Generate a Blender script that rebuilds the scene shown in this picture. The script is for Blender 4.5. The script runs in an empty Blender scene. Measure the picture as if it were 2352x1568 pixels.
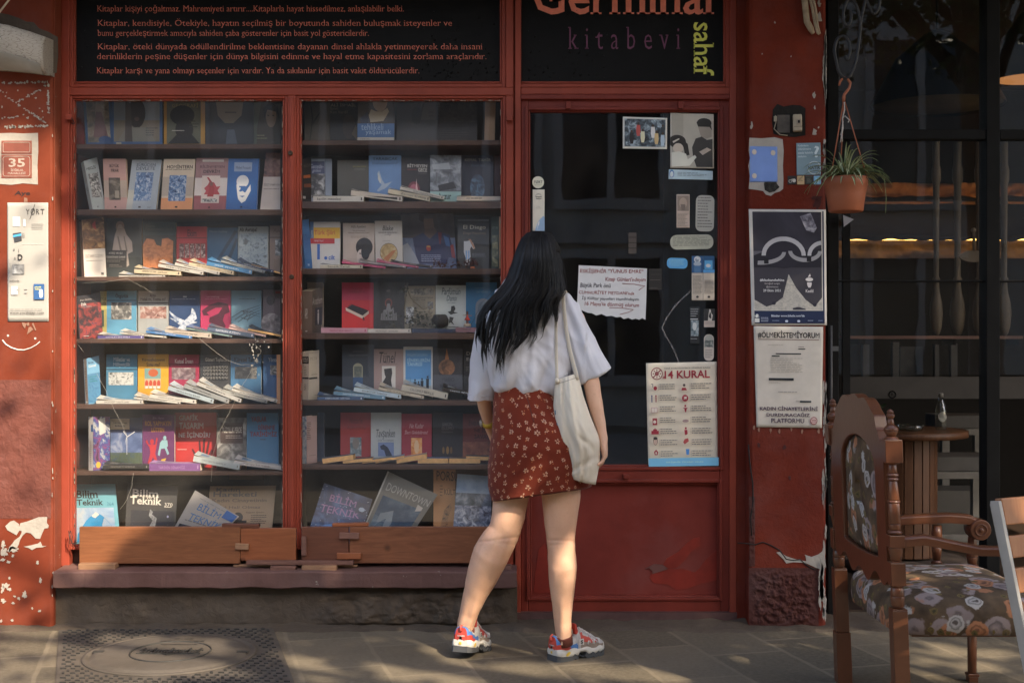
import bpy,bmesh,math,random
from mathutils import Vector,Matrix,noise
SC = bpy.context.scene
COL = SC.collection
rnd = random.Random(11)
R = math.radians
# ---------------------------------------------------------------- camera, sky, sun, exposure
F,CX,CY,D,H = 2940.0,1176.0,784.0,5.24,1.17
cam_d = bpy.data.cameras.new('camera'); cam = bpy.data.objects.new('camera',cam_d); COL.objects.link(cam)
cam.location = (0,-D,H); cam.rotation_euler = (R(90),0,0)
cam_d.sensor_width = 36; cam_d.lens = 36 * F / 2352; cam_d.clip_end = 500
cam_d.dof.use_dof = True; cam_d.dof.focus_distance = 4.95; cam_d.dof.aperture_fstop = 9.0
SC.camera = cam
SUN = Vector((0.44,-0.66,0.62)).normalized()
world = bpy.data.worlds.new('World'); SC.world = world; world.use_nodes = True
wt = world.node_tree; bg = wt.nodes['Background']
sky = wt.nodes.new('ShaderNodeTexSky'); sky.sky_type = 'NISHITA'; sky.sun_disc = False
sky.sun_elevation = math.asin(SUN.z); sky.sun_rotation = math.atan2(SUN.x,SUN.y)
sky.air_density = 1.0; sky.dust_density = 2.5; sky.ozone_density = 0.6
wt.links.new(sky.outputs[0],bg.inputs[0]); bg.inputs[1].default_value = 0.15
sun_d = bpy.data.lights.new('sun','SUN'); sun_d.energy = 3.3; sun_d.angle = R(0.53); sun_d.color = (1.0,0.85,0.65)
sun = bpy.data.objects.new('sun',sun_d); COL.objects.link(sun)
sun.rotation_euler = SUN.to_track_quat('Z','Y').to_euler(); sun.location = (6,-9,9)
SC.view_settings.view_transform = 'Standard'; SC.view_settings.look = 'None'
SC.view_settings.exposure = 1.45; SC.view_settings.gamma = 1
SC.cycles.max_bounces = 8; SC.cycles.transparent_max_bounces = 16
SC.cycles.caustics_reflective = False; SC.cycles.caustics_refractive = False
SC.cycles.use_denoising = True

# ---------------------------------------------------------------- geometry helpers
def W(u,v,y):                       # a measured point of the picture at its real depth behind the pillar fronts
    d = D + y
    return Vector(((u - CX) / F * d,y,H + (CY - v) / F * d))
def px(y): return (D + y) / F         # metres per pixel at depth y
CROP = dict(a=(0,0),b=(632.4,0),c=(1149.8,0),d=(1662,0),e=(0,402.4),f=(632.4,402.4),g=(1149.8,402.4),h=(1662,402.4),
            i=(0,747.4),j=(632.4,747.4),k=(1149.8,747.4),l=(1662,747.4),m=(0,1108.4),n=(632.4,1108.4),o=(1149.8,1108.4),p=(1662,1108.4))
def C(c,x,y): return CROP[c][0] + x / 3.409,CROP[c][1] + y / 3.409
ORI = {}
class MB:
    def __init__(s): s.v = []; s.f = []; s.m = []; s.s = []
    def add(s,vs,fs,mi=0,sm=False):
        o = len(s.v); s.v.extend(Vector(x) for x in vs)
        for f in fs: s.f.append(tuple(i + o for i in f)); s.m.append(mi); s.s.append(sm)
        return s
    def hexa(s,p,mi=0):             # p: 4 bottom (ccw seen from outside top), 4 top
        return s.add(p,[(3,2,1,0),(4,5,6,7),(0,1,5,4),(1,2,6,5),(2,3,7,6),(3,0,4,7)],mi)
    def box(s,a,b,mi=0):
        x0,x1 = sorted((a[0],b[0])); y0,y1 = sorted((a[1],b[1])); z0,z1 = sorted((a[2],b[2]))
        return s.hexa([(x0,y0,z0),(x1,y0,z0),(x1,y1,z0),(x0,y1,z0),(x0,y0,z1),(x1,y0,z1),(x1,y1,z1),(x0,y1,z1)],mi)
    def pbox(s,u0,v0,u1,v1,y,yb,mi=0):   # front face covers these picture measures at depth y, runs back to yb
        a = W(u0,v0,y); b = W(u1,v1,y)
        return s.box(a,(b.x,yb,b.z),mi)
    def obox(s,c,ax,ay,az,mi=0): # oriented box, half axes
        c = Vector(c); p = []
        for k in (-1,1):
            for i,j in ((-1,-1),(1,-1),(1,1),(-1,1)): p.append(c + ax * i + ay * j + az * k)
        return s.hexa(p,mi)
    def prism(s,pts,d,mi=0,sm=False):
        pts = [Vector(p) for p in pts]; d = Vector(d); n = len(pts)
        s.add(pts + [p + d for p in pts],[tuple(range(n)),tuple(range(2 * n - 1,n - 1,-1))] + [(i,n + i,n + (i + 1) % n,(i + 1) % n) for i in range(n)],mi,sm)
        return s
    def rings(s,rings,mi=0,sm=True,cap=True,closed=True):
        o = len(s.v); n = len(rings[0])
        for r in rings: s.v.extend(Vector(p) for p in r)
        m = n if closed else n - 1
        for i in range(len(rings) - 1):
            for j in range(m):
                a = o + i * n + j; b = o + i * n + (j + 1) % n
                s.f.append((a,b,b + n,a + n)); s.m.append(mi); s.s.append(sm)
        if cap and closed:
            s.f.append(tuple(o + j for j in range(n - 1,-1,-1))); s.m.append(mi); s.s.append(False)
            k = o + (len(rings) - 1) * n
            s.f.append(tuple(k + j for j in range(n))); s.m.append(mi); s.s.append(False)
        return s
    def tube(s,pts,r,n=8,mi=0,cap=True,flat=1.0):
        pts = [Vector(p) for p in pts]; rs = r if isinstance(r,(list,tuple)) else [r] * len(pts); out = []; up = None
        for i,p in enumerate(pts):
            t = (pts[min(i + 1,len(pts) - 1)] - pts[max(i - 1,0)])
            t = t.normalized() if t.length > 1e-9 else Vector((0,0,1))
            if up is None: up = t.orthogonal().normalized()
            up = (up - t * up.dot(t)); up = up.normalized() if up.length > 1e-6 else t.orthogonal().normalized()
            w = t.cross(up)
            out.append([p + (up * math.cos(2 * math.pi * k / n) + w * math.sin(2 * math.pi * k / n) * flat) * rs[i] for k in range(n)])
        return s.rings(out,mi,True,cap)
    def lathe(s,base,prof,n=24,mi=0,ax=(0,0,1),cap=True):
        base = Vector(base); ax = Vector(ax).normalized(); e1 = ax.orthogonal().normalized(); e2 = ax.cross(e1)
        return s.rings([[base + ax * z + (e1 * math.cos(2 * math.pi * k / n) + e2 * math.sin(2 * math.pi * k / n)) * r for k in range(n)] for r,z in prof],mi,True,cap)
    def grid(s,rows,mi=0,sm=True): return s.rings(rows,mi,sm,False,False)
    def build(s,name,mats,parent=None,bevel=0.0,org=None,weld=False):
        me = bpy.data.meshes.new(name)
        if parent is not None: o = ORI[parent.name]
        elif org is not None: o = Vector(org)
        else:
            xs = [p.x for p in s.v]; ys = [p.y for p in s.v]; zs = [p.z for p in s.v]
            o = Vector(((min(xs) + max(xs)) / 2,(min(ys) + max(ys)) / 2,min(zs)))
        me.from_pydata([p - o for p in s.v],[],s.f)
        for m in (mats if isinstance(mats,(list,tuple)) else [mats]): me.materials.append(m)
        me.polygons.foreach_set('material_index',s.m); me.polygons.foreach_set('use_smooth',s.s); me.update()
        bm = bmesh.new(); bm.from_mesh(me)
        if weld: bmesh.ops.remove_doubles(bm,verts=bm.verts,dist=1e-5)
        bmesh.ops.recalc_face_normals(bm,faces=bm.faces); bm.to_mesh(me); bm.free()
        ob = bpy.data.objects.new(name,me); COL.objects.link(ob)
        if parent is not None: ob.parent = parent
        else: ob.location = o
        ORI[ob.name] = o
        if bevel:
            b = ob.modifiers.new('bevel','BEVEL'); b.width = bevel; b.segments = 2; b.limit_method = 'ANGLE'; b.angle_limit = R(40)
        return ob
def tag(o,label=None,cat=None,group=None,kind=None):
    if label: o['label'] = label
    if cat: o['category'] = cat
    if group: o['group'] = group
    if kind: o['kind'] = kind
    return o
def thing(name,loc,label,cat,group=None):
    o = bpy.data.objects.new(name,None); COL.objects.link(o); o.location = loc; o.empty_display_size = .05
    ORI[o.name] = Vector(loc); return tag(o,label,cat,group)

# ---------------------------------------------------------------- materials
def lin(c): return tuple(((x / 255 + .055) / 1.055) ** 2.4 if x > 10 else x / 255 / 12.92 for x in c)
def nd(nt,t,**k):
    n = nt.nodes.new('ShaderNode' + t)
    for a,b in k.items():
        if a.startswith('i_'):
            key = a[2:]; key = int(key) if key.isdigit() else key.replace('_',' ')
            n.inputs[key].default_value = b
        else: setattr(n,a,b)
    return n
def newmat(name):
    m = bpy.data.materials.new(name); m.use_nodes = True; nt = m.node_tree
    return m,nt,nt.nodes['Principled BSDF'],nt.links.new
def mixc(nt,fac,a,b,blend='MIX'):
    n = nt.nodes.new('ShaderNodeMix'); n.data_type = 'RGBA'; n.blend_type = blend
    for sck,val in ((n.inputs[0],fac),(n.inputs[6],a),(n.inputs[7],b)):
        if hasattr(val,'is_linked'): nt.links.new(val,sck)
        else: sck.default_value = val if isinstance(val,float) else (*val[:3],1)
    return n.outputs[2]
def ramp(nt,src,stops):
    r = nt.nodes.new('ShaderNodeValToRGB'); el = r.color_ramp.elements
    while len(el) < len(stops): el.new(.5)
    for e,(p,c) in zip(el,stops):
        e.position = p; e.color = (*(c if isinstance(c,(tuple,list)) else (c,c,c)),1)
    nt.links.new(src,r.inputs[0]); return r.outputs[0]
def noi(nt,scale,detail=4,vec=None,rough=.55,mapping=None,dist=0.0):
    n = nd(nt,'TexNoise'); n.inputs['Scale'].default_value = scale; n.inputs['Detail'].default_value = detail
    n.inputs['Roughness'].default_value = rough; n.inputs['Distortion'].default_value = dist
    if vec is None: vec = geo(nt)
    if mapping:
        mp = nd(nt,'Mapping'); mp.inputs['Scale'].default_value = mapping; nt.links.new(vec,mp.inputs[0]); vec = mp.outputs[0]
    nt.links.new(vec,n.inputs['Vector']); return n.outputs[0]
def geo(nt):
    for n in nt.nodes:
        if n.bl_idname == 'ShaderNodeNewGeometry': return n.outputs['Position']
    return nd(nt,'NewGeometry').outputs['Position']
def bump(nt,bsdf,src,st,dist=.01,prev=None):
    b = nd(nt,'Bump'); b.inputs['Strength'].default_value = st; b.inputs['Distance'].default_value = dist
    nt.links.new(src,b.inputs['Height'])
    if prev is not None: nt.links.new(prev,b.inputs['Normal'])
    nt.links.new(b.outputs[0],bsdf.inputs['Normal']); return b.outputs[0]
_M = {}
def M(name,col,rough=.6,var=.12,vs=6,bp=0.0,bs=80,metal=0.0,spec=.4):
    key = (name,tuple(round(c,3) for c in col),rough,metal)
    if key in _M: return _M[key]
    m,nt,b,ln = newmat(name)
    n = noi(nt,vs,5)
    c = ramp(nt,n,[(.3,tuple(x * (1 - var) for x in col)),(.7,tuple(min(1,x * (1 + var)) for x in col))])
    ln(c,b.inputs['Base Color']); b.inputs['Roughness'].default_value = rough; b.inputs['Metallic'].default_value = metal
    b.inputs['Specular IOR Level'].default_value = spec
    if bp: bump(nt,b,noi(nt,bs,4),bp,.004)
    _M[key] = m; return m
GAIN = 1.38
def ph(c,g=None):                    # a colour read off the shaded photograph, brought back to the thing's own reflectance
    g = GAIN if g is None else g
    return tuple(min(.82,x * g) for x in lin(c))
def P(c,rough=.45,var=.06,g=None): return M('print',ph(c,g),rough,var,14)
_pic = {}
def picture(cols,scale=40,seed=0,contrast=1.0,stretch=(1,1,1),g=None):   # printed halftone picture
    key = (tuple(cols),scale,seed,contrast,stretch)
    if key in _pic: return _pic[key]
    m,nt,b,ln = newmat('printed_picture')
    mp = nd(nt,'Mapping'); mp.inputs['Location'].default_value = (seed * 3.7,seed * 1.3,seed * 2.1); mp.inputs['Scale'].default_value = stretch
    ln(geo(nt),mp.inputs[0])
    n = noi(nt,scale,6,mp.outputs[0],.6,dist=.8)
    k = len(cols); lo,hi = .5 - .22 / contrast,.5 + .22 / contrast
    c = ramp(nt,n,[(lo + (hi - lo) * i / max(1,k - 1),ph(q,g)) for i,q in enumerate(cols)])
    ln(c,b.inputs['Base Color']); b.inputs['Roughness'].default_value = .4
    _pic[key] = m; return m
def woodmat(name,c0,c1,rough=.55,scale=(2,12,30),bp=.15,knots=True):
    m,nt,b,ln = newmat(name)
    n = noi(nt,3,6,mapping=scale,dist=1.2,rough=.65)
    n2 = noi(nt,1.5,3)
    c = ramp(nt,n,[(.3,c0),(.7,c1)])
    c = mixc(nt,ramp(nt,n2,[(.35,0.0),(.75,.5)]),c,tuple(x * .55 for x in c0))
    if knots:
        v = nd(nt,'TexVoronoi'); v.inputs['Scale'].default_value = 4.5; ln(geo(nt),v.inputs['Vector'])
        c = mixc(nt,ramp(nt,v.outputs[0],[(.03,.75),(.09,0.0)]),c,tuple(x * .35 for x in c0))
    ln(c,b.inputs['Base Color']); b.inputs['Roughness'].default_value = rough
    bump(nt,b,n,bp,.004); _M[name] = m; return m

# ---- text: outlines of the built-in font, with optional serifs grown on the stem ends
_T = {}
def text_geo(s,bold=0.0,serif=False,res=2,shear=0.0,space=1.0):
    key = (s,bold,serif,res,shear,space)
    if key in _T: return _T[key]
    cu = bpy.data.curves.new('t','FONT'); cu.body = s; cu.size = 1; cu.resolution_u = res; cu.offset = bold; cu.shear = shear; cu.space_character = space
    ob = bpy.data.objects.new('t',cu); me = ob.to_mesh()
    vs = [(v.co.x,v.co.y) for v in me.vertices]; fs = [tuple(p.vertices) for p in me.polygons]
    if bold > 0 and 'M' in s:            # the outline offset folds over inside a capital M: take that letter unoffset
        v0,f0,_ = text_geo(s,0.0,False,res,shear,space); mw = text_geo('M',0.0,False,res,shear)[2]; rg = []
        for i,ch in enumerate(s):
            if ch == 'M': xe_ = text_geo(s[:i + 1],0.0,False,res,shear,space)[2][2]; rg.append((xe_ - (mw[2] - mw[0]) - .03,xe_ + .03))
        inm = lambda v,f: any(a <= sum(v[i][0] for i in f) / len(f) <= b for a,b in rg)
        fs = [f for f in fs if not inm(vs,f)]; o = len(vs); vs = vs + list(v0); fs = fs + [tuple(i + o for i in f) for f in f0 if inm(v0,f)]
        us = sorted({i for f in fs for i in f}); mp_i = {j: k for k,j in enumerate(us)}; vs = [vs[j] for j in us]; fs = [tuple(mp_i[i] for i in f) for f in fs]
    if serif:
        cnt = {}
        for f in fs:
            for a,b in zip(f,f[1:] + f[:1]): cnt.setdefault((min(a,b),max(a,b)),[]).append(f)
        for (a,b),fl in cnt.items():
            if len(fl) != 1: continue
            (x0,y0),(x1,y1) = vs[a],vs[b]
            if abs(y0 - y1) > .004: continue
            L = abs(x1 - x0)
            if not .05 < L < .135: continue
            cy = sum(vs[i][1] for i in fl[0]) / len(fl[0]); xa,xb = min(x0,x1),max(x0,x1); h = .034; o = len(vs)
            if cy > y0: q = [(xa - .055,y0),(xb + .055,y0),(xb + .055,y0 + h),(xa - .055,y0 + h)]
            else: q = [(xa - .06,y0 - h),(xb,y0 - h),(xb,y0),(xa - .06,y0)]
            vs += q; fs.append((o,o + 1,o + 2,o + 3))
    ob.to_mesh_clear(); bpy.data.objects.remove(ob); bpy.data.curves.remove(cu)
    if not vs: vs = [(0,0),(1,0),(1,1)]; fs = [(0,1,2)]
    x0 = min(v[0] for v in vs); x1 = max(v[0] for v in vs); y0 = min(v[1] for v in vs); y1 = max(v[1] for v in vs)
    _T[key] = (vs,fs,(x0,y0,x1,y1)); return _T[key]
def put_text(mb,s,fn,box,mi,bold=0.0,serif=False,em=None,res=2,shear=0.0,space=1.0):
    # fn(a, b): a right, b up -> world. box=(a0,b0,a1,b1); em: keep true letter proportions, b0 = baseline, em = size
    vs,fs,(x0,y0,x1,y1) = text_geo(s,bold,serif,res,shear,space)
    a0,b0,a1,b1 = box
    if em: sx = (a1 - a0) / max(1e-6,x1 - x0); mb.add([fn(a0 + (x - x0) * sx,b0 + y * em) for x,y in vs],fs,mi)
    else:
        sx = (a1 - a0) / max(1e-6,x1 - x0); sy = (b1 - b0) / max(1e-6,y1 - y0)
        mb.add([fn(a0 + (x - x0) * sx,b0 + (y - y0) * sy) for x,y in vs],fs,mi)
# ---------------------------------------------------------------- setting materials
def m_stucco(name,colA,colB,bs=45,bst=.35,dirty=True,chips=.0):
    m,nt,b,ln = newmat(name)
    n1 = noi(nt,2.2,6,rough=.6); n2 = noi(nt,14,5); n3 = noi(nt,bs,6,rough=.6,dist=.6)
    c = ramp(nt,n1,[(.32,colA),(.68,colB)])
    c = mixc(nt,ramp(nt,n2,[(.45,0.0),(.8,.35)]),c,tuple(x * .6 for x in colA))
    c = mixc(nt,ramp(nt,noi(nt,3.3,8,rough=.68),[(.48,0.0),(.74,.5)]),c,tuple(x * .95 + .045 for x in colA))
    st = noi(nt,5,5,mapping=(6,6,.7))
    c = mixc(nt,ramp(nt,st,[(.55,0.0),(.8,.3)]),c,tuple(x * .8 + .012 for x in colA))
    if chips:
        ch = noi(nt,22,6,rough=.7)
        c = mixc(nt,ramp(nt,ch,[(.70 - chips,0.0),(.715 - chips,1.0)]),c,(.34,.30,.25))
    ln(c,b.inputs['Base Color']); b.inputs['Roughness'].default_value = .75; b.inputs['Specular IOR Level'].default_value = .25
    p = bump(nt,b,n3,bst,.012); bump(nt,b,noi(nt,240,3),.12,.003,p)
    return m
def m_redwood(name,col,wear=.5):
    m,nt,b,ln = newmat(name)
    n1 = noi(nt,5,6,mapping=(1,1,.5)); n2 = noi(nt,90,5,mapping=(1,1,.25),rough=.7); n3 = noi(nt,1.3,3)
    c = ramp(nt,n1,[(.3,tuple(x * .72 for x in col)),(.7,tuple(x * 1.2 for x in col))])
    c = mixc(nt,ramp(nt,n3,[(.4,0.0),(.8,.35)]),c,(col[0] * .55,col[1] * .9,col[2] * 1.4))
    c = mixc(nt,ramp(nt,n2,[(.66,0.0),(.78,wear)]),c,(.30,.15,.11))
    ln(c,b.inputs['Base Color']); b.inputs['Roughness'].default_value = .5; b.inputs['Specular IOR Level'].default_value = .35
    bump(nt,b,noi(nt,60,5,mapping=(1,1,.3)),.22,.004); return m
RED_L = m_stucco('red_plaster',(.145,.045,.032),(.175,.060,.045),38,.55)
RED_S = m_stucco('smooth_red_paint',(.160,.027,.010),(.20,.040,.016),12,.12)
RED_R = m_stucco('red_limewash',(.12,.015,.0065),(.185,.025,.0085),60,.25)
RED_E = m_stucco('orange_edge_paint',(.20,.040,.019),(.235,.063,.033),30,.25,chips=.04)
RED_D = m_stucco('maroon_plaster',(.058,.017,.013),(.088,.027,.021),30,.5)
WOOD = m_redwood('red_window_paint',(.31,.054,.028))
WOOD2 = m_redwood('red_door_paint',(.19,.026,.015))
PANEL = m_stucco('scuffed_maroon_panel',(.16,.022,.015),(.205,.034,.024),8,.1)
PLASTER = M('bare_plaster',(.38,.345,.30),.85,.15,20,.4,90)
CEMENT = m_stucco('grey_cement',(.072,.053,.038),(.125,.098,.072),30,.6)
SILLM = m_stucco('worn_sill',(.12,.060,.050),(.19,.105,.088),20,.3,chips=.02)
STONE = m_stucco('rough_stone',(.062,.043,.029),(.13,.098,.068),22,.8)
BLACK = M('black_board',(.006,.0056,.0052),.5,.3,8,.25,40,spec=.18)
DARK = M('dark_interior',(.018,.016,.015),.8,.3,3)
IRON = M('black_iron',(.02,.02,.022),.5,.3,20,.2,90)

def glass_mat(name,dust=.05,tint=(1,1,1),film=0.02):
    m = bpy.data.materials.new(name); m.use_nodes = True; nt = m.node_tree; nt.nodes.remove(nt.nodes['Principled BSDF']); ln = nt.links.new
    out = nt.nodes['Material Output']
    tr = nd(nt,'BsdfTransparent'); tr.inputs[0].default_value = (*tint,1)
    gl = nd(nt,'BsdfGlossy'); gl.inputs['Roughness'].default_value = .015; gl.inputs[0].default_value = (.9,.92,.95,1)
    fr = nd(nt,'Fresnel'); fr.inputs[0].default_value = 1.52
    bmp = nd(nt,'Bump'); bmp.inputs['Strength'].default_value = .04; bmp.inputs['Distance'].default_value = .01
    ln(noi(nt,3.0,2),bmp.inputs['Height']); ln(bmp.outputs[0],gl.inputs['Normal'])
    sc = nd(nt,'Math',operation='MULTIPLY'); sc.inputs[1].default_value = 2.1; ff = nd(nt,'Math',operation='SUBTRACT'); ff.inputs[0].default_value = 1.0; ln(nd(nt,'NewGeometry').outputs['Backfacing'],ff.inputs[1]); fb = nd(nt,'Math',operation='MULTIPLY'); ln(ff.outputs[0],fb.inputs[0]); ln(fr.outputs[0],fb.inputs[1]); ln(fb.outputs[0],sc.inputs[0])
    mx = nd(nt,'MixShader'); ln(sc.outputs[0],mx.inputs[0]); ln(tr.outputs[0],mx.inputs[1]); ln(gl.outputs[0],mx.inputs[2])
    df = nd(nt,'BsdfDiffuse'); df.inputs[0].default_value = (.55,.5,.43,1)
    v = nd(nt,'TexVoronoi'); v.inputs['Scale'].default_value = 85; ln(geo(nt),v.inputs['Vector'])
    sp = ramp(nt,v.outputs[0],[(.045,.8),(.10,0.0)])
    msk = ramp(nt,noi(nt,5,4),[(.48,0.0),(.72,1.0)])
    mul = nd(nt,'Math',operation='MULTIPLY'); ln(sp,mul.inputs[0]); ln(msk,mul.inputs[1])
    fm = ramp(nt,noi(nt,2.6,6,rough=.65,mapping=(1,1,.6),dist=1.0),[(.35,film),(.75,film + dust)])
    ad = nd(nt,'Math',operation='MAXIMUM'); ln(mul.outputs[0],ad.inputs[0]); ln(fm,ad.inputs[1])
    m2 = nd(nt,'MixShader'); ln(ad.outputs[0],m2.inputs[0]); ln(mx.outputs[0],m2.inputs[1]); ln(df.outputs[0],m2.inputs[2])
    ln(m2.outputs[0],out.inputs[0]); return m
GLASS = glass_mat('dusty_window_glass',.022,film=.005)
GLASS_D = glass_mat('door_glass',.014,film=.004)
GLASS_C = glass_mat('cafe_glass',.006,film=.001)

# ---------------------------------------------------------------- ground
def m_pavers():
    m,nt,b,ln = newmat('stone_pavers')
    mp = nd(nt,'Mapping'); mp.vector_type = 'POINT'; mp.inputs['Rotation'].default_value = (0,0,R(-14.8)); ln(geo(nt),mp.inputs[0])
    sx = nd(nt,'SeparateXYZ'); ln(mp.outputs[0],sx.inputs[0]); cx = nd(nt,'CombineXYZ'); ln(sx.outputs[1],cx.inputs[0]); ln(sx.outputs[0],cx.inputs[1])
    wob = nd(nt,'VectorMath',operation='MULTIPLY_ADD'); nn = nd(nt,'TexNoise'); nn.inputs['Scale'].default_value = 9; ln(geo(nt),nn.inputs[0])
    ln(nn.outputs['Color'],wob.inputs[0]); wob.inputs[1].default_value = (.016,.016,0); ln(cx.outputs[0],wob.inputs[2])
    br = nd(nt,'TexBrick'); br.offset = .37; br.inputs['Scale'].default_value = 1; br.inputs['Mortar Size'].default_value = .011; br.inputs['Mortar Smooth'].default_value = .5
    br.inputs['Brick Width'].default_value = .46; br.inputs['Row Height'].default_value = .30; br.inputs['Color1'].default_value = (.112,.092,.063,1); br.inputs['Color2'].default_value = (.18,.147,.102,1); br.inputs['Mortar'].default_value = (.215,.175,.12,1)
    ln(wob.outputs[0],br.inputs['Vector'])
    c = mixc(nt,ramp(nt,noi(nt,3.5,7,rough=.65),[(.35,0.0),(.75,.5)]),br.outputs[0],(.09,.075,.054))
    c = mixc(nt,ramp(nt,noi(nt,55,5,rough=.7),[(.4,0.0),(.75,.55)]),c,(.215,.185,.14))
    c = mixc(nt,ramp(nt,noi(nt,130,2),[(.68,0.0),(.74,.6)]),c,(.045,.04,.035))
    ln(c,b.inputs['Base Color']); b.inputs['Roughness'].default_value = .85; b.inputs['Specular IOR Level'].default_value = .2
    p = bump(nt,b,br.outputs['Fac'],-.9,.010); p = bump(nt,b,noi(nt,30,7,rough=.7),.35,.008,p); bump(nt,b,noi(nt,300,3),.2,.002,p)
    return m
g = MB(); g.add([(-40,-60,0),(40,-60,0),(40,30,0),(-40,30,0)],[(0,1,2,3)])
tag(g.build('pavement',m_pavers(),org=(0,0,0)),kind='structure')
# crumbly mortar strip along the foot of the wall, tapering into the slabs
g = MB(); rows = []
for i in range(240):
    x = -2.6 + i * .022; row = []
    wdt = .085 + .05 * noise.noise(Vector((x * 3,1,0))) + .03 * noise.noise(Vector((x * 11,7,0)))
    for j in range(10):
        t = j / 9; y = .16 - t * (.16 + wdt)
        z = .004 + .026 * (1 - t) ** 1.4 + .010 * noise.noise(Vector((x * 14,y * 14,3))) * min(1,(1 - t) * 4) if j < 9 else -.004
        row.append((x,y,z))
    rows.append(row)
g.grid(rows); tag(g.build('mortar_strip',CEMENT),kind='structure')

def G(u,v): d = F * H / (v - CY); return Vector(((u - CX) / F * d,d - D,0))
# ---------------------------------------------------------------- manhole
mc = thing('manhole_cover',(-1.271,-.475,0),'round iron manhole lid in a studded square frame set in the pavement','manhole')
IRN = m_stucco('cast_iron',(.075,.063,.050),(.12,.10,.08),25,.3)
TL,TR,BR_,BL = G(135,1450),G(628,1446),G(682,1585),G(127,1575)
def mq(s,t,z): p = (TL * (1 - s) + TR * s) * (1 - t) + (BL * (1 - s) + BR_ * s) * t; return Vector((p.x,p.y,z))
cen = Vector((-1.271,-.475,0)); rad = .298
g = MB(); g.prism([mq(0,0,.001),mq(1,0,.001),mq(1,1,.001),mq(0,1,.001)],(0,0,.006))
IRD = M('worn_iron_studs',(.035,.033,.030),.6,.3,30)
st = MB()
for j in range(26):
    for i in range(24):
        s = (i + .25 + .5 * (j % 2)) / 24.5; t = (j + .5) / 26
        c = mq(s,t,.007)
        if (c - cen).length < rad + .035 or not .02 < s < .98: continue
        a = (mq(s + .012,t,.007) - c); bq = (mq(s,t + .006,.007) - c)
        if (i + j) % 3 == 0: st.obox(c + Vector((0,0,.002)),a * .45,bq * 1.9,Vector((0,0,.0025)))
        else: st.obox(c + Vector((0,0,.002)),a * rnd.uniform(.7,1.1),bq * .75,Vector((0,0,.0025)))
g.build('frame',IRN,mc); tag(st.build('stud_pattern',IRD,mc),kind='stuff')
g = MB(); g.lathe(cen + Vector((0,0,.006)),[(rad + .018,0),(rad + .018,.006),(rad + .004,.007),(rad - .002,.002),(rad - .012,.002),(rad - .018,.009),(rad - .04,.011),(.02,.010)],72)
lid = g.build('lid',IRN,mc)
g = MB(); zc = .0175
ell = lambda r0: [cen + Vector((math.cos(a) * .146 * r0,math.sin(a) * .155 * r0 ,zc)) for a in [2 * math.pi * k / 64 for k in range(64)]]
g.tube(ell(1) + ell(1)[:1],.0035,5)
for x in (-.105,-.065,.0,.065,.105): g.box(cen + Vector((x - .004,-.02,zc - .002)),cen + Vector((x + .004,.045,zc + .003)))
for k in range(18): x = -.10 + k * .0118; g.box(cen + Vector((x - .0025,-.03,zc - .002)),cen + Vector((x + .0025,.01,zc + .003)))
g.box(cen + Vector((-.118,.012,zc - .002)),cen + Vector((.118,.018,zc + .003))); g.box(cen + Vector((-.118,-.036,zc - .002)),cen + Vector((.118,-.031,zc + .003)))
g.prism([cen + Vector((-.03,-.03,zc)),cen + Vector((0,-.055,zc)),cen + Vector((.03,-.03,zc))],(0,0,.003))
for s,y,w in (('2010',.215,.035),('BELEDİYESİ',.175,.085),('BÜYÜKŞEHİR',.125,.07)):
    put_text(g,s,lambda a,b2: cen + Vector((-a,y - b2,zc + .0005)),(-w,0,w,.026),0,.02)
g.build('emblem',IRD,lid)
g = MB()
for sx in (-1,1): g.box(cen + Vector((sx * (rad - .03) - .02,-.012,.014)),cen + Vector((sx * (rad - .03) + .02,.012,.019)))
g.build('lift_slot',IRD,lid)

# ---------------------------------------------------------------- the bookshop front
shop = thing('bookshop_front',(0,.3,0),'red painted bookshop front with two display windows and a glazed door','building')
YF = .09
def rough_face(mb,u0,v0,u1,v1,y,nx,nz,amp,sc,mi=0,z0=None):
    a,b = W(u0,v0,y),W(u1,v1,y); z1,z2 = a.z,(b.z if z0 is None else z0); rows = []
    for i in range(nx + 1):
        row = []
        for j in range(nz + 1):
            x = a.x + (b.x - a.x) * i / nx; z = z1 + (z2 - z1) * j / nz
            e = min(1,6 * min(i,nx - i) / nx,6 * min(j,nz - j) / nz)
            p = Vector((x * sc,y * 3,z * sc)); row.append((x,y - e * amp * max(.04,.45 + .8 * noise.fractal(p,1.0,2.0,5)) - .0008,z))
        rows.append(row)
    mb.grid(rows,mi)
# left pillar: smooth painted upper part, rough rollered band, peeling foot
xl = W(122,0,0).x
g = MB(); g.box((-3.6,0,-.02),(xl,.6,3.7),0)
pl = g.build('pillar',RED_S,shop,bevel=.012)
g = MB(); rough_face(g,-850,872,117,1190,-.001,420,110,.007,26)
g.build('roller_textured_band',RED_L,pl)
g = MB(); g.box((xl + .0005,.012,.2),(xl + .0035,.084,3.0)); g.build('worn_edge',RED_E,pl)
# right pillar
xr0,xr1 = W(1720,0,0).x,W(1898,0,0).x
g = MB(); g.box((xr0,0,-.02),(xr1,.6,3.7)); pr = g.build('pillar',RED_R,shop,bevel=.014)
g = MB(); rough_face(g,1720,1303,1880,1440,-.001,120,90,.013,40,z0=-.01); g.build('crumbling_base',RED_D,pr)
g = MB(); a = W(1692,0,YF - .01).x; g.box((a,YF - .012,0),(xr0 + .02,.5,3.3)); g.build('jamb_strip',RED_R,shop)
g = MB(); rough_face(g,1720,1140,1734,1300,-.001,20,100,.004,44); g.build('patched_corner',RED_D,pr)
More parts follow.
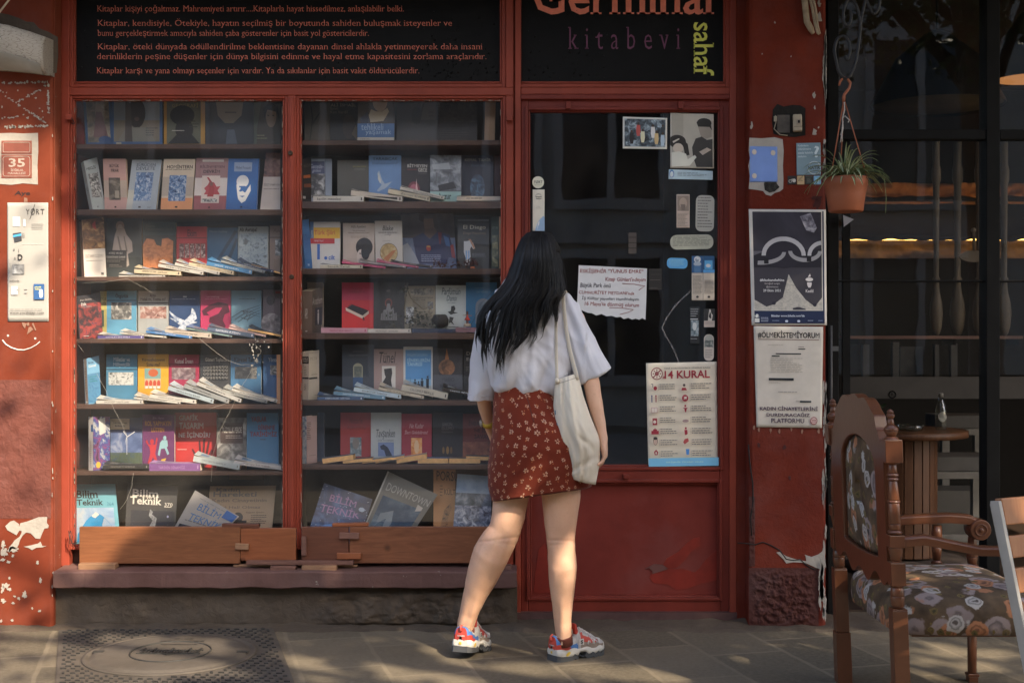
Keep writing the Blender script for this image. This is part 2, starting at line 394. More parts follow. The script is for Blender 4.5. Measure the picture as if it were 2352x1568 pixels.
# upper wall
g = MB(); g.box((xl,.02,2.78),(xr0,.6,3.7)); g.build('upper_wall',RED_R,shop)
g = MB(); g.box((-3.6,-.02,3.7),(5,.6,6.2)); g.build('upper_storey',RED_R,shop)
g = MB(); g.box((-3.6,-.96,2.98),(5.2,-.0,3.12)); g.build('shade_slab',CEMENT,shop,bevel=.01)  # unseen overhang, added to shade the upper part of the front

def blob(mb,c,rx,rz,y,th=.0015,n=34,jit=.5,mi=0,pts=None):
    if pts is None:
        pts = []; ph0 = rnd.random() * 9
        for k in range(n):
            a = 2 * math.pi * k / n; ca,sa = math.cos(a),math.sin(a); r = max(.25,1 + jit * (noise.noise(Vector((ca * 1.2 + ph0,sa * 1.2,ph0))) * 1.5 + noise.noise(Vector((ca * 3 + ph0,sa * 3,ph0 + 5))) * 1.2 + rnd.uniform(-.3,.3)))
            pts.append((c[0] + rx * r * math.cos(a),c[1] + rz * r * math.sin(a)))
    q = [W(u,v,y) for u,v in pts]
    mb.prism(q,(0,-th,0),mi)
# peeled plaster patches on the left pillar (white) and the painted plaster cracks
g = MB()
for (cx,cy),rx,rz in (((30,1262),10,5),((8,1250),5,8),((10,1268),8,9),((30,1275),3,4),((6,1285),5,3),((86,1292),3,4),((20,1290),4,3),((93,1333),2.5,5),((56,1366),5,7),((34,1368),3,2),((44,1373),3,3),((8,1379),5,4),((31,1384),3,2.5),((91,1402),3,2.5),((74,1396),2,2),((6,1350),4,10),((14,1345),6,5),((22,1352),5,3),((28,1423),3,3),((3,1425),3,3),((22,1327),2.5,3)):
    blob(g,(cx,cy),rx,rz,-.0015)
for q in (((45,340),(80,300),(110,290),(150,322),(152,345),(162,312),(215,300),(300,270),(340,262),(368,265),(370,310),(384,330),(380,352),(345,360),(330,400),(318,440),(275,430),(240,395),(205,385),(180,410),(155,450),(150,482),(130,520),(95,515),(72,548),(70,505),(95,480),(115,450),(150,420),(168,395),(170,375),(150,370),(130,405),(90,385),(60,370)),((185,495),(240,488),(300,470),(318,462),(330,490),(362,492),(330,505),(285,510),(255,525),(225,510))): blob(g,0,0,0,-.0015,pts=[C('m',x + rnd.uniform(-4,4),y + rnd.uniform(-4,4)) for x,y in q])
for x0,y0,x1,y1,w,k in ((0,191,108,189,2.2,26),(110,188,112,262,2.6,20),(12,292,115,289,3,30),(40,236,108,196,1.3,16),(12,220,104,282,1.6,22),(0,272,40,268,1.6,10),(80,266,112,285,1.8,8),(60,270,66,270,3,3)):
    for q in range(k):
        if rnd.random() < .22: continue
        t = (q + rnd.random()) / k; blob(g,(x0 + (x1 - x0) * t + rnd.uniform(-1,1),y0 + (y1 - y0) * t + rnd.uniform(-1.5,1.5)),rnd.uniform(1.2,3.6) if x0 != x1 else w,w * rnd.uniform(.6,1.3),-.0015,n=9)
for q in range(16): blob(g,(rnd.uniform(0,108),rnd.uniform(195,285)),rnd.uniform(1,2.5),rnd.uniform(1,3),-.0015,n=8)
for q in range(13): blob(g,(rnd.choice((122,121,123)) - 1,rnd.uniform(300,1440)),rnd.uniform(.6,1.6),rnd.uniform(1.5,7),-.0016,n=9)
tag(g.build('peeled_paint',PLASTER,pl),kind='stuff')
g = MB()   # right pillar peels: edge by the cafe, torn corner, round plaster hole
for q in range(16): blob(g,(1896 - rnd.random() ** 2 * 5,95 + rnd.random() * 130),rnd.uniform(1.2,3.6),rnd.uniform(8,24),-.0015,n=26)
for q in range(9): blob(g,(1895 - rnd.random() ** 2 * 4,rnd.uniform(330,410)),rnd.uniform(1,3.2),rnd.uniform(6,16),-.0015,n=24)
for q in range(22): blob(g,(1897 - rnd.random() ** 2 * 7,rnd.uniform(880,1290)),rnd.uniform(1,3.2),rnd.uniform(6,26),-.0015,n=26)
blob(g,0,0,0,-.002,pts=[(1783,1268),(1792,1266),(1805,1276),(1822,1282),(1840,1286),(1852,1288),(1850,1276),(1848,1273),(1864,1278),(1880,1272),(1893,1262),(1897,1300),(1892,1310),(1868,1300),(1850,1292),(1822,1290),(1806,1293),(1800,1284)])
for q in range(14): blob(g,(1890 + rnd.uniform(-6,5),rnd.uniform(1300,1425)),rnd.uniform(2,5),rnd.uniform(8,22),-.014,n=26)
for cx,cy,rx,rz in ((1726,290,3,8),(1871,248,2,4),(1871,305,5,6),(1880,293,2,2),(1780,52,2,2),(1817,130,1.5,1.5),(1870,218,4,8),(1750,124,1.5,2),(1880,40,9,14),(1882,8,4,6)): blob(g,(cx,cy),rx,rz,-.0015,n=10)
tag(g.build('peeled_paint',PLASTER,pr),kind='stuff')
g = MB()
for pts,r in (([(1694,1246),(1712,1247),(1735,1250),(1752,1244),(1768,1250),(1790,1262),(1806,1283),(1822,1286),(1838,1284),(1852,1297),(1872,1308)],.0025),([(1719,1020),(1722,1060),(1729,1110),(1730,1150),(1724,1190),(1727,1230)],.003)):
    g.tube([W(u,v,-.003) for u,v in pts],r,5)
g.build('crack',DARK,pr)
# smooth orange brush patches and stain under the meter on the right pillar
g = MB()
for cx,cy,rx,rz in ((1752,950,2.5,8),(1803,1026,6,5),(1743,1020,3,6),(1814,1095,3,6),(1880,455,12,6),(1876,470,7,9)): blob(g,(cx,cy),rx,rz,-.0012,n=12)
g.build('dark_stain',M('dark_stain',(.06,.012,.010),.7),pr)

# stone under the left display window, and the sill
g = MB(); rough_face(g,122,1346,690,1440,.03,120,30,.012,9,0,z0=-.01); g.build('base_wall',CEMENT,shop)
g = MB(); rough_face(g,690,1346,1188,1440,.03,130,40,.05,7,0,z0=-.01); g.build('stone_base',STONE,shop)
g = MB(); a = W(122,1346,.05); b = W(1188,1346,.05); g.box((a.x,.045,-.02),(b.x,.5,.175)); g.build('footing',CEMENT,shop)
g = MB(); rows = []
a,b = W(121,1300,-.045),W(1187,1300,-.045)
for i in range(241):
    x = a.x + (b.x - a.x) * i / 240; n1 = .004 * noise.noise(Vector((x * 4,0,0))); n2 = .005 * noise.noise(Vector((x * 9,5,0))) + .004 * max(0,noise.noise(Vector((x * 40,2,0))) - .25)
    yf = -.04 + n2; zt = .236 + n1; zb = .168 + n2
    rows.append([(x,.13,zb),(x,yf + .006,zb),(x,yf + .001,zb + .004),(x,yf + n1,(zb + zt) / 2),(x,yf,zt - .006),(x,yf + .004,zt - .001),(x,yf + .010,zt),(x,.13,zt + .006)])
g.rings(rows,0,False,True,True); g.build('window_sill',SILLM,shop)

# ---- red timber frames: members butt end to end, beads stand 3 mm proud
def frame_set(mb,u0,v0,u1,v1,w,y,yb,mi=0,top=True,bot=True):   # four members around an opening, w=(left,top,right,bottom) px
    l,t,r,b = w
    mb.pbox(u0,v0,u0 + l,v1,y,yb,mi); mb.pbox(u1 - r,v0,u1,v1,y,yb,mi)
    if t: mb.pbox(u0 + l,v0,u1 - r,v0 + t,y,yb,mi)
    if b: mb.pbox(u0 + l,v1 - b,u1 - r,v1,y,yb,mi)
def bead(mb,u0,v0,u1,v1,w,y,mi=0):      # rounded moulding strip around an opening
    for (a,b,c,d) in ((u0,v0,u0 + w,v1),(u1 - w,v0,u1,v1),(u0 + w,v0,u1 - w,v0 + w),(u0 + w,v1 - w,u1 - w,v1)):
        mb.pbox(a,b,c,d,y,y + .03,mi)
g = MB()
Y0,Y1 = .09,.18
g.pbox(140,-120,159,1300,Y0,Y1)                       # outer left post
g.pbox(159,201,1180,219,Y0 + .004,Y1)                 # transom
g.pbox(1162,-120,1180,201,Y0 + .004,Y1); g.pbox(1162,219,1180,1300,Y0 + .004,Y1)
g.pbox(1183,-120,1196,1420,Y0 - .004,Y1)              # post beside the door
g.pbox(1180,-120,1183,1420,Y0 + .02,Y1)
g.pbox(661,219,680,1300,Y0 + .006,Y1)                 # mullion between the windows
g.pbox(666,224,675,1292,Y0 - .002,Y0 + .006)
g.pbox(1676,-120,1692,1420,Y0 - .004,Y1)              # right post
g.pbox(1196,201,1676,217,Y0 + .004,Y1)                # transom over the door
g.build('frame',WOOD,shop,bevel=.004)
g = MB()
bead(g,159,-130,1162,201,9,Y0 + .012); bead(g,168,-121,1153,192,5,Y0 + .022)
bead(g,1183,-130,1676,201,9,Y0 + .012); bead(g,1192,-121,1667,192,5,Y0 + .022)
g.build('moulding',WOOD,shop,bevel=.003)
for nm,(u0,v0,u1,v1) in (('l',(159,219,661,1262)),('r',(680,219,1162,1262))):
    g = MB(); bead(g,u0,v0,u1,v1,7,Y0 + .012); bead(g,u0 + 7,v0 + 7,u1 - 7,v1 - 7,5,Y0 + .022)
    win = g.build('display_window',WOOD,shop,bevel=.003)
    g = MB(); a,b = W(u0 + 10,v0 + 10,.125),W(u1 - 10,v1 - 10,.125); g.box(a,(b.x,.129,b.z)); g.build('glass_pane',GLASS,win)
    if nm == 'l':
        g = MB()
        for pts in ([(188,650),(240,648),(292,640),(330,660),(356,676)],[(450,770),(484,800),(520,826),(556,838),(590,836)],[(595,775),(585,790),(600,806),(588,826),(575,856),(560,880),(548,900),(535,930),(520,960),(500,1000),(488,1050),(484,1120)],[(222,858),(245,900),(262,940),(280,975),(296,1010)],[(306,1085),(302,1120),(290,1150),(272,1175)],[(480,940),(520,925),(546,912)],[(178,790),(196,812)]):
            q = []
            for (x0,y0),(x1,y1) in zip(pts,pts[1:]):
                for k in range(5): q.append(W(x0 + (x1 - x0) * k / 5 + rnd.uniform(-.8,.8),y0 + (y1 - y0) * k / 5 + rnd.uniform(-.8,.8),.1235))
            g.tube(q,.00045,4)
        for q in range(26): blob(g,(590 + rnd.gauss(0,12),818 + rnd.gauss(0,24)),rnd.uniform(.5,2.2),rnd.uniform(1,4),.1240,.0004,n=7)
        g.build('glass_crack',M('cracked_glass_edge',(.45,.42,.36),.3),win)
    g = MB()   # old putty along the top edge and sides of the pane
    for q in range(150):
        side = rnd.random()
        u,v = (rnd.uniform(u0 + 14,u1 - 14),v0 + 12.3) if side < .45 else ((u0 + 12.3 if rnd.random() < .5 else u1 - 12.3),rnd.uniform(v0 + 14,v1 - 50))
        blob(g,(u,v),rnd.uniform(1,5) if side < .45 else 1.2,1.1 if side < .45 else rnd.uniform(1,8),.1095,.002,n=7)
    tag(g.build('old_putty',M('putty',(.26,.19,.15),.8,.3,60),win),kind='stuff')
g = MB()
for u,v in ((667,352),(670,636)): g.lathe(W(u,v,Y0 - .0015),[(.0105,0),(.0105,.003),(.007,.005),(.003,.003)],16,ax=(0,-1,0))
g.build('lock_escutcheon',M('dark_brass',(.10,.07,.05),.35,metal=.9),shop)
g = MB()
for (u0,v0,u1,v1) in ((150,262,166,275),(1164,265,1177,277)): g.pbox(u0,v0,u1,v1,Y0 - .022,Y0 + .004)
g.build('shutter_lug',WOOD,shop,bevel=.002)
g = MB(); g.tube([W(164,270,.07),W(168,276,.06),W(171,284,.055),W(168,286,.055),W(165,282,.06)],.0018,6); g.build('hook',IRON,shop)
g = MB()   # twisted wire at the bottom left of the window
for k in range(7): g.tube([W(160 + rnd.uniform(-3,3),1218,.05),W(161 + rnd.uniform(-6,6),1232,.04),W(163 + rnd.uniform(-5,6),1246,.045),W(172 + rnd.uniform(-6,8),1255 + rnd.uniform(-8,10),.05)],.0009,5)
g.build('wire_tie',M('grey_wire',(.05,.048,.045),.5,metal=.6),shop)

# ---- door
g = MB()
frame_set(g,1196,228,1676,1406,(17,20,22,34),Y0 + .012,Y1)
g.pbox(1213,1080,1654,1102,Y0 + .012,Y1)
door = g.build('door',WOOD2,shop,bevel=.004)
g = MB()
g.pbox(1196,217,1676,228,Y0 - .006,Y1)
bead(g,1205,245,1662,1080,8,Y0 + .006); bead(g,1213,253,1654,1072,5,Y0 + .020)
bead(g,1209,1100,1660,1379,8,Y0 + .004); bead(g,1217,1108,1652,1371,4,Y0 + .016)
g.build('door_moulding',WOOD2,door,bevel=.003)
g = MB(); a,b = W(1214,1106,.128),W(1656,1373,.128); g.box(a,(b.x,.16,b.z)); pnl = g.build('lower_panel',PANEL,door)
g = MB(); oo = lambda pts: [C('o',*p) for p in pts]
blob(g,0,0,0,.1275,pts=oo([(1165,740),(1180,700),(1240,690),(1330,672),(1430,672),(1520,700),(1560,660),(1605,600),(1690,520),(1698,560),(1690,760),(1560,790),(1450,830),(1370,835),(1310,792),(1200,784)]))
blob(g,0,0,0,.1275,pts=oo([(1270,645),(1300,590),(1390,540),(1470,460),(1510,432),(1560,424),(1562,490),(1490,540),(1440,605),(1380,662),(1310,668)]))
blob(g,0,0,0,.1275,pts=oo([(262,850),(270,700),(300,520),(345,470),(362,520),(372,700),(380,855),(320,860)]))
g.build('bright_worn_paint',M('fresh_red_paint',(.24,.024,.014),.5,.2,12),pnl)
g = MB(); g.prism([W(*C('o',*p),.1262) for p in ((1130,672),(1165,664),(1190,690),(1185,712),(1290,680),(1310,668),(1270,640),(1200,634),(1170,650))],(0,-.004,0)); g.build('paint_flake',M('curled_paint_flake',(.13,.05,.042),.7),pnl)
g = MB(); a,b = W(1219,258,.122),W(1648,1068,.122); g.box(a,(b.x,.126,b.z)); dg = g.build('glass_pane',GLASS_D,door)
g = MB()
for u0,v0,u1,v1 in (C('c',510,795) + C('c',550,852),C('c',1392,792) + C('c',1432,848),C('k',960,1166) + C('k',1012,1198)): g.pbox(u0,v0,u1,v1,Y0 - .016,Y0 + .012)
g.build('latch_lug',WOOD2,door,bevel=.002)
g = MB(); a,b = W(1183,1402,.10),W(1690,1426,.10); g.box((a.x,.07,-.01),(b.x,.5,a.z - .002)); g.build('door_threshold',M('dark_threshold',(.09,.045,.04),.7,.3,10,.4,40),shop)
# white crack filler smear on the door glass
g = MB(); pts = [C('g',*p) for p in ((1490,900),(1440,950),(1370,1020),(1300,1110),(1265,1190),(1290,1260),(1340,1330),(1380,1420),(1400,1480))]
for k in range(3): g.tube([W(u + rnd.uniform(-2,2),v + rnd.uniform(-2,2),.1215) for u,v in pts],.003,5,flat=.25)
SM = bpy.data.materials.new('glue_smear'); SM.use_nodes = True; nt = SM.node_tree; tr = nd(nt,'BsdfTransparent'); mx = nd(nt,'MixShader'); mx.inputs[0].default_value = .22
nt.nodes['Principled BSDF'].inputs['Base Color'].default_value = (.45,.42,.40,1)
nt.links.new(tr.outputs[0],mx.inputs[1]); nt.links.new(nt.nodes['Principled BSDF'].outputs[0],mx.inputs[2]); nt.links.new(mx.outputs[0],nt.nodes['Material Output'].inputs[0])
g.build('glue_smear',SM,door)

# ---- painted sign boards over window and door
YS = .125
def sign(u0,v0,u1,v1,label):
    t = thing('sign_board',W((u0 + u1) / 2,v1,YS),label,'sign')
    g = MB(); g.pbox(u0,v0,u1,v1,YS,YS + .03); g.build('panel',BLACK,t); return t
LET = M('orange_red_lettering',ph((196,92,76),2.3),.55,.1,30)
t = sign(172,-112,1149,188,'long black sign board with six lines of orange red writing above the windows')
g = MB()
for s,x0,x1,v in (('Kitaplar kişiyi çoğaltmaz. Mahremiyeti artırır....Kitaplarla hayat hissedilmez, anlaşılabilir belki.',223,927.5,27),('Kitaplar, kendisiyle, Ötekiyle, hayatın seçilmiş bir boyutunda sahiden buluşmak isteyenler ve',224,1038,60),('bunu gerçekleştirmek amacıyla sahiden çaba gösterenler için basit yol göstericilerdir.',224,847,83),('Kitaplar, öteki dünyada ödüllendirilme beklentisine dayanan dinsel ahlakla yetinmeyerek daha insani',224,1108,114),('derinliklerin peşine düşenler için dünya bilgisini edinme ve hayal etme kapasitesini zorlama araçlarıdır.',223,1117,136.5),('Kitaplar karşı ve yana olmayı seçenler için vardır. Ya da sıkılanlar için basit vakit öldürücülerdir.',222,963,169)):
    put_text(g,s,lambda a,b: W(a,-b,YS - .0012),(x0,-v,x1,0),0,-.012,True,em=20.5)
g.build('lettering',LET,t)
t = sign(1196,-112,1665,191,'black sign board over the door with large red and vertical yellow lettering')
g = MB()
put_text(g,'Germinal',lambda a,b: W(a,-b,YS - .0012),(1224,-31.5,1640,0),0,.012,True,em=118)
g.build('lettering',LET,t); g = MB()
put_text(g,'kitabevi',lambda a,b: W(a,-b,YS - .0012),(1305,-113.5,1562,0),0,-.008,True,em=76,space=1.75)
g.build('lettering',M('purple_lettering',ph((84,48,68),2.2),.55),t); g = MB()
put_text(g,'sahaf',lambda a,b: W(1594 + (b + 60) ,52 + (a - 100),YS - .0012),(100,-60,222,-14),0,.01,True,em=66)
g.build('lettering',M('yellow_lettering',ph((190,172,80),2.0),.55),t)
g = MB()   # paint blisters on both boards
for q in range(240):
    u = rnd.choice((rnd.uniform(180,1140),rnd.uniform(960,1145),rnd.uniform(1205,1400))); v = 188 - abs(rnd.gauss(0,70))
    g.lathe(W(u,v,YS),[(rnd.uniform(.0015,.005),0),(.0012,.002)],7,ax=(0,-1,0))
tag(g.build('paint_blisters',BLACK,t),kind='stuff')

# ---- stone cornice stub on the left pillar
CRW = bpy.data.materials.new('x'); bpy.data.materials.remove(CRW)
def m_crackle():
    m,nt,b,ln = newmat('crackled_whitewash')
    v = nd(nt,'TexVoronoi'); v.feature = 'DISTANCE_TO_EDGE'; v.inputs['Scale'].default_value = 1
    mp = nd(nt,'Mapping'); mp.inputs['Scale'].default_value = (38,60,190); ln(geo(nt),mp.inputs[0]); ln(mp.outputs[0],v.inputs['Vector'])
    n = noi(nt,18,5)
    c = ramp(nt,v.outputs[0],[(.0,(.16,.145,.13)),(.06,(.46,.43,.38))])
    c = mixc(nt,ramp(nt,n,[(.4,0.0),(.7,.3)]),c,(.40,.37,.33)); ln(c,b.inputs['Base Color']); b.inputs['Roughness'].default_value = .9
    bump(nt,b,ramp(nt,v.outputs[0],[(0,0.0),(.08,1.0)]),.5,.004); return m
t = thing('stone_corbel',W(60,170,-.1),'chunky stone corbel with cracked white paint at the top of the left pillar','corbel')
g = MB(); rows = []
for i in range(25):
    s = i / 24; x = W(-70,0,-.02).x + (W(119,0,-.02).x - W(-70,0,-.02).x) * s
    drop = .055 * max(0,(s - .3) / .7) ** 1.5; zt = W(0,58,-.1).z - drop + .004 * noise.noise(Vector((s * 9,0,0))); zm = W(0,108,-.17).z - drop * 1.05 + .006 * noise.noise(Vector((s * 12,3,0))); zb = W(0,160,-.02).z - drop * .4
    yf = -.17 + .05 * s * s
    rows.append([(x,.02,zt + .02),(x,yf + .04,zt + .01),(x,yf + .012,zt - .008),(x,yf,(zt + zm) / 2),(x,yf + .006,zm),(x,yf + .05,zm - .035),(x,-.03,zb),(x,.02,zb - .004)])
g.rings(rows,0,True,True,True)
c_ = g.build('corbel_block',m_crackle(),t)
g = MB(); rows2 = [[Vector(r[4]) + Vector((0,-.003,-.003)),Vector(r[5]) + Vector((0,-.004,-.004)),Vector(r[6]) + Vector((0,-.003,-.004))] for r in rows[:-1]]
g.grid(rows2); g.build('pale_blue_underside',M('pale_blue_paint',(.42,.47,.47),.8,.15,10,.3,50),t)
g = MB(); blob(g,0,0,0,-.0015,pts=[(0,30),(20,34),(44,42),(60,50),(78,52),(90,66),(112,74),(133,86),(134,130),(130,168),(121,168),(112,175),(100,150),(0,120)]); g.build('broken_mortar',CEMENT,t)
g = MB(); g.tube([W(-30,66,-.12),W(24,-4,-.12),W(60,-60,-.10)],.004,7); tag(g.build('wooden_stick',M('pale_stick',(.55,.47,.36),.6)),'thin pale wooden stick crossing the upper left corner above the corbel','stick')
# ---------------------------------------------------------------- shop interior and display shelves
SHELFW = woodmat('dark_shelf_wood',(.060,.030,.020),(.115,.060,.040),.55,(1.5,8,40),.1,False)
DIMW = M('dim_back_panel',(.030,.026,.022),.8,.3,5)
room = thing('shop_interior',(0,1.6,0),'dark shop room with bare walls behind the door glass','room')
g = MB(); x0,x1 = -2.2,.985
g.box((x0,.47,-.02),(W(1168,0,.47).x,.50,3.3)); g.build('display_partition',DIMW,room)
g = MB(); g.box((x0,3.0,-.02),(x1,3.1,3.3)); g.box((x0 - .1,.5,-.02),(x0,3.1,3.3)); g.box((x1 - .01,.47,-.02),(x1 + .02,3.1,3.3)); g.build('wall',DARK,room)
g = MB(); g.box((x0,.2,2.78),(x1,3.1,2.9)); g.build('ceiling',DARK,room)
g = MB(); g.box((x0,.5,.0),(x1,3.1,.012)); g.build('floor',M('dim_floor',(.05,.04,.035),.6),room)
SHY = .150
SHV = {'l': [(331,342),(481,494),(635.5,645),(778,788),(928.5,939),(1082,1091)],'r': [(322,333.5),(463,479),(616.5,630),(764.5,779),(919,931),(1066,1078)]}
SZ = {}
for wn,(u0,u1),lb in (('l',(160,662),'dark wooden display shelving full of books behind the left window'),('r',(681,1168),'dark wooden display shelving full of books behind the right window')):
    t = thing('display_shelf',W((u0 + u1) / 2,1260,.3),lb,'shelf')
    a,b = W(u0,0,.3).x,W(u1,0,.3).x
    for k,(v0,v1) in enumerate(SHV[wn]):
        z0,z1 = W(0,v1,SHY).z,W(0,v0,SHY).z; SZ[wn,k] = z1
        g = MB(); g.box((a - .04,SHY,z0),(b + .04,.47,z1)); g.build('shelf',SHELFW,t,bevel=.002)
    zf = W(0,1262,.15).z; SZ[wn,6] = zf + .012
    g = MB(); g.box((a - .04,.14,.235),(b + .04,.47,zf + .012)); g.build('window_bed',SHELFW,t)
    for x in (a - .05,b + .03):
        g = MB(); g.box((x,.19,.24),(x + .02,.47,2.7)); g.build('side_panel',DIMW,t)
PAGE = M('paper_pages',ph((205,190,165)),.9,.12,40,.5,400)
TAN = M('yellowed_pages',ph((215,160,105)),.9,.15,60,.5,400)
LET_S = {}
ROWN = ['top','second','third','fourth','fifth','sixth','bottom']
WN = {'l': 'left','r': 'right'}
class Mats:
    def __init__(s): s.l = []
    def i(s,m):
        if m not in s.l: s.l.append(m)
        return s.l.index(m)
def ctom(c): return P(c) if isinstance(c,tuple) else c
def draw(art,fn,parent,name='cover_print',tess=2.0):
    """fn(s, t, w): s right, t down, w out of the cover"""
    mb,tb,mm,tm = MB(),MB(),Mats(),Mats(); k = 0
    for a in art:
        k += 1; w = .0004 + .00022 * k
        if a[0] == 't':
            _,s,x0,y0,x1,y1,c = a[:7]; st = a[7] if len(a) > 7 else ''
            put_text(tb,s,lambda p,q: fn(p,-q,w),(x0,-y1,x1,-y0),tm.i(ctom(c)),.02 if 'b' in st else .004,'s' in st,shear=.25 if 'i' in st else 0)
        elif a[0] == 'r':
            _,x0,y0,x1,y1,c = a; nx,ny = max(1,int((x1 - x0) / tess)),max(1,int((y1 - y0) / tess)); mi = mm.i(ctom(c))
            o = [fn(x0 + (x1 - x0) * i / nx,y0 + (y1 - y0) * j / ny,w) for j in range(ny + 1) for i in range(nx + 1)]
            mb.add(o,[(j * (nx + 1) + i,(j + 1) * (nx + 1) + i,(j + 1) * (nx + 1) + i + 1,j * (nx + 1) + i + 1) for j in range(ny) for i in range(nx)],mi)
        elif a[0] == 'e':
            _,cx,cy,rx,ry,c = a; n = 20
            mb.add([fn(cx + rx * math.cos(2 * math.pi * j / n),cy + ry * math.sin(2 * math.pi * j / n),w) for j in range(n)],[tuple(range(n))],mm.i(ctom(c)))
        elif a[0] == 'g': _,pts,c = a; mb.add([fn(x,y,w) for x,y in pts],[tuple(range(len(pts)))],mm.i(ctom(c)))
        elif a[0] == 'l':
            _,x0,y0,x1,y1,n,c = a; h = (y1 - y0) / n
            for j in range(n):
                xx = x0
                xe = x1 - (x1 - x0) * rnd.choice((0,.05,.1,.3)) 
                while xx < xe:
                    q = min(xe,xx + (x1 - x0) * rnd.uniform(.06,.2))
                    mb.add([fn(xx,y0 + h * (j + .5),w),fn(q,y0 + h * (j + .5),w),fn(q,y0 + h * j + h * .15,w),fn(xx,y0 + h * j + h * .15,w)],[(0,1,2,3)],mm.i(ctom(c))); xx = q + (x1 - x0) * .025
    if mb.v: mb.build(name,mm.l,parent)
    if tb.v: tb.build('lettering',tm.l,parent)
def upright(label,q,th,col,art=(),pages=None,name='book',cat='book',group=None,spine=None,spart=(),wavy=0.0):
    """q = TL, TR, BR, BL of the front cover in the world"""
    TL,TR,BR,BL = q; n = (TR - TL).cross(BL - TL).normalized()
    if n.y > 0: n = -n
    base = (BL + BR) / 2
    t = thing(name,base,label,cat,group)
    ph0 = rnd.random() * 9
    def Q(s,tt,w):
        p = (TL * (1 - s) + TR * s) * (1 - tt) + (BL * (1 - s) + BR * s) * tt
        if wavy: w = w + wavy * (noise.noise(Vector((s * 1.6 + ph0,tt * 1.3,ph0))) + .6 * s * (1 - tt))
        return p + n * w
    def bx(mb,s0,t0,s1,t1,w0,w1,mi=0): mb.hexa([Q(s0,t1,w0),Q(s1,t1,w0),Q(s1,t1,w1),Q(s0,t1,w1),Q(s0,t0,w0),Q(s1,t0,w0),Q(s1,t0,w1),Q(s0,t0,w1)],mi)
    cw = (TR - TL).length; cv = .0012
    g = MB()
    m = ctom(col)
    if wavy or th < .004:
        N = 24; fr = [[Q(i / N,j / N,0) for i in range(N + 1)] for j in range(N + 1)]; bk = [[Q(i / N,j / N,-th) for i in range(N + 1)] for j in range(N + 1)]
        g.rings([fr[j] + bk[j][::-1] for j in range(N + 1)],0,False,True,True); g.build('cover',m,t)
    else:
        bx(g,0,0,1,1,-cv,0); bx(g,0,0,1,1,-th,-th + cv); g.build('cover',m,t)
        g = MB(); bx(g,0,0,cv / cw,1,-th + cv,-cv); sp = g.build('spine',ctom(spine or col),t)
        if spart:
            sd = (TR - TL).normalized()
            def S(s,tt,w): return Q(0,tt,-th * (1 - s)) - sd * w
            draw(spart,S,sp,'spine_print')
        g = MB(); e = .0018; bx(g,cv / cw,e / .2,1 - e / cw,1 - e / .2,-th + cv,-cv); g.build('pages',pages or PAGE,t)
    if art: draw(art,Q,t,tess=.09 if wavy else 2.0)
    return t
def stand(win,row,c,x0,x1,yt,col,label,art=(),y=.235,lean=.035,th=.016,sh=0,yt2=None,yL=None,yR=None,vb=None,**k):
    zb = SZ[win,row] + .0008; u0,v0 = C(c,x0,yt); u1,v1 = C(c,x1,yt if yt2 is None else yt2); yl = y if yL is None else yL; yr = y if yR is None else yR
    TL,TR = W(u0,v0,yl + lean),W(u1,v1,yr + lean)
    a,b = W(u0 + sh / 3.409,0,yl),W(u1 + sh / 3.409,0,yr)
    BL,BR = Vector((a.x,a.y,zb)),Vector((b.x,b.y,zb))
    return upright(label,(TL,TR,BR,BL),th,col,art,**k)
_fan = {}
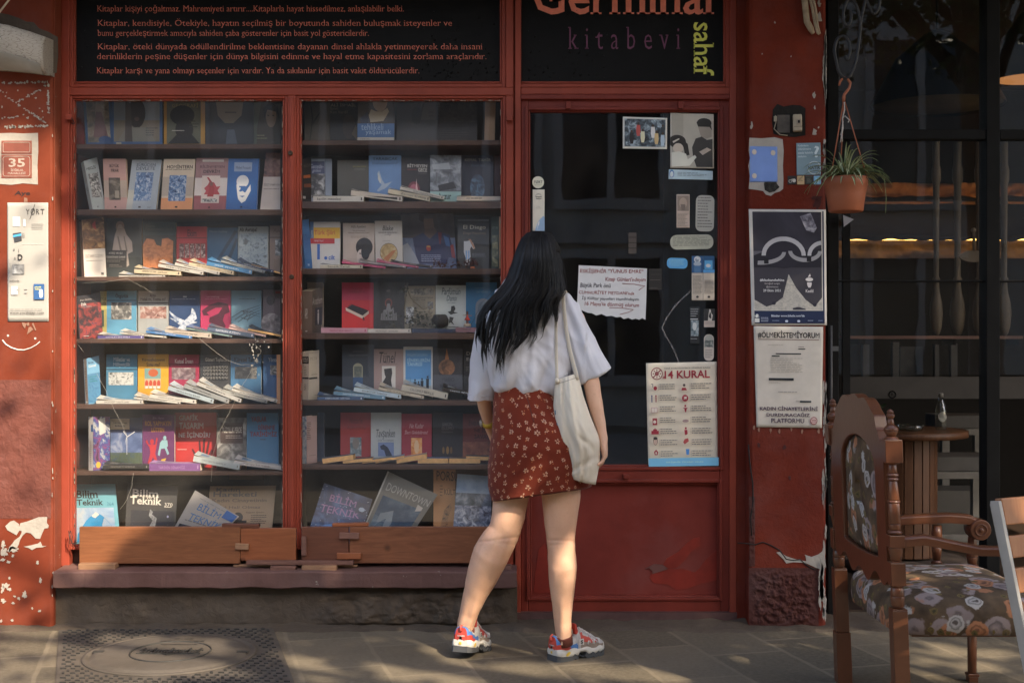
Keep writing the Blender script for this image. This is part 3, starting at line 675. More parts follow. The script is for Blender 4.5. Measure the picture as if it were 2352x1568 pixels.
def lying(win,row,c,xl,yl,xr,yr,th,col,colname,txt=None,tcol=(60,55,52),pages=False,top=None,tpic=None,lift=.010,y=.163,wd=.115,tx=(.18,.7),lab=None,spc=None):
    wd = min(wd,.066)
    k = _fan.get((win,row),0); _fan[win,row] = k + 1
    yy = y + .0035 * (k % 9); ORD = ['first','second','third','fourth','fifth','sixth','seventh','eighth','ninth'][k]
    LB,RB = W(*C(c,xl,yl),yy),W(*C(c,xr,yr),yy); zmin = SZ[win,row] + .0008
    if RB.z < zmin: d = zmin - RB.z; RB.z += d; LB.z = max(LB.z + d * .6,zmin)
    if LB.z < zmin: LB.z = zmin
    ex = RB - LB; L = ex.length; ux = ex.normalized(); uz = Vector((-ux.z,0,ux.x)); T = th / 3.409 * px(yy)
    lab = lab or f'{colname} lying {ORD} from left, {ROWN[row]} shelf, {WN[win]} window'
    t = thing('book',(LB + RB) / 2,lab,'book',f'books lying on the display shelves')
    yaw = rnd.uniform(-.05,.05)
    def Q(s,tt,h): return LB + ex * s + Vector((yaw * tt * wd,wd * tt,0)) + uz * h      # s along, tt back, h up
    def bx(mb,s0,t0,s1,t1,h0,h1): mb.hexa([Q(s0,t0,h0),Q(s1,t0,h0),Q(s1,t1,h0),Q(s0,t1,h0),Q(s0,t0,h1),Q(s1,t0,h1),Q(s1,t1,h1),Q(s0,t1,h1)])
    m = ctom(col); cv = .0009; N = 10
    def topz(s,tt): return T + lift * max(0,1 - s * 1.5) ** 2 * (.35 + .65 * tt)
    g = MB(); bx(g,0,0,1,1,0,cv)
    A = [[Q(i / N,j / 4,topz(i / N,j / 4) - cv) for i in range(N + 1)] for j in range(5)]; B = [[Q(i / N,j / 4,topz(i / N,j / 4)) for i in range(N + 1)] for j in range(5)]
    g.rings([A[j] + B[j][::-1] for j in range(5)],0,False,True,True)
    g.build('cover',ctom(top or col),t)
    e = .002 / L
    g = MB(); bx(g,e,(0.004 if pages else .012),1 - e,.985,cv,T - cv); g.build('pages',TAN if pages else PAGE,t)
    if not pages:
        g = MB(); bx(g,0,0,1,.010,cv,T - cv); sp = g.build('spine',ctom(spc or col),t)
        def S(s,tt,w): return Q(s,0,T * (1 - tt)) + Vector((0,-w,0))
        art = [('t',txt,tx[0],.25,tx[1],.75,tcol)] if txt else [('l',.2,.3,.66,.75,1,tcol)]
        art.append(('r',.94,.25,.965,.75,tcol))
        draw(art,S,sp,'spine_print')
    if tpic is not None:
        def U(s,tt,w): return Q(s,1 - tt,topz(s,1 - tt) + w)
        draw([('r',.12,.25,.3,.8,tpic),('r',.34,.3,.55,.5,(150,150,150))],U,t)
    return t
WHT,GRY,BLU,NVY,CRM,BLK = (190,185,176),(140,142,142),(75,120,165),(45,58,85),(196,180,152),(40,39,38)
BW = picture([(25,25,25),(90,90,88),(185,182,175)],45,1); BW2 = picture([(30,30,30),(110,110,110),(200,200,195)],90,2,1.3); BLW = picture([(45,60,90),(90,120,160),(190,195,200)],80,3,1.3)
# ---- left window, top shelf (magazines reach up behind the transom)
Y = .25
stand('l',0,'a',592,655,700,(105,30,30),'narrow red book edge at the left end of the top shelf, left window',y=Y,sh=10)
stand('l',0,'a',640,852,600,(55,85,125),'blue bordered magazine with a dancing woman, tilted at the left of the top shelf',[('r',.1,.05,.93,.93,picture([(70,72,70),(120,112,100),(160,150,130)],30,4)),('e',.55,.5,.14,.12,(140,125,110)),('g',[(.45,.5),(.65,.5),(.85,.86),(.3,.86)],(110,85,85)),('e',.72,.9,.24,.06,(60,82,118))],y=Y,sh=34,th=.005,name='magazine',cat='magazine',lean=.02)
stand('l',0,'a',872,1270,600,(62,90,130),'wide blue bordered magazine with a frowning child on the cover',[('r',.05,.02,.95,.92,(115,125,135)),('r',.05,.62,.95,.92,(120,112,98)),('e',.5,.52,.17,.21,(52,46,43)),('e',.5,.6,.05,.03,(105,85,80)),('g',[(.12,.92),(.3,.72),(.7,.72),(.88,.92)],(120,118,108)),('g',[(.28,.35),(.38,.38),(.42,.92),(.27,.92)],(72,66,62)),('r',.1,.93,.2,.98,(150,150,140)),('l',.68,.72,.92,.85,4,(60,62,66))],y=Y,th=.005,name='magazine',cat='magazine',lean=.02)
stand('l',0,'a',1283,1604,600,(165,122,45),'yellow bordered magazine with two dark heads on the cover',[('r',.07,.02,.9,.95,(92,92,76)),('t','GEOGRAFİ',.2,.37,.84,.44,(150,135,85),'s'),('e',.45,.55,.3,.14,(32,31,30)),('e',.5,.75,.22,.15,(40,36,33)),('g',[(.1,.95),(.3,.83),(.7,.83),(.88,.95)],(36,34,32)),('r',.2,.76,.5,.77,(180,175,160)),('l',.62,.62,.85,.74,3,(60,56,44))],y=Y,th=.005,name='magazine',cat='magazine',lean=.02)
stand('l',0,'a',1612,1984,600,(44,46,50),'dark magazine showing a veiled pale face, top shelf of the left window',[('g',[(.2,.3),(.8,.3),(.75,.55),(.58,.66),(.4,.66),(.25,.55)],(120,108,92)),('r',.4,.5,.64,.515,(70,60,55)),('g',[(.42,.95),(.45,.75),(.6,.75),(.66,.95)],(70,78,88))],y=Y,th=.005,name='magazine',cat='magazine',lean=.02)
stand('l',0,'a',1987,2230,600,(78,82,68),'greenish magazine with a girl in a brown shawl, right end of top shelf',[('g',[(.25,.35),(.8,.3),(.95,.6),(.9,.95),(.1,.95),(.1,.75)],(64,58,48)),('e',.56,.56,.17,.16,(128,108,90)),('g',[(.3,.45),(.5,.37),(.78,.42),(.82,.62),(.74,.5),(.44,.47),(.34,.6)],(38,35,32)),('r',.44,.545,.5,.56,(40,42,38)),('r',.6,.545,.66,.56,(40,42,38)),('l',.1,.82,.45,.9,2,(130,125,95))],y=Y,th=.005,name='magazine',cat='magazine',lean=.02)
# ---- left window, second shelf
Y = .20
stand('l',1,'a',655,760,1262,(150,158,160),'pale grey paperback with a pebble picture leaning at the left of the second shelf',[('t','MECLİS',.08,.13,.78,.2,(40,40,42),'b'),('r',.15,.28,.86,.75,BW2),('r',.4,.92,.46,.95,(40,40,40))],yL=.165,yR=.215,lean=.03,sh=70,yt2=1230,th=.026,spart=[('t','MECLİS',.3,.5,.7,.6,(60,60,60))])
stand('l',1,'a',806,985,1243,(172,138,130),'pink paperback with a small dark photograph near the left of the second shelf',[('r',0,.42,1,.75,(165,150,138)),('t','BÜYÜK',.28,.1,.7,.17,(55,48,48),'sb'),('t','FIRAR',.34,.2,.68,.26,(55,48,48),'sb'),('r',.22,.37,.72,.8,picture([(55,50,45),(90,82,72),(150,140,125)],25,5)),('r',.48,.62,.66,.76,(150,140,125)),('r',.44,.92,.52,.95,(40,36,36))],y=Y,sh=14,lean=.02,th=.02)
stand('l',1,'a',1035,1268,1252,(150,158,165),'pale blue paperback with a tall blue crowd picture, second shelf',[('t','SÜRÜDEN',.17,.06,.82,.13,(80,85,95),'sb'),('t','DEVLETE',.18,.14,.8,.205,(80,85,95),'sb'),('r',.2,.25,.78,.81,BLW),('r',.4,.92,.48,.95,(50,50,50)),('l',.7,.93,.85,.97,2,(90,90,90)),('r',0,.6,.2,1,(165,165,158))],y=Y,sh=-48,lean=.03,th=.02)
stand('l',1,'a',1283,1530,1245,(190,175,155),'cream and orange paperback with a crowd of standing women, second shelf',[('r',0,.35,1,.72,(165,152,140)),('r',0,.76,1,1,(205,140,95)),('t','HOMİNTERN',.12,.1,.94,.19,(45,42,42),'sb'),('l',.08,.2,.9,.23,1,(95,88,82)),('r',.22,.32,.76,.82,BLW),('r',.45,.92,.53,.95,(45,40,40))],y=Y,sh=-26,lean=.02,th=.022,pages=PAGE)
stand('l',1,'a',1537,1790,1238,(140,108,108),'mauve and white paperback with a red standing figure, second shelf',[('r',0,.38,1,.72,(195,185,180)),('r',0,.72,1,1,(140,80,82)),('r',.2,.03,.86,.075,(190,180,172)),('t','BİLİNMEYEN',.14,.13,.9,.19,(90,62,66),'sb'),('t','DEVRİM',.25,.21,.76,.29,(60,48,52),'sb'),('r',.22,.34,.78,.86,(195,180,172)),('g',[(.3,.58),(.4,.52),(.46,.45),(.6,.47),(.68,.55),(.8,.54),(.72,.62),(.8,.7),(.3,.7),(.36,.63)],(165,70,75)),('g',[(.45,.45),(.36,.37),(.42,.37),(.55,.47),(.62,.6),(.6,.74),(.4,.74),(.46,.6)],(150,60,62)),('e',.52,.5,.05,.04,(120,80,75)),('r',.25,.78,.72,.84,BW2),('r',.46,.93,.52,.96,(70,45,45))],y=Y,sh=-24,lean=.02,th=.02)
stand('l',1,'a',1790,2030,1243,(48,92,150),'bright blue paperback with a white face drawing, second shelf',[('r',.2,.07,.78,.25,(125,140,165)),('t','Michel Foucault',.26,.15,.74,.2,(55,60,75)),('e',.5,.44,.2,.12,(205,205,205)),('g',[(.3,.5),(.46,.5),(.44,.6),(.6,.66),(.7,.56),(.76,.5),(.78,.62),(.62,.82),(.5,.86),(.38,.78),(.34,.66)],(205,205,205)),('r',.4,.53,.6,.56,(48,92,150)),('e',.45,.62,.05,.02,(48,92,150)),('g',[(.42,.72),(.6,.72),(.52,.75)],(48,92,150)),('r',.47,.92,.53,.95,(30,40,60))],y=Y,sh=-22,lean=.02,th=.018)
stand('l',1,'a',2082,2290,1196,(172,162,155),'white paperback with a brown picture on top at the right end of the second shelf',[('r',0,0,1,.42,picture([(60,42,38),(95,66,58),(130,95,80)],30,6)),('t','İŞÇİ SINIFI OLUŞUMU',.04,.53,.95,.58,(70,68,68),'si'),('l',.06,.62,.9,.65,1,(110,105,102))],y=Y,sh=-46,lean=.02,th=.02)
GAIN = 1.0
# ---- left window, third shelf
Y = .235
stand('l',2,'e',640,812,352,(205,198,190),'thick white paperback with a battle painting at the left end of the third shelf',[('r',0,.0,1,.52,picture([(50,34,24),(115,76,42),(190,150,100)],38,7,1.2)),('g',[(.45,.1),(.6,.04),(.62,.2),(.5,.16)],(180,60,55)),('t','İŞÇİ SINIFI OLUŞUMU',.06,.6,.9,.68,(120,112,108),'si'),('l',.1,.71,.85,.74,1,(140,132,128)),('r',.76,.92,.88,.96,(90,85,80))],yL=.165,yR=.225,sh=22,yt2=328,th=.034,spine=(165,140,128),spart=[('t','İŞÇİ SINIFI',.3,.08,.7,.2,(120,100,92)),('l',.3,.3,.7,.85,14,(120,100,92))])
stand('l',2,'e',835,1112,320,(48,54,54),'dark book with a pale marble statue of a draped woman, third shelf',[('e',.38,.17,.12,.09,(150,130,118)),('e',.38,.2,.075,.065,(185,170,158)),('g',[(.24,.3),(.3,.2),(.5,.2),(.56,.3),(.72,.42),(.74,.58),(.6,.62),(.64,.8),(.55,.84),(.5,.62),(.16,.58),(.2,.42)],(165,152,142)),('g',[(.3,.33),(.34,.33),(.44,.58),(.38,.58)],(110,100,94)),('g',[(.48,.33),(.51,.33),(.6,.58),(.55,.58)],(110,100,94)),('r',-.01,.56,.57,.84,(38,38,38)),('t','ATEŞ VE SU',.06,.59,.45,.63,(180,175,165),'sb'),('t','ÜZERİNDE DANS',0.0,.645,.53,.685,(180,175,165),'sb'),('l',.0,.7,.55,.76,2,(120,116,110)),('l',.08,.79,.46,.84,2,(120,116,110))],y=Y,th=.02,lean=.05)
stand('l',2,'e',1118,1378,365,(44,47,44),'dark teal topped book with a torn orange cloth on its cover, third shelf',[('r',0,0,1,.24,(52,68,66)),('t','Maleviz',.1,.05,.36,.1,(95,105,100),'s'),('t','Penceresinin Ardı',.08,.1,.9,.16,(85,92,88),'s'),('g',[(0,.42),(.12,.3),(.34,.32),(.42,.42),(.56,.44),(.58,.31),(.75,.29),(.92,.35),(.9,.8),(.62,.86),(.3,.82),(.02,.84)],picture([(120,66,30),(180,110,62),(200,130,80)],60,8))],y=Y,th=.02)
stand('l',2,'e',1382,1620,402,(165,46,48),'bright red book with a row of small figures in a frame, third shelf',[('t','Ekim',.36,.06,.66,.2,(75,20,24),'b'),('r',0,.22,1,.235,(70,20,22)),('r',.08,.32,.98,.64,(150,40,44))] + [('r',.1 + .175 * j,.34,.25 + .175 * j,.62,picture([(40,24,24),(110,70,66),(190,170,160)],90,9,1.4)) for j in range(5)],y=Y,th=.018)
stand('l',2,'e',1622,1862,412,(46,82,112),'slate blue book with two dark diagonal streaks, third shelf',[('t','Murat Gülsoy',.08,.05,.66,.11,(115,135,150)),('g',[(.9,.05),(.98,.08),(.35,.72),(.2,.8),(.22,.72)],(36,58,78)),('g',[(.95,.2),(1,.25),(.7,.75),(.52,.9),(.56,.75)],(34,54,72))],y=Y,th=.016)
stand('l',2,'e',1866,2100,402,(160,165,162),'pale grey blue book covered by a faint coastline map, third shelf',[('r',.03,.14,.97,.98,picture([(90,96,98),(150,165,172),(168,176,178)],60,10,1.6)),('t','Ah Avrupa!',.04,.02,.63,.125,(38,36,35),'b')],y=Y,th=.016)
stand('l',2,'e',2112,2330,396,(132,112,98),'brown book with a small dark photograph at the right end of the third shelf',[('t','Ankara',.12,.06,.75,.13,(110,88,80)),('r',0,.22,1,.235,(60,48,42)),('r',.2,.26,.8,.58,BW)],y=Y,th=.016)
for a in ((930,795,1292,795,12,WHT,'thin white book',None),(1050,765,1415,785,32,CRM,'cream book','ERKEN VE TEK · Joel Kovel'),(1237,716,1590,781,26,WHT,'white book','DERVİŞLER'),(1367,704,1716,780,24,WHT,'second white book',None),(1475,708,1826,780,30,CRM,'ivory book','EPİKÜROS\'UN EKOLOJİSİ'),(1616,702,1971,775,32,(80,135,180),'sky blue book','mai melih'),(1728,680,2071,768,20,(150,152,150),'light grey book',None),(1850,690,2140,762,18,NVY,'navy book',None)):
    lying('l',2,'e',*a[:7],txt=a[7],tpic=BLW if a[6] != 'navy book' else None,tcol=(200,205,210) if a[6] in ('sky blue book','navy book') else (70,66,62),lift=.022)
lying('l',2,'e',1962,715,2270,812,15,(60,66,80),'dark book with orange page edges',pages=True,lift=.01,wd=.16)
# ---- left window, fourth shelf
stand('l',3,'e',600,785,948,(36,30,34),'dark book with a red abstract painting at the left end of the fourth shelf',[('r',.03,.2,1,1,picture([(24,20,26),(60,26,28),(150,50,40),(40,36,60)],32,11,1.1)),('t','Etik',.16,.17,.38,.24,(205,200,195),'b'),('t','Alain Badiou',.12,.09,.6,.13,(170,160,155)),('l',.16,.25,.6,.3,2,(150,145,140)),('l',.18,.93,.4,.96,1,(200,195,190))],yL=.165,yR=.235,sh=22,yt2=918,th=.02,lean=.02)
stand('l',3,'e',782,836,908,(165,155,95),'narrow yellow green book beside the dark painted book on the fourth shelf',[('t','POPÜLER',.0,.12,.95,.2,(90,86,60),'b'),('t','KÜLTÜR',.0,.22,.9,.3,(90,86,60),'b'),('r',0,.4,.6,.75,(50,70,60))],y=Y,th=.014)
stand('l',3,'e',836,1070,906,(86,140,168),'sky blue book with a dark street photograph, fourth shelf',[('t','Özgürlük',.29,.05,.73,.17,(48,52,60),'b'),('r',0,.19,1,.21,(60,85,100)),('r',.15,.24,.83,.6,BW)],y=Y,th=.018)
stand('l',3,'e',1082,1320,906,(150,144,138),'grey book with a reddish entwined drawing, fourth shelf',[('r',0,.22,1,1,(148,150,148)),('t','Anne',.38,.06,.58,.13,(85,62,60),'b'),('t','Melek mi, Yosma mı?',.08,.14,.9,.22,(70,60,58),'b'),('r',0,.24,1,.265,(62,56,54)),('r',.07,.33,.93,.58,picture([(70,50,48),(150,110,100),(180,172,165)],45,12,1.3))],y=Y,th=.018)
stand('l',3,'e',1325,1566,905,(40,62,98),'navy book with a white lightning swirl, fourth shelf',[('l',.1,.16,.85,.2,1,(130,140,160)),('r',.45,.11,.57,.14,(150,160,175)),('g',[(0,.42),(.25,.55),(.5,.62),(.7,.5),(.74,.36),(.84,.42),(.9,.58),(.8,.64),(.92,.66),(.7,.7),(.55,.74),(.6,.98),(.46,.8),(.2,.86),(.36,.72),(.0,.56),(.2,.6),(0,.46)],picture([(60,84,120),(170,178,190),(205,205,208)],50,13,1.2))],y=Y,th=.018)
stand('l',3,'e',1571,1806,902,(165,45,82),'magenta book with a dark twisting shape, fourth shelf',[('t','suat kemal angı',.2,.11,.62,.16,(215,150,165)),('l',.15,.17,.9,.2,1,(205,120,140)),('g',[(.04,.42),(.3,.3),(.6,.24),(.9,.28),(.98,.45),(.8,.5),(.74,.62),(.84,.74),(.6,.95),(.2,.98),(.28,.8),(.5,.72),(.28,.66),(.3,.56),(.6,.48),(.72,.36),(.5,.36),(.2,.46),(.3,.52),(.1,.52)],(72,22,40))],y=Y,th=.018)
stand('l',3,'e',1811,2046,903,(100,135,152),'dusty teal book with fine dark branch lines, fourth shelf',[('l',.26,.16,.8,.2,1,(70,88,100))] + [('g',[(.02 + .1 * j,.55 + .05 * (j % 3)),(.35 + .06 * j,.42 + .06 * (j % 4)),(.98,.3 + .05 * j),(.98,.305 + .05 * j),(.36 + .06 * j,.435 + .06 * (j % 4)),(.02 + .1 * j,.565 + .05 * (j % 3))],(52,68,78)) for j in range(6)] + [('e',.52,.44,.14,.05,picture([(50,60,66),(95,125,142)],70,14,2))],y=Y,th=.016)
stand('l',3,'e',2060,2330,896,(88,76,78),'mauve grey book with a bearded old portrait at the right end of the fourth shelf',[('t','DÜŞÜNCE',.36,.12,.95,.2,(60,36,36),'b'),('r',.36,.03,.6,.08,(120,40,38)),('e',.22,.22,.12,.1,(52,46,46)),('e',.24,.7,.3,.22,picture([(50,44,46),(110,100,100),(160,152,148)],25,15)),('l',.0,.9,.5,.95,1,(130,120,118))],y=Y,th=.02)
for a in ((765,1279,1126,1279,26,(86,76,130),'white and purple book','DEVLETİN DİLİ'),(937,1240,1300,1274,14,WHT,'white book','FELSEFE ARTI'),(1142,1232,1502,1280,20,(70,115,165),'blue book',None),(1290,1243,1652,1275,38,(185,172,158),'thick beige book','CUMHURİYETÇİLİK · Philip Pettit'),(1452,1204,1815,1268,14,(120,140,130),'grey green book',None),(1622,1216,1988,1272,32,(85,98,118),'slate book','BASKIN AYDIN'),(1790,1200,2080,1265,14,(190,160,155),'pinkish book',None)):
    lying('l',3,'e',*a[:7],txt=a[7],tcol=(205,205,215) if a[6] in ('white and purple book','blue book','slate book') else (70,66,62),lift=.016,top=WHT if a[6] == 'white and purple book' else ((85,100,135) if a[6] == 'grey green book' else None),tpic=picture([(70,72,75),(130,110,108),(170,176,182)],60,16))
lying('l',3,'e',1938,1245,2270,1330,18,(70,72,76),'grey covered book with orange page edges',pages=True,lift=.02,wd=.17)
# ---- left window, fifth shelf
stand('l',4,'i',678,775,258,(110,158,190),'slim light blue book turned sideways at the left end of the fifth shelf',[('r',0,.35,1,.98,picture([(50,100,140),(80,130,165),(60,110,150)],50,17)),('t','Albert Caraco',.1,.08,.55,.13,(50,65,85)),('t','Güncesi',.1,.15,.7,.21,(205,215,220),'b'),('l',.15,.4,.8,.55,3,(45,125,130))],yL=.165,yR=.225,sh=16,yt2=235,th=.020,spine=(120,112,108),spart=[('l',.3,.2,.7,.8,10,(80,76,74)),('e',.5,.95,.15,.02,(200,200,200))])
stand('l',4,'i',832,1075,225,(62,112,140),'teal book with a white sketch of standing men, fifth shelf',[('t','Milletler ve',.24,.06,.76,.15,(158,178,188),'b'),('t','Milliyetçilik',.23,.17,.78,.27,(158,178,188),'b'),('r',0,.3,1,.32,(40,60,74)),('r',.08,.37,.88,.63,picture([(40,44,46),(170,172,168),(185,186,182)],70,18,1.5))],y=Y,th=.018)
stand('l',4,'i',1080,1320,225,(190,142,42),'bright yellow book with a small orange and green cartoon crowd, fifth shelf',[('t','Küreselleşmenin',.14,.08,.88,.16,(88,70,36),'b'),('t','Sonu mu?',.28,.17,.72,.25,(88,70,36),'b'),('r',0,.27,1,.29,(150,112,38)),('r',.22,.29,.75,.7,(110,140,135)),('e',.5,.38,.16,.08,(165,85,50)),('r',.22,.5,.75,.7,(170,150,120))] + [('e',.29 + .13 * j,.6,.055,.07,(165,66,44)) for j in range(4)] + [('r',.25 + .13 * j,.65,.33 + .13 * j,.7,(200,195,185)) for j in range(4)],y=Y,th=.018)
stand('l',4,'i',1322,1560,228,(140,42,68),'wine pink book with a grey photograph strip, fifth shelf',[('t','Kutsal İnsan',.2,.06,.8,.18,(205,180,180),'b'),('r',0,.19,1,.21,(80,24,40)),('r',.1,.27,.88,.51,picture([(50,40,44),(110,90,95),(170,160,160)],40,19))],y=Y,th=.018)
stand('l',4,'i',1566,1804,230,(46,47,50),'black book with rows of pale moons, fifth shelf',[('t','Gösteri Toplumu',.17,.06,.87,.16,(165,158,145),'b'),('r',0,.18,1,.195,(80,80,80))] + [('e',.15 + .105 * i,.25 + .075 * j,.034,.028,(168,165,158)) for i in range(8) for j in range(4)] + [('e',.165 + .105 * i,.25 + .075 * j,.024,.022,(50,51,54)) for i in range(8) for j in range(4)],y=Y,th=.018)
stand('l',4,'i',1806,2045,228,(62,104,138),'blue book with a black photograph behind the cracked glass, fifth shelf',[('t','Küresel Tarih',.12,.06,.85,.15,(34,42,55),'b'),('r',.14,.25,.86,.5,picture([(32,34,36),(70,72,74),(140,136,128)],30,20))],y=Y,th=.018)
stand('l',4,'i',2062,2330,228,(46,80,120),'deep blue book with a small dark picture at the right end of the fifth shelf',[('t','Yöntem',.14,.06,.5,.15,(160,170,180),'b'),('r',.2,.22,.8,.42,BW)],y=Y,th=.018)
stand('l',4,'i',2166,2240,228,(190,140,100),'upright book showing tan page edges beside the middle post, fifth shelf',y=.19,th=.02,lean=.01)
for a in ((752,612,1120,612,28,WHT,'pale grey book','PAGANIZM · Luise M. Levitt'),(1047,572,1412,613,14,WHT,'thin white book','UMUTTURALIM'),(1170,565,1532,612,30,WHT,'white book','GÜNDELİK KÜRTAJIN KAMU · Kaja Silverman'),(1312,502,1666,610,34,(160,172,178),'pale blue book','ARZULANAN BİLGİ'),(1437,486,1786,610,34,(140,142,142),'grey book',None),(1538,466,1882,604,30,(172,170,166),'creased pale book',None),(1737,522,2090,610,26,(150,150,146),'stone grey book',None),(1812,514,2168,604,24,WHT,'white topmost book','TEMEL UMUTUN YÜKSELİŞ')):
    lying('l',4,'i',*a[:7],txt=a[7],tcol=(62,60,60),lift=.02,tpic=picture([(100,102,104),(140,150,160),(172,174,172)],60,21))
# ---- left window, sixth shelf
stand('l',5,'i',730,860,712,(70,66,80),'thick white spined book with a colourful figure cover at the left of the sixth shelf',[('r',0,0,1,1,picture([(50,44,60),(130,70,110),(40,70,130),(180,180,176),(60,50,60)],22,22,1.3)),('g',[(.3,.05),(.7,.02),(.75,.3),(.4,.35)],(190,190,185)),('e',.3,.9,.14,.06,(200,160,60))],yL=.170,yR=.235,yt2=712,th=.034,lean=.015,spine=(198,198,194),spart=[('r',.55,.15,.98,.28,(70,110,160)),('t','BU',.6,.16,.9,.19,(40,40,40)),('l',.4,.45,.62,.95,14,(110,110,110))])
stand('l',5,'i',865,1114,720,(62,78,112),'book with a white wind turbine over a green field, sixth shelf',[('r',0,0,1,.3,(38,48,78)),('r',0,.3,1,.7,picture([(50,64,100),(90,105,140),(175,178,185)],14,23,.9)),('r',0,.68,1,1,picture([(58,72,60),(78,88,66),(64,80,90)],40,24)),('r',.0,.02,.6,.23,(165,150,125)),('t','Teknoloji-İnsan',.08,.08,.52,.13,(78,72,66),'b'),('t','Birlikteliği',.15,.14,.46,.19,(78,72,66),'b'),('r',.512,.36,.528,.72,(200,200,200)),('g',[(.52,.37),(.76,.27),(.78,.28),(.53,.385)],(200,200,200)),('g',[(.52,.37),(.4,.27),(.42,.26),(.53,.36)],(200,200,200)),('g',[(.51,.37),(.53,.37),(.45,.55)],(190,190,190))],y=Y,th=.02)
stand('l',5,'i',1116,1366,696,(92,45,85),'purple book with red and blue dancing cartoon figures, sixth shelf',[('t','Eric Hayes',.32,.04,.68,.1,(170,140,165),'i'),('t','ROL YAPMAYIN',.08,.12,.9,.21,(200,140,60),'b'),('t','LÜTFEN',.28,.23,.68,.32,(200,140,60),'b'),('e',.3,.5,.06,.05,(165,44,50)),('g',[(.14,.46),(.2,.55),(.4,.55),(.44,.42),(.48,.44),(.43,.62),(.4,.72),(.5,.9),(.44,.92),(.33,.78),(.22,.93),(.16,.9),(.25,.7),(.22,.6),(.1,.5)],(165,44,50)),('e',.7,.43,.05,.04,(130,165,170)),('g',[(.55,.52),(.62,.47),(.78,.47),(.8,.58),(.76,.6),(.84,.72),(.78,.74),(.7,.62),(.58,.63),(.54,.76),(.48,.74),(.54,.57)],(130,165,170)),('g',[(.5,.92),(.6,.82),(.75,.8),(.7,.86),(.78,.96),(.6,.92)],(195,160,60)),('e',.85,.94,.08,.05,(120,150,165))],y=Y,th=.02)
stand('l',5,'i',1370,1696,680,(170,42,40),'large red book with white capitals and a dark handprint, sixth shelf',[('t','GRAFİK',.1,.02,.56,.145,(215,205,200),'b'),('t','TASARIM',.1,.185,.68,.3,(215,205,200),'b'),('t','NE İÇİNDİR?',.09,.34,.85,.47,(215,205,200),'b'),('l',.06,.66,.28,.69,1,(215,180,175)),('e',.66,.86,.16,.12,(70,24,26)),('g',[(.4,.66),(.44,.66),(.56,.82),(.52,.86)],(70,24,26)),('g',[(.57,.52),(.61,.5),(.64,.78),(.59,.78)],(70,24,26)),('g',[(.68,.48),(.73,.48),(.71,.78),(.66,.78)],(70,24,26)),('g',[(.8,.52),(.84,.54),(.78,.8),(.72,.8)],(70,24,26)),('g',[(.88,.66),(.92,.7),(.82,.88),(.76,.84)],(70,24,26))],y=.295,th=.02)
stand('l',5,'i',1698,1930,720,(110,104,98),'black and white photo book with a dark title band, sixth shelf',[('r',.02,.0,1,1,picture([(36,34,33),(100,96,92),(180,176,168)],18,25,1.1)),('r',.12,.1,.88,.5,(66,52,48)),('t','YÜZYILLIK PERDE',.18,.16,.84,.3,(190,182,172),'b'),('l',.3,.34,.86,.42,2,(150,140,132))],y=Y,th=.018)
stand('l',5,'i',1932,2182,684,(74,116,148),'light blue book with red block capitals at the right end of the sixth shelf',[('t','YAŞLAR',.14,.06,.62,.18,(125,50,52),'b'),('t','DİRENME',.36,.19,.88,.3,(125,50,52),'b'),('t','TARİHİMİZ',.1,.31,.95,.42,(125,50,52),'b'),('l',.42,.46,.68,.5,1,(70,60,70))],y=Y,th=.018)
lying('l',5,'i',803,1120,1165,1120,30,(52,50,48),'black book with a printed cover',txt='DENEMELER VE TAKINTILAR',tcol=(130,125,118),lift=.012,tpic=picture([(60,58,55),(150,145,135)],60,26),wd=.13)
lying('l',5,'i',1168,1148,1568,1148,58,(120,78,130),'thick purple book',txt='TARİHİN DİNAMİĞİ',tcol=(165,130,172),top=(150,125,165),lift=.008,tpic=picture([(80,60,90),(160,130,175)],20,27),wd=.16)
lying('l',5,'i',1510,1062,1872,1130,46,(172,180,178),'pale grey book',txt='CEMİLE TURHAYNI ARKADAŞLAR',tcol=(112,118,118),lift=.014,tpic=picture([(80,110,140),(120,150,175)],40,28),y=.166,wd=.13)
lying('l',5,'i',1830,1085,2230,1135,30,(188,184,180),'white topped book with a blue landscape patch',txt='Toprağın Son Çığlığı',tcol=(80,78,76),lift=.02,tpic=picture([(60,90,120),(120,150,175)],30,29),wd=.20,y=.166)
# ---- left window, bottom: magazines behind the planks
def mag(win,c,pts,col,label,art,y0=.19,y1=.27,th=.004,wavy=.004,**k):
    q = []
    for (x,yv),yy in zip(pts,(y1,y1,y0,y0)): q.append(W(*C(c,x,yv),yy))
    zb = SZ[win,6] + .001
    for i in (2,3):
        if q[i].z < zb: q[i].z = zb
    upright(label,q,th,col,art,name='magazine',cat='magazine',wavy=wavy,**k)
mag('l','m',[(560,12),(902,8),(945,560),(575,560)],(100,158,172),'turquoise magazine with a snowy mountain picture at the left of the window bottom',[('t','Bilim',.1,.1,.6,.23,(36,44,48),'sb'),('t','ve',.36,.22,.47,.26,(36,44,48),'s'),('t','Teknik',.1,.25,.7,.35,(36,44,48),'sb'),('t','364',.78,.3,.93,.36,(60,120,140),'s'),('r',.08,.39,.92,.95,picture([(85,130,175),(150,170,190),(190,186,176)],9,30)),('g',[(.1,.82),(.3,.6),(.42,.52),(.52,.46),(.66,.52),(.74,.58),(.92,.76),(.92,.95),(.08,.95)],(40,132,180)),('g',[(.42,.52),(.52,.46),(.6,.5),(.5,.56),(.44,.54)],(190,190,185))])
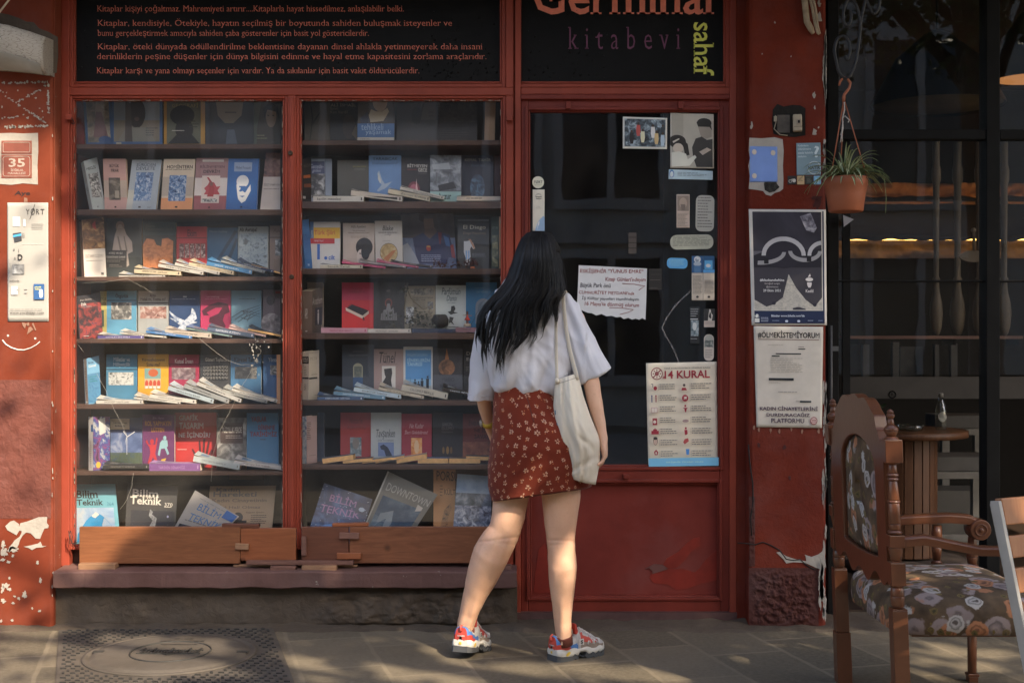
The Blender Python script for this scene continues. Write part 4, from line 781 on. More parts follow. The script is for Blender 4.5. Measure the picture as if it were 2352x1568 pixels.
mag('l','m',[(1000,-5),(1392,22),(1365,560),(972,560)],(54,52,50),'black magazine with large cream title and a smoke curl, window bottom',[('t','Bilim',.11,.1,.64,.22,(196,190,178),'sb'),('t','ve',.38,.21,.5,.25,(196,190,178),'s'),('t','Teknik',.07,.22,.7,.345,(196,190,178),'sb'),('t','370',.76,.3,.92,.36,(190,184,172),'s'),('r',.76,.365,.9,.375,(190,184,172)),('r',.1,.44,.97,.97,(34,35,40)),('g',[(.48,.42),(.54,.46),(.52,.5),(.62,.56),(.6,.7),(.48,.7),(.54,.6),(.46,.52)],picture([(60,62,66),(160,160,158)],50,31,1.2)),('e',.84,.53,.02,.02,(130,130,160))])
mag('l','m',[(1528,58),(1872,262),(1650,620),(1290,480)],(158,154,150),'grey magazine tilted to the right with blue title letters, window bottom',[('t','BİLİM',.22,.1,.72,.28,(70,112,160),'s'),('t','TEKNİK',.16,.32,.86,.5,(70,112,160),'s'),('l',.16,.06,.8,.1,1,(130,130,130)),('l',.12,.5,.8,.54,1,(90,90,90)),('r',.06,.6,.9,1,(36,46,62)),('r',.74,.02,.98,.22,(44,96,165))],y0=.175,y1=.215)
mag('l','m',[(1645,25),(2162,22),(2118,520),(1612,520)],(168,142,112),'brown kraft newspaper with faded grey headline standing at the window bottom',[('t','Kadın',.1,.03,.46,.1,(118,112,106),'b'),('t','Hareketi',.06,.1,.72,.19,(118,112,106),'b'),('t','Kadın Cinayetinin',.05,.22,.88,.3,(128,112,98),'b'),('t','İyi Hali Olmaz',.16,.33,.8,.41,(128,112,98),'b'),('t','Yaşamın İçinden',.58,.44,.86,.48,(70,62,56),'i'),('l',.66,.5,.9,.7,6,(95,84,74)),('e',.46,.55,.08,.09,(66,62,60)),('r',.36,.6,.6,.64,(60,56,54))],y0=.22,y1=.30)
g = MB(); a = W(*C('i',1795,1160),.40); b = W(*C('i',2060,1205),.40); g.box(a,(b.x,.43,b.z)); tag(g.build('box',M('kraft_card',ph((95,78,58)),.8)),'brown cardboard strip in the shadow above the kraft newspaper','box')
GAIN = 1.38
# ---------------------------------------------------------------- right window
Y = .25
stand('r',0,'b',228,425,640,(72,66,56),'dim brown cover with faint plant stems at the left of the top shelf, right window',[('g',[(.2,.95),(.3,.6),(.24,.4),(.28,.4),(.35,.6),(.24,.95)],(46,44,38)),('g',[(.25,.7),(.6,.5),(.62,.52),(.26,.74)],(50,48,40))],y=Y,th=.012)
stand('r',0,'b',428,640,640,(40,40,38),'black book with cream capitals and a dark child portrait, top shelf of right window',[('t','ALİ İSMAİL',.02,.345,.95,.405,(120,110,88),'b'),('t','Emri',.02,.415,.3,.46,(105,98,78)),('t','Kim Verdi?',.02,.47,.66,.52,(105,98,78)),('e',.7,.73,.24,.2,(56,48,42)),('g',[(.8,.85),(.95,.7),(1,.75),(1,.95)],(90,80,62))],y=Y,th=.012)
stand('r',0,'b',650,938,640,(62,58,54),'book with an old face in a scarf and a blue title band, top shelf',[('e',.6,.34,.2,.16,(140,122,106)),('g',[(.3,.56),(.36,.46),(.5,.5),(.66,.5),(.8,.44),(.85,.5),(.7,.66),(.35,.68)],(150,138,118)),('g',[(.06,.62),(.26,.5),(.34,.7),(.1,.74)],(52,58,70)),('r',.0,.7,1,.94,(62,92,130)),('t','tehlikeli',.1,.7,.7,.81,(130,150,175)),('t','yaşamak',.22,.8,.92,.9,(130,150,175)),('r',0,.93,1,1,(165,160,150)),('l',.08,.95,.36,.975,1,(100,96,90))],y=.20,sh=-8,th=.016)
stand('r',0,'b',950,1262,640,(52,49,46),'dull grey cover with a dark bird shape, top shelf of the right window',[('e',.5,.55,.13,.14,(34,32,30)),('r',.6,.3,.98,.62,(72,68,62)),('g',[(.55,.6),(.66,.36),(.7,.34),(.6,.64)],(40,38,35)),('l',.8,.48,.94,.6,2,(52,48,44))],y=Y,th=.012)
stand('r',0,'b',1268,1580,640,(40,38,36),'near black cover with a dark leaf texture, top shelf of the right window',[('r',.04,.3,.98,.66,picture([(26,25,24),(44,42,39),(62,58,54)],60,40)),('l',.06,.74,.8,.96,6,(58,55,51))],y=Y,th=.012)
stand('r',0,'b',1648,1728,640,(128,98,66),'open book edge with tan pages at the right end of the top shelf',y=.2,th=.05,sh=-12)
Y = .22
stand('r',1,'b',198,282,1252,(38,30,28),'dark upright book with an orange stripe, left end of second shelf, right window',[('r',.25,.38,.9,.45,(150,80,40)),('r',.3,.58,.95,.66,(110,60,36)),('t','HÜZÜN',.3,.12,.9,.2,(90,80,70)),('r',.2,.86,.45,.92,(170,165,160))],yL=.17,yR=.22,yt2=1230,th=.02,spine=(34,26,24))
stand('r',1,'b',260,440,1245,(120,130,145),'grey blue book with a navy photo panel of walking figures, second shelf',[('r',0,.06,.7,.34,(48,56,88)),('t','Gecede-',.06,.12,.66,.22,(150,155,170),'i'),('t','giden',.16,.23,.54,.32,(150,155,170),'i'),('r',.04,.34,.72,.88,picture([(22,22,24),(60,60,62),(170,170,170)],30,41,1.2)),('r',.72,.0,.75,1,(95,105,118))],y=Y,th=.016)
stand('r',1,'b',486,730,1255,(80,78,72),'plain grey olive book with a tiny yellow title, second shelf',[('t','BİR ŞEHİR ÜŞÜDÜ',.5,.13,.92,.17,(140,132,60)),('l',.55,.19,.9,.25,2,(110,108,100))],y=Y,th=.016)
stand('r',1,'b',732,984,1217,(98,130,172),'sky blue book with a white flying crane, second shelf',[('t','YARABIÇAK',.12,.04,.9,.12,(48,60,80)),('l',.1,.14,.92,.2,2,(72,92,122)),('g',[(.26,.38),(.32,.32),(.42,.52),(.5,.6),(.72,.55),(.6,.64),(.5,.7),(.3,.76),(.25,.74),(.4,.62),(.3,.5)],(150,165,182)),('g',[(.3,.36),(.38,.52),(.36,.6),(.28,.5)],(185,188,186))],y=Y,th=.018)
stand('r',1,'b',986,1206,1238,(40,34,34),'black book with a pink flame on the cover, second shelf',[('e',.45,.72,.22,.2,(110,52,58)),('e',.45,.74,.16,.16,(165,95,105)),('g',[(.5,.8),(.54,.46),(.6,.8)],(205,170,165)),('t','BİTMEYEN',.22,.12,.92,.21,(185,178,168),'b'),('t','GECE',.6,.225,.92,.31,(185,178,168),'b'),('t','MELEK EVİÇ',.22,.24,.56,.28,(150,60,58)),('l',.6,.34,.9,.36,1,(120,112,105))],y=Y,th=.016)
stand('r',1,'b',1212,1455,1216,(100,104,108),'grey book of scattered photographs with a pale teal title band, second shelf',[('r',0,0,1,.74,picture([(44,46,50),(105,110,116),(165,170,175)],22,42,1.1)),('g',[(.05,.2),(.6,.16),(.66,.3),(.1,.3)],(150,155,160)),('r',0,.77,1,1,(150,180,175)),('t','huzur',.3,.8,.68,.93,(44,52,54),'b'),('g',[(.25,.64),(.75,.56),(.85,.7),(.3,.76)],(60,62,66))],y=.20,th=.02)
stand('r',1,'b',1457,1708,1216,(36,44,58),'dark navy book with a blue shadowed bearded face, second shelf',[('t','KEMAL TAHİR',.1,.05,.92,.13,(135,135,125),'s'),('t','Devlet Ana',.3,.19,.72,.24,(72,84,98),'i'),('e',.5,.68,.23,.28,picture([(28,36,48),(46,66,88),(80,112,138)],45,43,1.2)),('r',.48,.62,.53,.78,(70,98,120))],y=Y,th=.018)
stand('r',1,'b',1715,1790,1215,(58,42,44),'narrow dark mauve book at the right end of the second shelf',y=Y,th=.014)
for a in ((296,209,693,209,44,WHT,'white thick book','katilin meselesi'),(590,156,992,208,40,(188,178,165),'tilted ivory book',' '),(880,140,1207,206,36,(180,170,150),'cream book','Zaman Çöktü'),(975,112,1318,192,26,(186,180,170),'narrow white topmost book','Saint Michel\'in Dikenleri'),(1420,200,1800,200,34,(186,174,160),'ivory end book',None)):
    lying('r',1,'f',*a[:7],txt=a[7],tcol=(55,52,50),lift=.012,tx=(.08,.55) if a[7] == 'katilin meselesi' else (.3,.9))
Y = .235
stand('r',2,'f',205,262,352,(52,98,152),'bright blue book turned sideways at the left end of the third shelf, right window',[('t','PUTKAN',.05,.3,.95,.42,(38,66,110),'s'),('l',.1,.2,.9,.26,2,(70,110,160)),('r',.35,.9,.6,.94,(150,170,195))],yL=.165,yR=.22,yt2=343,sh=30,th=.014,spine=(60,90,130))
stand('r',2,'f',272,506,366,(192,190,186),'white book with yellow and red bands and a big blue numeral one, third shelf',[('r',0,0,.12,.4,(50,90,140)),('t','YENİ',.03,.12,.1,.34,(160,170,180)),('r',.12,.12,1,.35,(215,160,45)),('t','Türk Şiiri',.14,.17,.84,.3,(185,95,45),'b'),('r',0,.35,.82,.46,(170,45,48)),('t','MEMET FUAT',.14,.385,.46,.42,(215,180,175)),('t','1.',.24,.47,.58,.8,(46,90,165),'b'),('t','cilt',.62,.7,.83,.8,(46,90,165),'b')],y=Y,th=.022)
stand('r',2,'f',530,775,375,(165,152,140),'beige book with the curly haired head of a woman, third shelf',[('t','Aşk Ayetleri',.25,.05,.73,.12,(66,58,54),'s'),('t','"Füruğ Ferruhzad',.3,.15,.7,.185,(90,80,74),'s'),('t','Hakkında Söylenmemiş Sözler"',.16,.195,.85,.235,(90,80,74),'s'),('l',.25,.28,.78,.33,2,(120,108,100)),('e',.68,.52,.27,.2,(32,30,32)),('e',.58,.74,.14,.17,(180,168,158)),('e',.72,.62,.14,.18,(32,30,32)),('e',.55,.66,.03,.012,(40,36,36)),('e',.64,.66,.03,.012,(40,36,36)),('g',[(.45,.98),(.52,.88),(.66,.9),(.72,.98)],(120,118,125))],y=Y,th=.018)
stand('r',2,'f',778,990,358,(172,166,158),'pale grey book with a round golden landscape medallion, third shelf',[('t','Blake',.28,.1,.68,.2,(50,46,44),'si'),('t','cennet ile cehennemin',.12,.215,.82,.26,(72,66,62),'i'),('t','evliliği',.36,.27,.6,.31,(72,66,62),'i'),('l',.28,.41,.68,.43,1,(120,112,108)),('e',.5,.66,.33,.2,(92,82,64)),('e',.5,.66,.315,.188,picture([(110,88,50),(165,140,88),(180,170,140)],45,44)),('g',[(.3,.78),(.62,.62),(.78,.6),(.62,.72),(.45,.84)],(160,100,56)),('r',.38,.88,.64,.93,(185,110,66))],y=Y,sh=8,th=.016)
stand('r',2,'f',978,1392,240,(66,56,60),'large blurred poster magazine of a footballer in a dark blue and red shirt',[('r',0,0,1,.48,picture([(46,40,42),(72,62,62),(96,84,82)],8,45)),('r',0,.5,1,1,picture([(60,66,90),(92,105,135),(140,150,168)],8,46)),('g',[(.42,.2),(.62,.2),(.64,.42),(.53,.48),(.44,.42)],(112,88,76)),('g',[(.34,.02),(.62,.0),(.68,.2),(.7,.36),(.62,.34),(.6,.16),(.44,.16),(.42,.26),(.34,.22)],(52,40,34)),('g',[(.44,.36),(.64,.34),(.68,.46),(.55,.52),(.42,.46)],(100,78,68)),('g',[(.2,.5),(.4,.42),(.52,.52),(.68,.4),(.9,.46),(.98,.82),(.86,.8),(.82,.9),(.26,.9)],(48,52,86)),('g',[(.68,.41),(.76,.42),(.72,.6),(.7,.6)],(110,42,52)),('g',[(.78,.46),(.88,.5),(.9,.64),(.82,.62)],(66,100,150)),('g',[(.9,.62),(.96,.6),(.99,.82),(.92,.8)],(140,52,56)),('e',.49,.66,.045,.045,(165,70,66)),('r',.455,.625,.525,.645,(190,150,90)),('l',.34,.76,.72,.88,4,(160,165,185)),('g',[(0,.62),(.1,.58),(.24,.78),(.3,.9),(0,.92)],(150,155,165))],y=.31,sh=30,th=.004,name='magazine',cat='magazine',lean=.05)
stand('r',2,'f',1427,1672,345,(48,48,48),'black book with a small footballer drinking in a white and blue shirt, third shelf',[('r',.0,.0,1,.04,(88,90,92)),('t','El Diego',.18,.12,.9,.22,(190,182,160)),('t','Diego Maradona',.18,.255,.89,.315,(125,108,82)),('e',.24,.45,.05,.035,(60,44,36)),('g',[(.2,.44),(.3,.44),(.42,.42),(.5,.48),(.56,.58),(.5,.6),(.44,.54),(.4,.6),(.42,.76),(.38,.92),(.24,.92),(.26,.78),(.2,.66)],(185,185,185)),('g',[(.38,.42),(.34,.4),(.42,.4),(.54,.54),(.55,.6),(.5,.58)],(165,125,100)),('r',.26,.63,.3,.8,(110,150,190)),('r',.34,.63,.38,.8,(110,150,190)),('l',.46,.68,.9,.76,3,(105,110,115))],y=Y,th=.02)
stand('r',2,'f',1692,1755,328,(46,58,48),'slim dark green book with pale figures at the right end of the third shelf',[('r',.1,.35,.8,.95,picture([(40,52,42),(80,84,58),(140,135,100)],40,47,1.2)),('t','OYUN',.1,.18,.8,.23,(110,125,105))],y=.22,th=.014,pages=TAN)
stand('r',2,'f',1752,1800,325,(165,122,88),'tan page edges of a thick book beside the post on the third shelf',y=.19,th=.05,lean=.01)
for a in ((350,740,684,740,28,(186,178,160),'cream spined grey topped book','Sancılı Tarafı'),(520,688,860,731,16,(175,80,110),'thin pink book','ÖLÜM ARA'),(650,682,1020,726,16,(128,124,124),'thin grey book',None),(790,676,1120,726,12,(180,90,115),'very thin pink book',None),(900,684,1232,722,14,(62,58,62),'thin black topmost book',None)):
    lying('r',2,'f',*a[:7],txt=a[7],tcol=(70,66,62) if a[7] else (190,170,170),lift=.012,top=(110,108,106) if a[7] == 'Sancılı Tarafı' else None,wd=.10)
stand('r',3,'f',250,374,838,(118,104,88),'tan book half hidden behind the thick brown box like book, fourth shelf right window',y=.26,th=.02)
stand('r',3,'f',290,370,905,(88,76,68),'very thick grey brown novel with looping white title at the left of the fourth shelf',[('t','Anathem',-.02,.17,.95,.34,(165,155,145),'i'),('r',.25,.42,.95,.82,(48,46,56)),('e',.55,.5,.07,.03,(175,170,165)),('g',[(.48,.54),(.62,.54),(.62,.68),(.58,.8),(.5,.8),(.47,.68)],(175,170,165))],yL=.170,yR=.275,yt2=880,th=.055,lean=.0,spine=(104,88,78),spart=[('t','ANATHEM',.38,.42,.6,.66,(190,184,176)),('e',.5,.96,.1,.015,(170,165,160))])
stand('r',3,'f',521,767,840,(165,42,50),'crimson book showing a black book with a ribbon, fourth shelf',[('r',0,0,1,.35,(150,40,66)),('r',0,.62,1,1,(178,44,44)),('t','RAY BRADBURY',.32,.11,.64,.14,(115,38,56),'s'),('t','FAHRENHEIT 451',.24,.17,.76,.21,(115,38,56),'s'),('g',[(.14,.5),(.3,.43),(.86,.56),(.66,.66)],(34,30,32)),('g',[(.12,.5),(.66,.66),(.66,.72),(.13,.56)],(180,165,150)),('g',[(.66,.66),(.86,.56),(.86,.62),(.66,.72)],(165,150,135)),('g',[(.66,.7),(.7,.69),(.74,.76),(.7,.74),(.68,.77)],(36,30,32)),('g',[(.14,.5),(.3,.43),(.34,.44),(.18,.51)],(110,40,44))],y=Y,th=.016)
stand('r',3,'f',771,1012,838,(46,44,42),'black book with a silver skyline under a red sun ring, fourth shelf',[('t','BİZ',.42,.14,.54,.19,(110,104,98)),('e',.48,.41,.12,.09,(104,56,46)),('e',.48,.41,.085,.064,(50,42,40)),('g',[(.22,.75),(.24,.62),(.3,.6),(.32,.55),(.4,.54),(.44,.42),(.52,.42),(.56,.54),(.64,.5),(.66,.62),(.74,.6),(.76,.75)],(108,106,104))] + [('r',.27 + .055 * j,.56 + .02 * (j % 3),.285 + .055 * j,.74,(46,44,42)) for j in range(9)],y=Y,th=.016)
stand('r',3,'f',1012,1250,866,(125,116,98),'newsprint style book cover behind the dried vine, fourth shelf',[('r',.2,.05,.95,.2,picture([(40,38,36),(110,104,92),(150,142,122)],50,48,1.5)),('t','ÜNİVERSİTEDE',.26,.23,.94,.27,(72,68,60),'b'),('t','BASKI VAR',.26,.28,.7,.32,(72,68,60),'b'),('l',.28,.33,.7,.5,8,(92,86,76)),('r',.76,.34,.94,.5,BW),('r',.05,.45,.3,.8,BW2),('l',.34,.55,.94,.9,10,(92,86,76))],y=Y,th=.014)
stand('r',3,'f',1255,1492,862,(165,170,166),'pale grey green book with black dancing silhouettes, fourth shelf',[('t','Parfümün',.2,.05,.82,.2,(66,78,82),'i'),('t','Dansı',.36,.21,.7,.33,(66,78,82),'i'),('t','TOM ROBBINS',.38,.36,.66,.385,(90,98,98)),('g',[(.52,.44),(.62,.43),(.66,.5),(.6,.56),(.74,.58),(.6,.6),(.5,.62),(.4,.56),(.5,.54)],(40,42,42)),('g',[(.46,.66),(.6,.68),(.55,.76),(.62,.84),(.5,.78),(.44,.8)],(40,42,42)),('r',.42,.87,.76,.885,(50,54,54))],y=Y,th=.016)
stand('r',3,'f',1492,1735,838,(38,96,130),'deep teal blue book with a carved grey arch, fourth shelf',[('t','ÇAY KİTABI',.34,.16,.7,.22,(92,130,150)),('l',.28,.1,.74,.13,1,(80,120,145)),('e',.56,.48,.25,.16,(105,112,120)),('r',.31,.48,.81,.82,(105,112,120)),('e',.56,.5,.18,.12,picture([(60,76,90),(100,112,122)],60,49)),('r',.38,.5,.74,.8,picture([(60,76,90),(100,112,122)],60,49))],y=Y,th=.016)
for a in ((358,1243,721,1243,38,(185,140,150),'pink book','YİRMİNCİ ASLA YARIN DİLİ'),(724,1238,1062,1238,30,(184,176,166),'ivory book','PHILIPPE PIGUET · SİNEMALARA'),(1066,1232,1412,1232,30,(48,56,76),'navy book',None),(1412,1228,1640,1228,36,(130,98,104),'mauve book under the dancer figurine',None)):
    lying('r',3,'f',*a[:7],txt=a[7],tcol=(150,70,90) if 'pink' in a[6] else (80,76,72),lift=.004)
stand('r',4,'j',262,343,205,(172,162,146),'thick cream novel with a black spine label, left of fifth shelf, right window',[('l',.06,.03,.95,.05,1,(110,104,94)),('t','EMILE ZOLA',.12,.12,.8,.18,(130,122,108),'s'),('t','GERMİNAL',.22,.45,.85,.5,(130,122,108),'s'),('r',.0,.54,.8,.575,(40,38,36)),('l',.5,.9,.85,.93,1,(120,112,100))],yL=.168,yR=.225,yt2=192,th=.036,lean=.0,spine=(186,178,164),spart=[('r',0,.1,1,.25,(44,42,40)),('t','EMILE',.1,.13,.9,.17,(190,184,170)),('t','ZOLA',.15,.18,.85,.22,(190,184,170)),('l',.3,.3,.7,.5,6,(110,104,96)),('r',0,.53,1,.565,(40,38,36)),('t','GERMİNAL',.32,.62,.62,.8,(110,104,94))])
stand('r',4,'j',524,770,150,(48,54,62),'dark slate book with an arched window picture, fifth shelf',[('t','ALDOUS HUXLEY',.34,.11,.66,.14,(86,92,98)),('t','CESUR YENİ DÜNYA',.2,.17,.82,.21,(86,92,98),'b'),('e',.5,.42,.155,.08,(128,128,108)),('r',.345,.42,.655,.6,(128,128,108)),('r',.38,.4,.62,.6,picture([(50,60,66),(110,112,96)],50,50)),('r',.345,.6,.655,.78,(44,72,104))],y=Y,th=.016)
stand('r',4,'j',772,1004,184,(142,120,114),'dusty rose book with a tall hat silhouette photograph, fifth shelf',[('t','Tünel',.18,.06,.74,.28,(44,40,40),'si'),('r',.27,.34,.73,.82,(186,182,174)),('g',[(.34,.4),(.6,.38),(.62,.48),(.58,.62),(.62,.78),(.3,.78),(.3,.66),(.4,.56),(.36,.5)],(40,38,37)),('l',.42,.295,.8,.31,1,(90,76,74))],y=Y,th=.018)
stand('r',4,'j',1003,1231,166,(178,178,176),'white edged blue book with boys silhouetted on a beach, fifth shelf',[('r',.07,.06,.95,.9,(76,130,178)),('r',.07,.62,.95,.75,(120,160,190)),('r',.07,.74,.95,.9,(150,158,160)),('t','WILLIAM GOLDING',.12,.13,.82,.18,(130,165,190)),('t','SİNEKLERİN',.12,.21,.9,.29,(150,185,205),'b'),('t','TANRISI',.12,.3,.64,.37,(150,185,205),'b'),('l',.1,.01,.7,.035,1,(120,120,118))] + [q for cx,h in ((.16,.1),(.4,.2),(.52,.16),(.64,.22),(.83,.26)) for q in (('e',cx,.86 - h - .02,.028,.022,(28,36,46)),('g',[(cx - .05,.87 - h),(cx + .05,.87 - h),(cx + .04,.88),(cx - .04,.88)],(28,36,46)))] + [('g',[(.24,.6),(.25,.6),(.23,.76),(.22,.76)],(28,36,46)),('g',[(.87,.54),(.88,.54),(.87,.8),(.86,.8)],(28,36,46))],y=Y,th=.016)
stand('r',4,'j',1236,1466,178,(54,52,54),'black and grey book with crouching orange lit figures, fifth shelf',[('e',.46,.38,.28,.16,picture([(40,32,28),(100,70,48),(150,104,70)],35,51,1.2)),('g',[(.4,.22),(.46,.0),(.54,.22)],(150,96,58)),('r',0,.52,1,1,(70,72,78)),('t','MARIO',.3,.58,.72,.66,(50,52,60),'sb'),('t','VARGAS',.22,.7,.78,.78,(50,52,60),'sb'),('t','LLOSA',.3,.82,.7,.9,(50,52,60),'sb')],y=Y,th=.016)
stand('r',4,'j',1474,1710,145,(36,34,33),'black book with pale narrow title partly hidden behind the white tee, fifth shelf',[('t','Direnişin',.1,.14,.8,.22,(140,134,122)),('t','Estetiği',.1,.24,.7,.32,(140,134,122)),('l',.08,.41,.5,.5,3,(90,86,80))],y=Y,th=.016)
for a in ((328,584,690,584,26,(64,84,112),'navy blue book','ROBERTO BOLANO · UZAK YILDIZ'),(455,542,860,580,30,(96,128,148),'dull blue book','DOKTOR MOREAU\'NUN ADASI'),(612,514,980,574,34,(165,180,188),'pale blue book','EN BÜYÜK TANGO'),(806,502,1160,574,24,(176,166,148),'cream book','VE YAKUNİ'),(985,508,1345,578,50,(176,170,156),'thick ivory book','ÖLÜMÜ BEKLE'),(1305,512,1620,560,26,(44,38,36),'dark brown book','YAVAŞ ADAM')):
    lying('r',4,'j',*a[:7],txt=a[7],tcol=(190,196,200) if 'blue' in a[6] and 'pale' not in a[6] or 'dark' in a[6] else (84,80,74),lift=.02,pages=False,tpic=picture([(90,92,96),(140,146,150),(170,170,165)],50,52))
stand('r',5,'j',330,382,680,(52,60,76),'dark blue book behind the pink one at the left of the sixth shelf, right window',y=.28,th=.02)
stand('r',5,'j',246,326,712,(158,134,128),'pinkish book with a marbled white spine at the left of the sixth shelf',[('l',.0,.12,.4,.5,10,(44,42,42)),('l',.2,.82,.9,.86,1,(120,105,100))],yL=.168,yR=.222,yt2=704,th=.030,lean=.0,spine=picture([(60,84,120),(150,165,175),(195,195,190)],45,53,1.2))
stand('r',5,'j',510,745,680,(128,46,44),'brick red book with a veiled grey portrait, sixth shelf',[('t','Nietzsche',.3,.1,.74,.22,(92,40,40),'i'),('t','Ağladığında',.2,.26,.84,.36,(98,42,42),'si'),('r',.32,.5,.7,.88,picture([(36,48,54),(90,104,108),(160,160,154)],40,54)),('e',.51,.62,.11,.12,(110,104,98))],y=Y,th=.016)
stand('r',5,'j',748,985,680,(148,152,152),'silver grey book with a goose neck photograph, sixth shelf',[('t','Tavşanken',.18,.34,.8,.54,(64,70,76),'si'),('t','DICK KITCHENERS',.24,.545,.76,.58,(96,100,104),'s'),('r',.24,.6,.76,.88,(98,112,142)),('g',[(.3,.68),(.42,.64),(.56,.7),(.72,.88),(.5,.88),(.44,.76),(.34,.74)],(44,48,62))],y=Y,th=.016)
stand('r',5,'j',988,1224,690,(126,40,52),'wine red book with script title and an orange square, sixth shelf',[('t','Ne Kadar',.26,.2,.74,.3,(172,136,136),'i'),('t','İleri Gidebilirsin?',.1,.33,.88,.42,(178,142,142),'si'),('l',.3,.46,.7,.48,1,(150,100,100)),('r',.32,.5,.68,.86,picture([(140,80,40),(185,125,66),(190,160,120)],40,55)),('e',.5,.68,.08,.14,(190,160,125))],y=Y,th=.016)
stand('r',5,'j',1232,1466,680,(42,38,37),'black book with small amber figures low on the cover, sixth shelf',[('t','SAKIN',.32,.2,.66,.27,(98,92,88),'s'),('t','ÖLÜMÜ',.3,.28,.7,.35,(98,92,88),'s'),('t','küçümseme',.3,.37,.68,.42,(88,82,78),'i'),('e',.36,.76,.04,.07,(110,84,48)),('e',.5,.76,.05,.08,(128,98,54)),('e',.62,.76,.04,.07,(100,76,46))],y=Y,th=.016)
stand('r',5,'j',1468,1720,690,(92,40,34),'rusty red book with dark capitals beside the floral skirt, sixth shelf',[('t','İNSAN',.18,.13,.62,.24,(52,22,20),'b'),('t','NE İLE',.36,.28,.8,.38,(52,22,20),'b'),('t','SAVAŞIR',.36,.42,.98,.54,(52,22,20),'b'),('r',0,.58,1,1,picture([(64,28,24),(116,64,44),(140,92,62)],20,56))],y=Y,th=.016)
for a,n,cc in (((368,1086,615,1048,40,(86,92,98)),'blue grey covered book showing orange pages',(66,74,84)),((525,1086,762,1062,28,(64,60,66)),'dark covered book showing orange pages',None),((678,1086,916,1050,22,(96,106,108)),'grey green covered book showing orange pages',None),((782,1086,1012,1036,22,(96,112,130)),'steel blue covered book showing orange pages',None),((948,1086,1190,1042,40,(150,128,118)),'beige covered book with a raised flap showing orange pages',None),((1112,1096,1355,1094,42,(70,92,124)),'blue covered book showing tan pages',None),((1356,1096,1606,1092,40,(96,92,88)),'grey covered book showing orange pages',None),((1490,1052,1740,1058,32,(58,54,58)),'dark covered topmost book showing orange pages',None)):
    lying('r',5,'j',*a[:6],None,pages=True,lab=n + ' on the sixth shelf',lift=.002,wd=.12,top=a[5])
mag('r','n',[(382,0),(760,128),(650,560),(230,470)],(44,52,78),'navy starry magazine with pink title letters, tilted at the bottom of right window',[('r',0,0,1,1,picture([(30,34,54),(48,60,92),(90,120,165)],7,57)),('t','BİLİM',.2,.1,.74,.26,(150,112,150),'s'),('t','TEKNİK',.08,.29,.86,.46,(150,112,150),'s'),('r',.74,.14,.98,.36,(62,66,84)),('e',.86,.27,.06,.045,(165,175,185))] + [('e',rnd.random(),rnd.uniform(.0,.7),.008,.006,(170,180,205)) for _ in range(40)] + [('e',.45,.8,.3,.16,(80,120,170)),('e',.45,.82,.16,.09,(130,165,200))])
mag('r','n',[(880,-92),(1272,92),(1010,520),(660,420)],(104,102,96),'grey magazine with thin capitals and a dark blue photograph, tilted at window bottom',[('t','DOWNTOWN',.1,.14,.96,.26,(152,150,142)),('r',.1,.34,.9,1,picture([(32,42,54),(56,74,92),(110,124,132)],6,58)),('g',[(.2,.6),(.42,.5),(.5,.7),(.4,.98),(.2,.98)],(112,122,128)),('g',[(.78,.28),(.9,.3),(.9,.36),(.8,.4)],(165,158,148)),('r',0,0,.03,1,(150,148,140))],y0=.18,y1=.22)
mag('r','n',[(1392,-220),(1660,-215),(1660,420),(1392,420)],(104,72,48),'dark kraft magazine standing behind the snowy picture at the window bottom',[('t','PORSUK',.15,.09,.95,.17,(62,46,36))],y0=.25,y1=.32)
mag('r','n',[(1238,-130),(1412,-118),(1400,420),(1238,420)],(170,122,80),'orange kraft magazine with dark capitals and a sketched figure, window bottom',[('t','PORSUK',.14,.06,1.4,.2,(70,56,44)),('t','KÜLTÜR',.5,.3,1.3,.4,(70,56,44)),('l',.3,.26,.46,.44,4,(100,76,56)),('g',[(.3,.9),(.5,.62),(.8,.52),(.86,.6),(.7,.72),(.66,.95)],picture([(70,58,46),(150,108,74),(160,116,78)],80,59,1.3))],y0=.22,y1=.28)
mag('r','n',[(1425,-72),(1690,-52),(1690,420),(1388,420)],(128,140,155),'magazine with a snowy hillside photograph at the bottom of the right window',[('r',0,0,1,.3,picture([(110,130,155),(150,165,178),(178,184,188)],8,60)),('r',0,.3,1,.5,picture([(48,60,66),(90,100,110),(160,165,172)],20,61)),('r',0,.5,1,1,picture([(40,46,60),(110,118,135),(190,192,198)],45,62,1.2))],y0=.19,y1=.24)
mag('r','n',[(1640,-60),(1760,-60),(1760,420),(1650,420)],(120,60,76),'pink edged magazine half hidden behind the floral skirt at the window bottom',[('t','C',.05,.12,.5,.26,(205,200,196),'b'),('r',.05,.4,1,1,(46,44,46))],y0=.205,y1=.25)
# loose things inside the window
mp_ = lambda n,c: M(n,ph(c),.6,.15,20)
zs = SZ['r',3] + .001
t = thing('dancer_figurine',W(*C('f',1503,1183),.20),'small dancer figurine in a red skirt on a round cream base, fourth shelf','figurine')
b0 = W(*C('f',1503,1186),.20)
g = MB(); g.lathe(b0,[(.0165,0),(.0165,.008),(.014,.013),(.006,.014)],20); g.build('base',mp_('cream_plastic',(170,155,135)),t)
g = MB(); g.lathe(b0 + Vector((0,0,.028)),[(.0125,0),(.012,.003),(.005,.014),(.0045,.018)],16); g.build('skirt',mp_('red_plastic',(165,58,48)),t)
g = MB(); z = b0 + Vector((0,0,.014)); g.tube([z + Vector((-.002,0,0)),z + Vector((-.002,0,.016))],.0022,6); g.tube([z + Vector((.003,0,0)),z + Vector((.003,0,.016))],.0022,6)
g.lathe(b0 + Vector((0,0,.045)),[(.004,0),(.0048,.006),(.0022,.009),(.0022,.010),(.0036,.013),(.0038,.017),(.002,.02)],12)
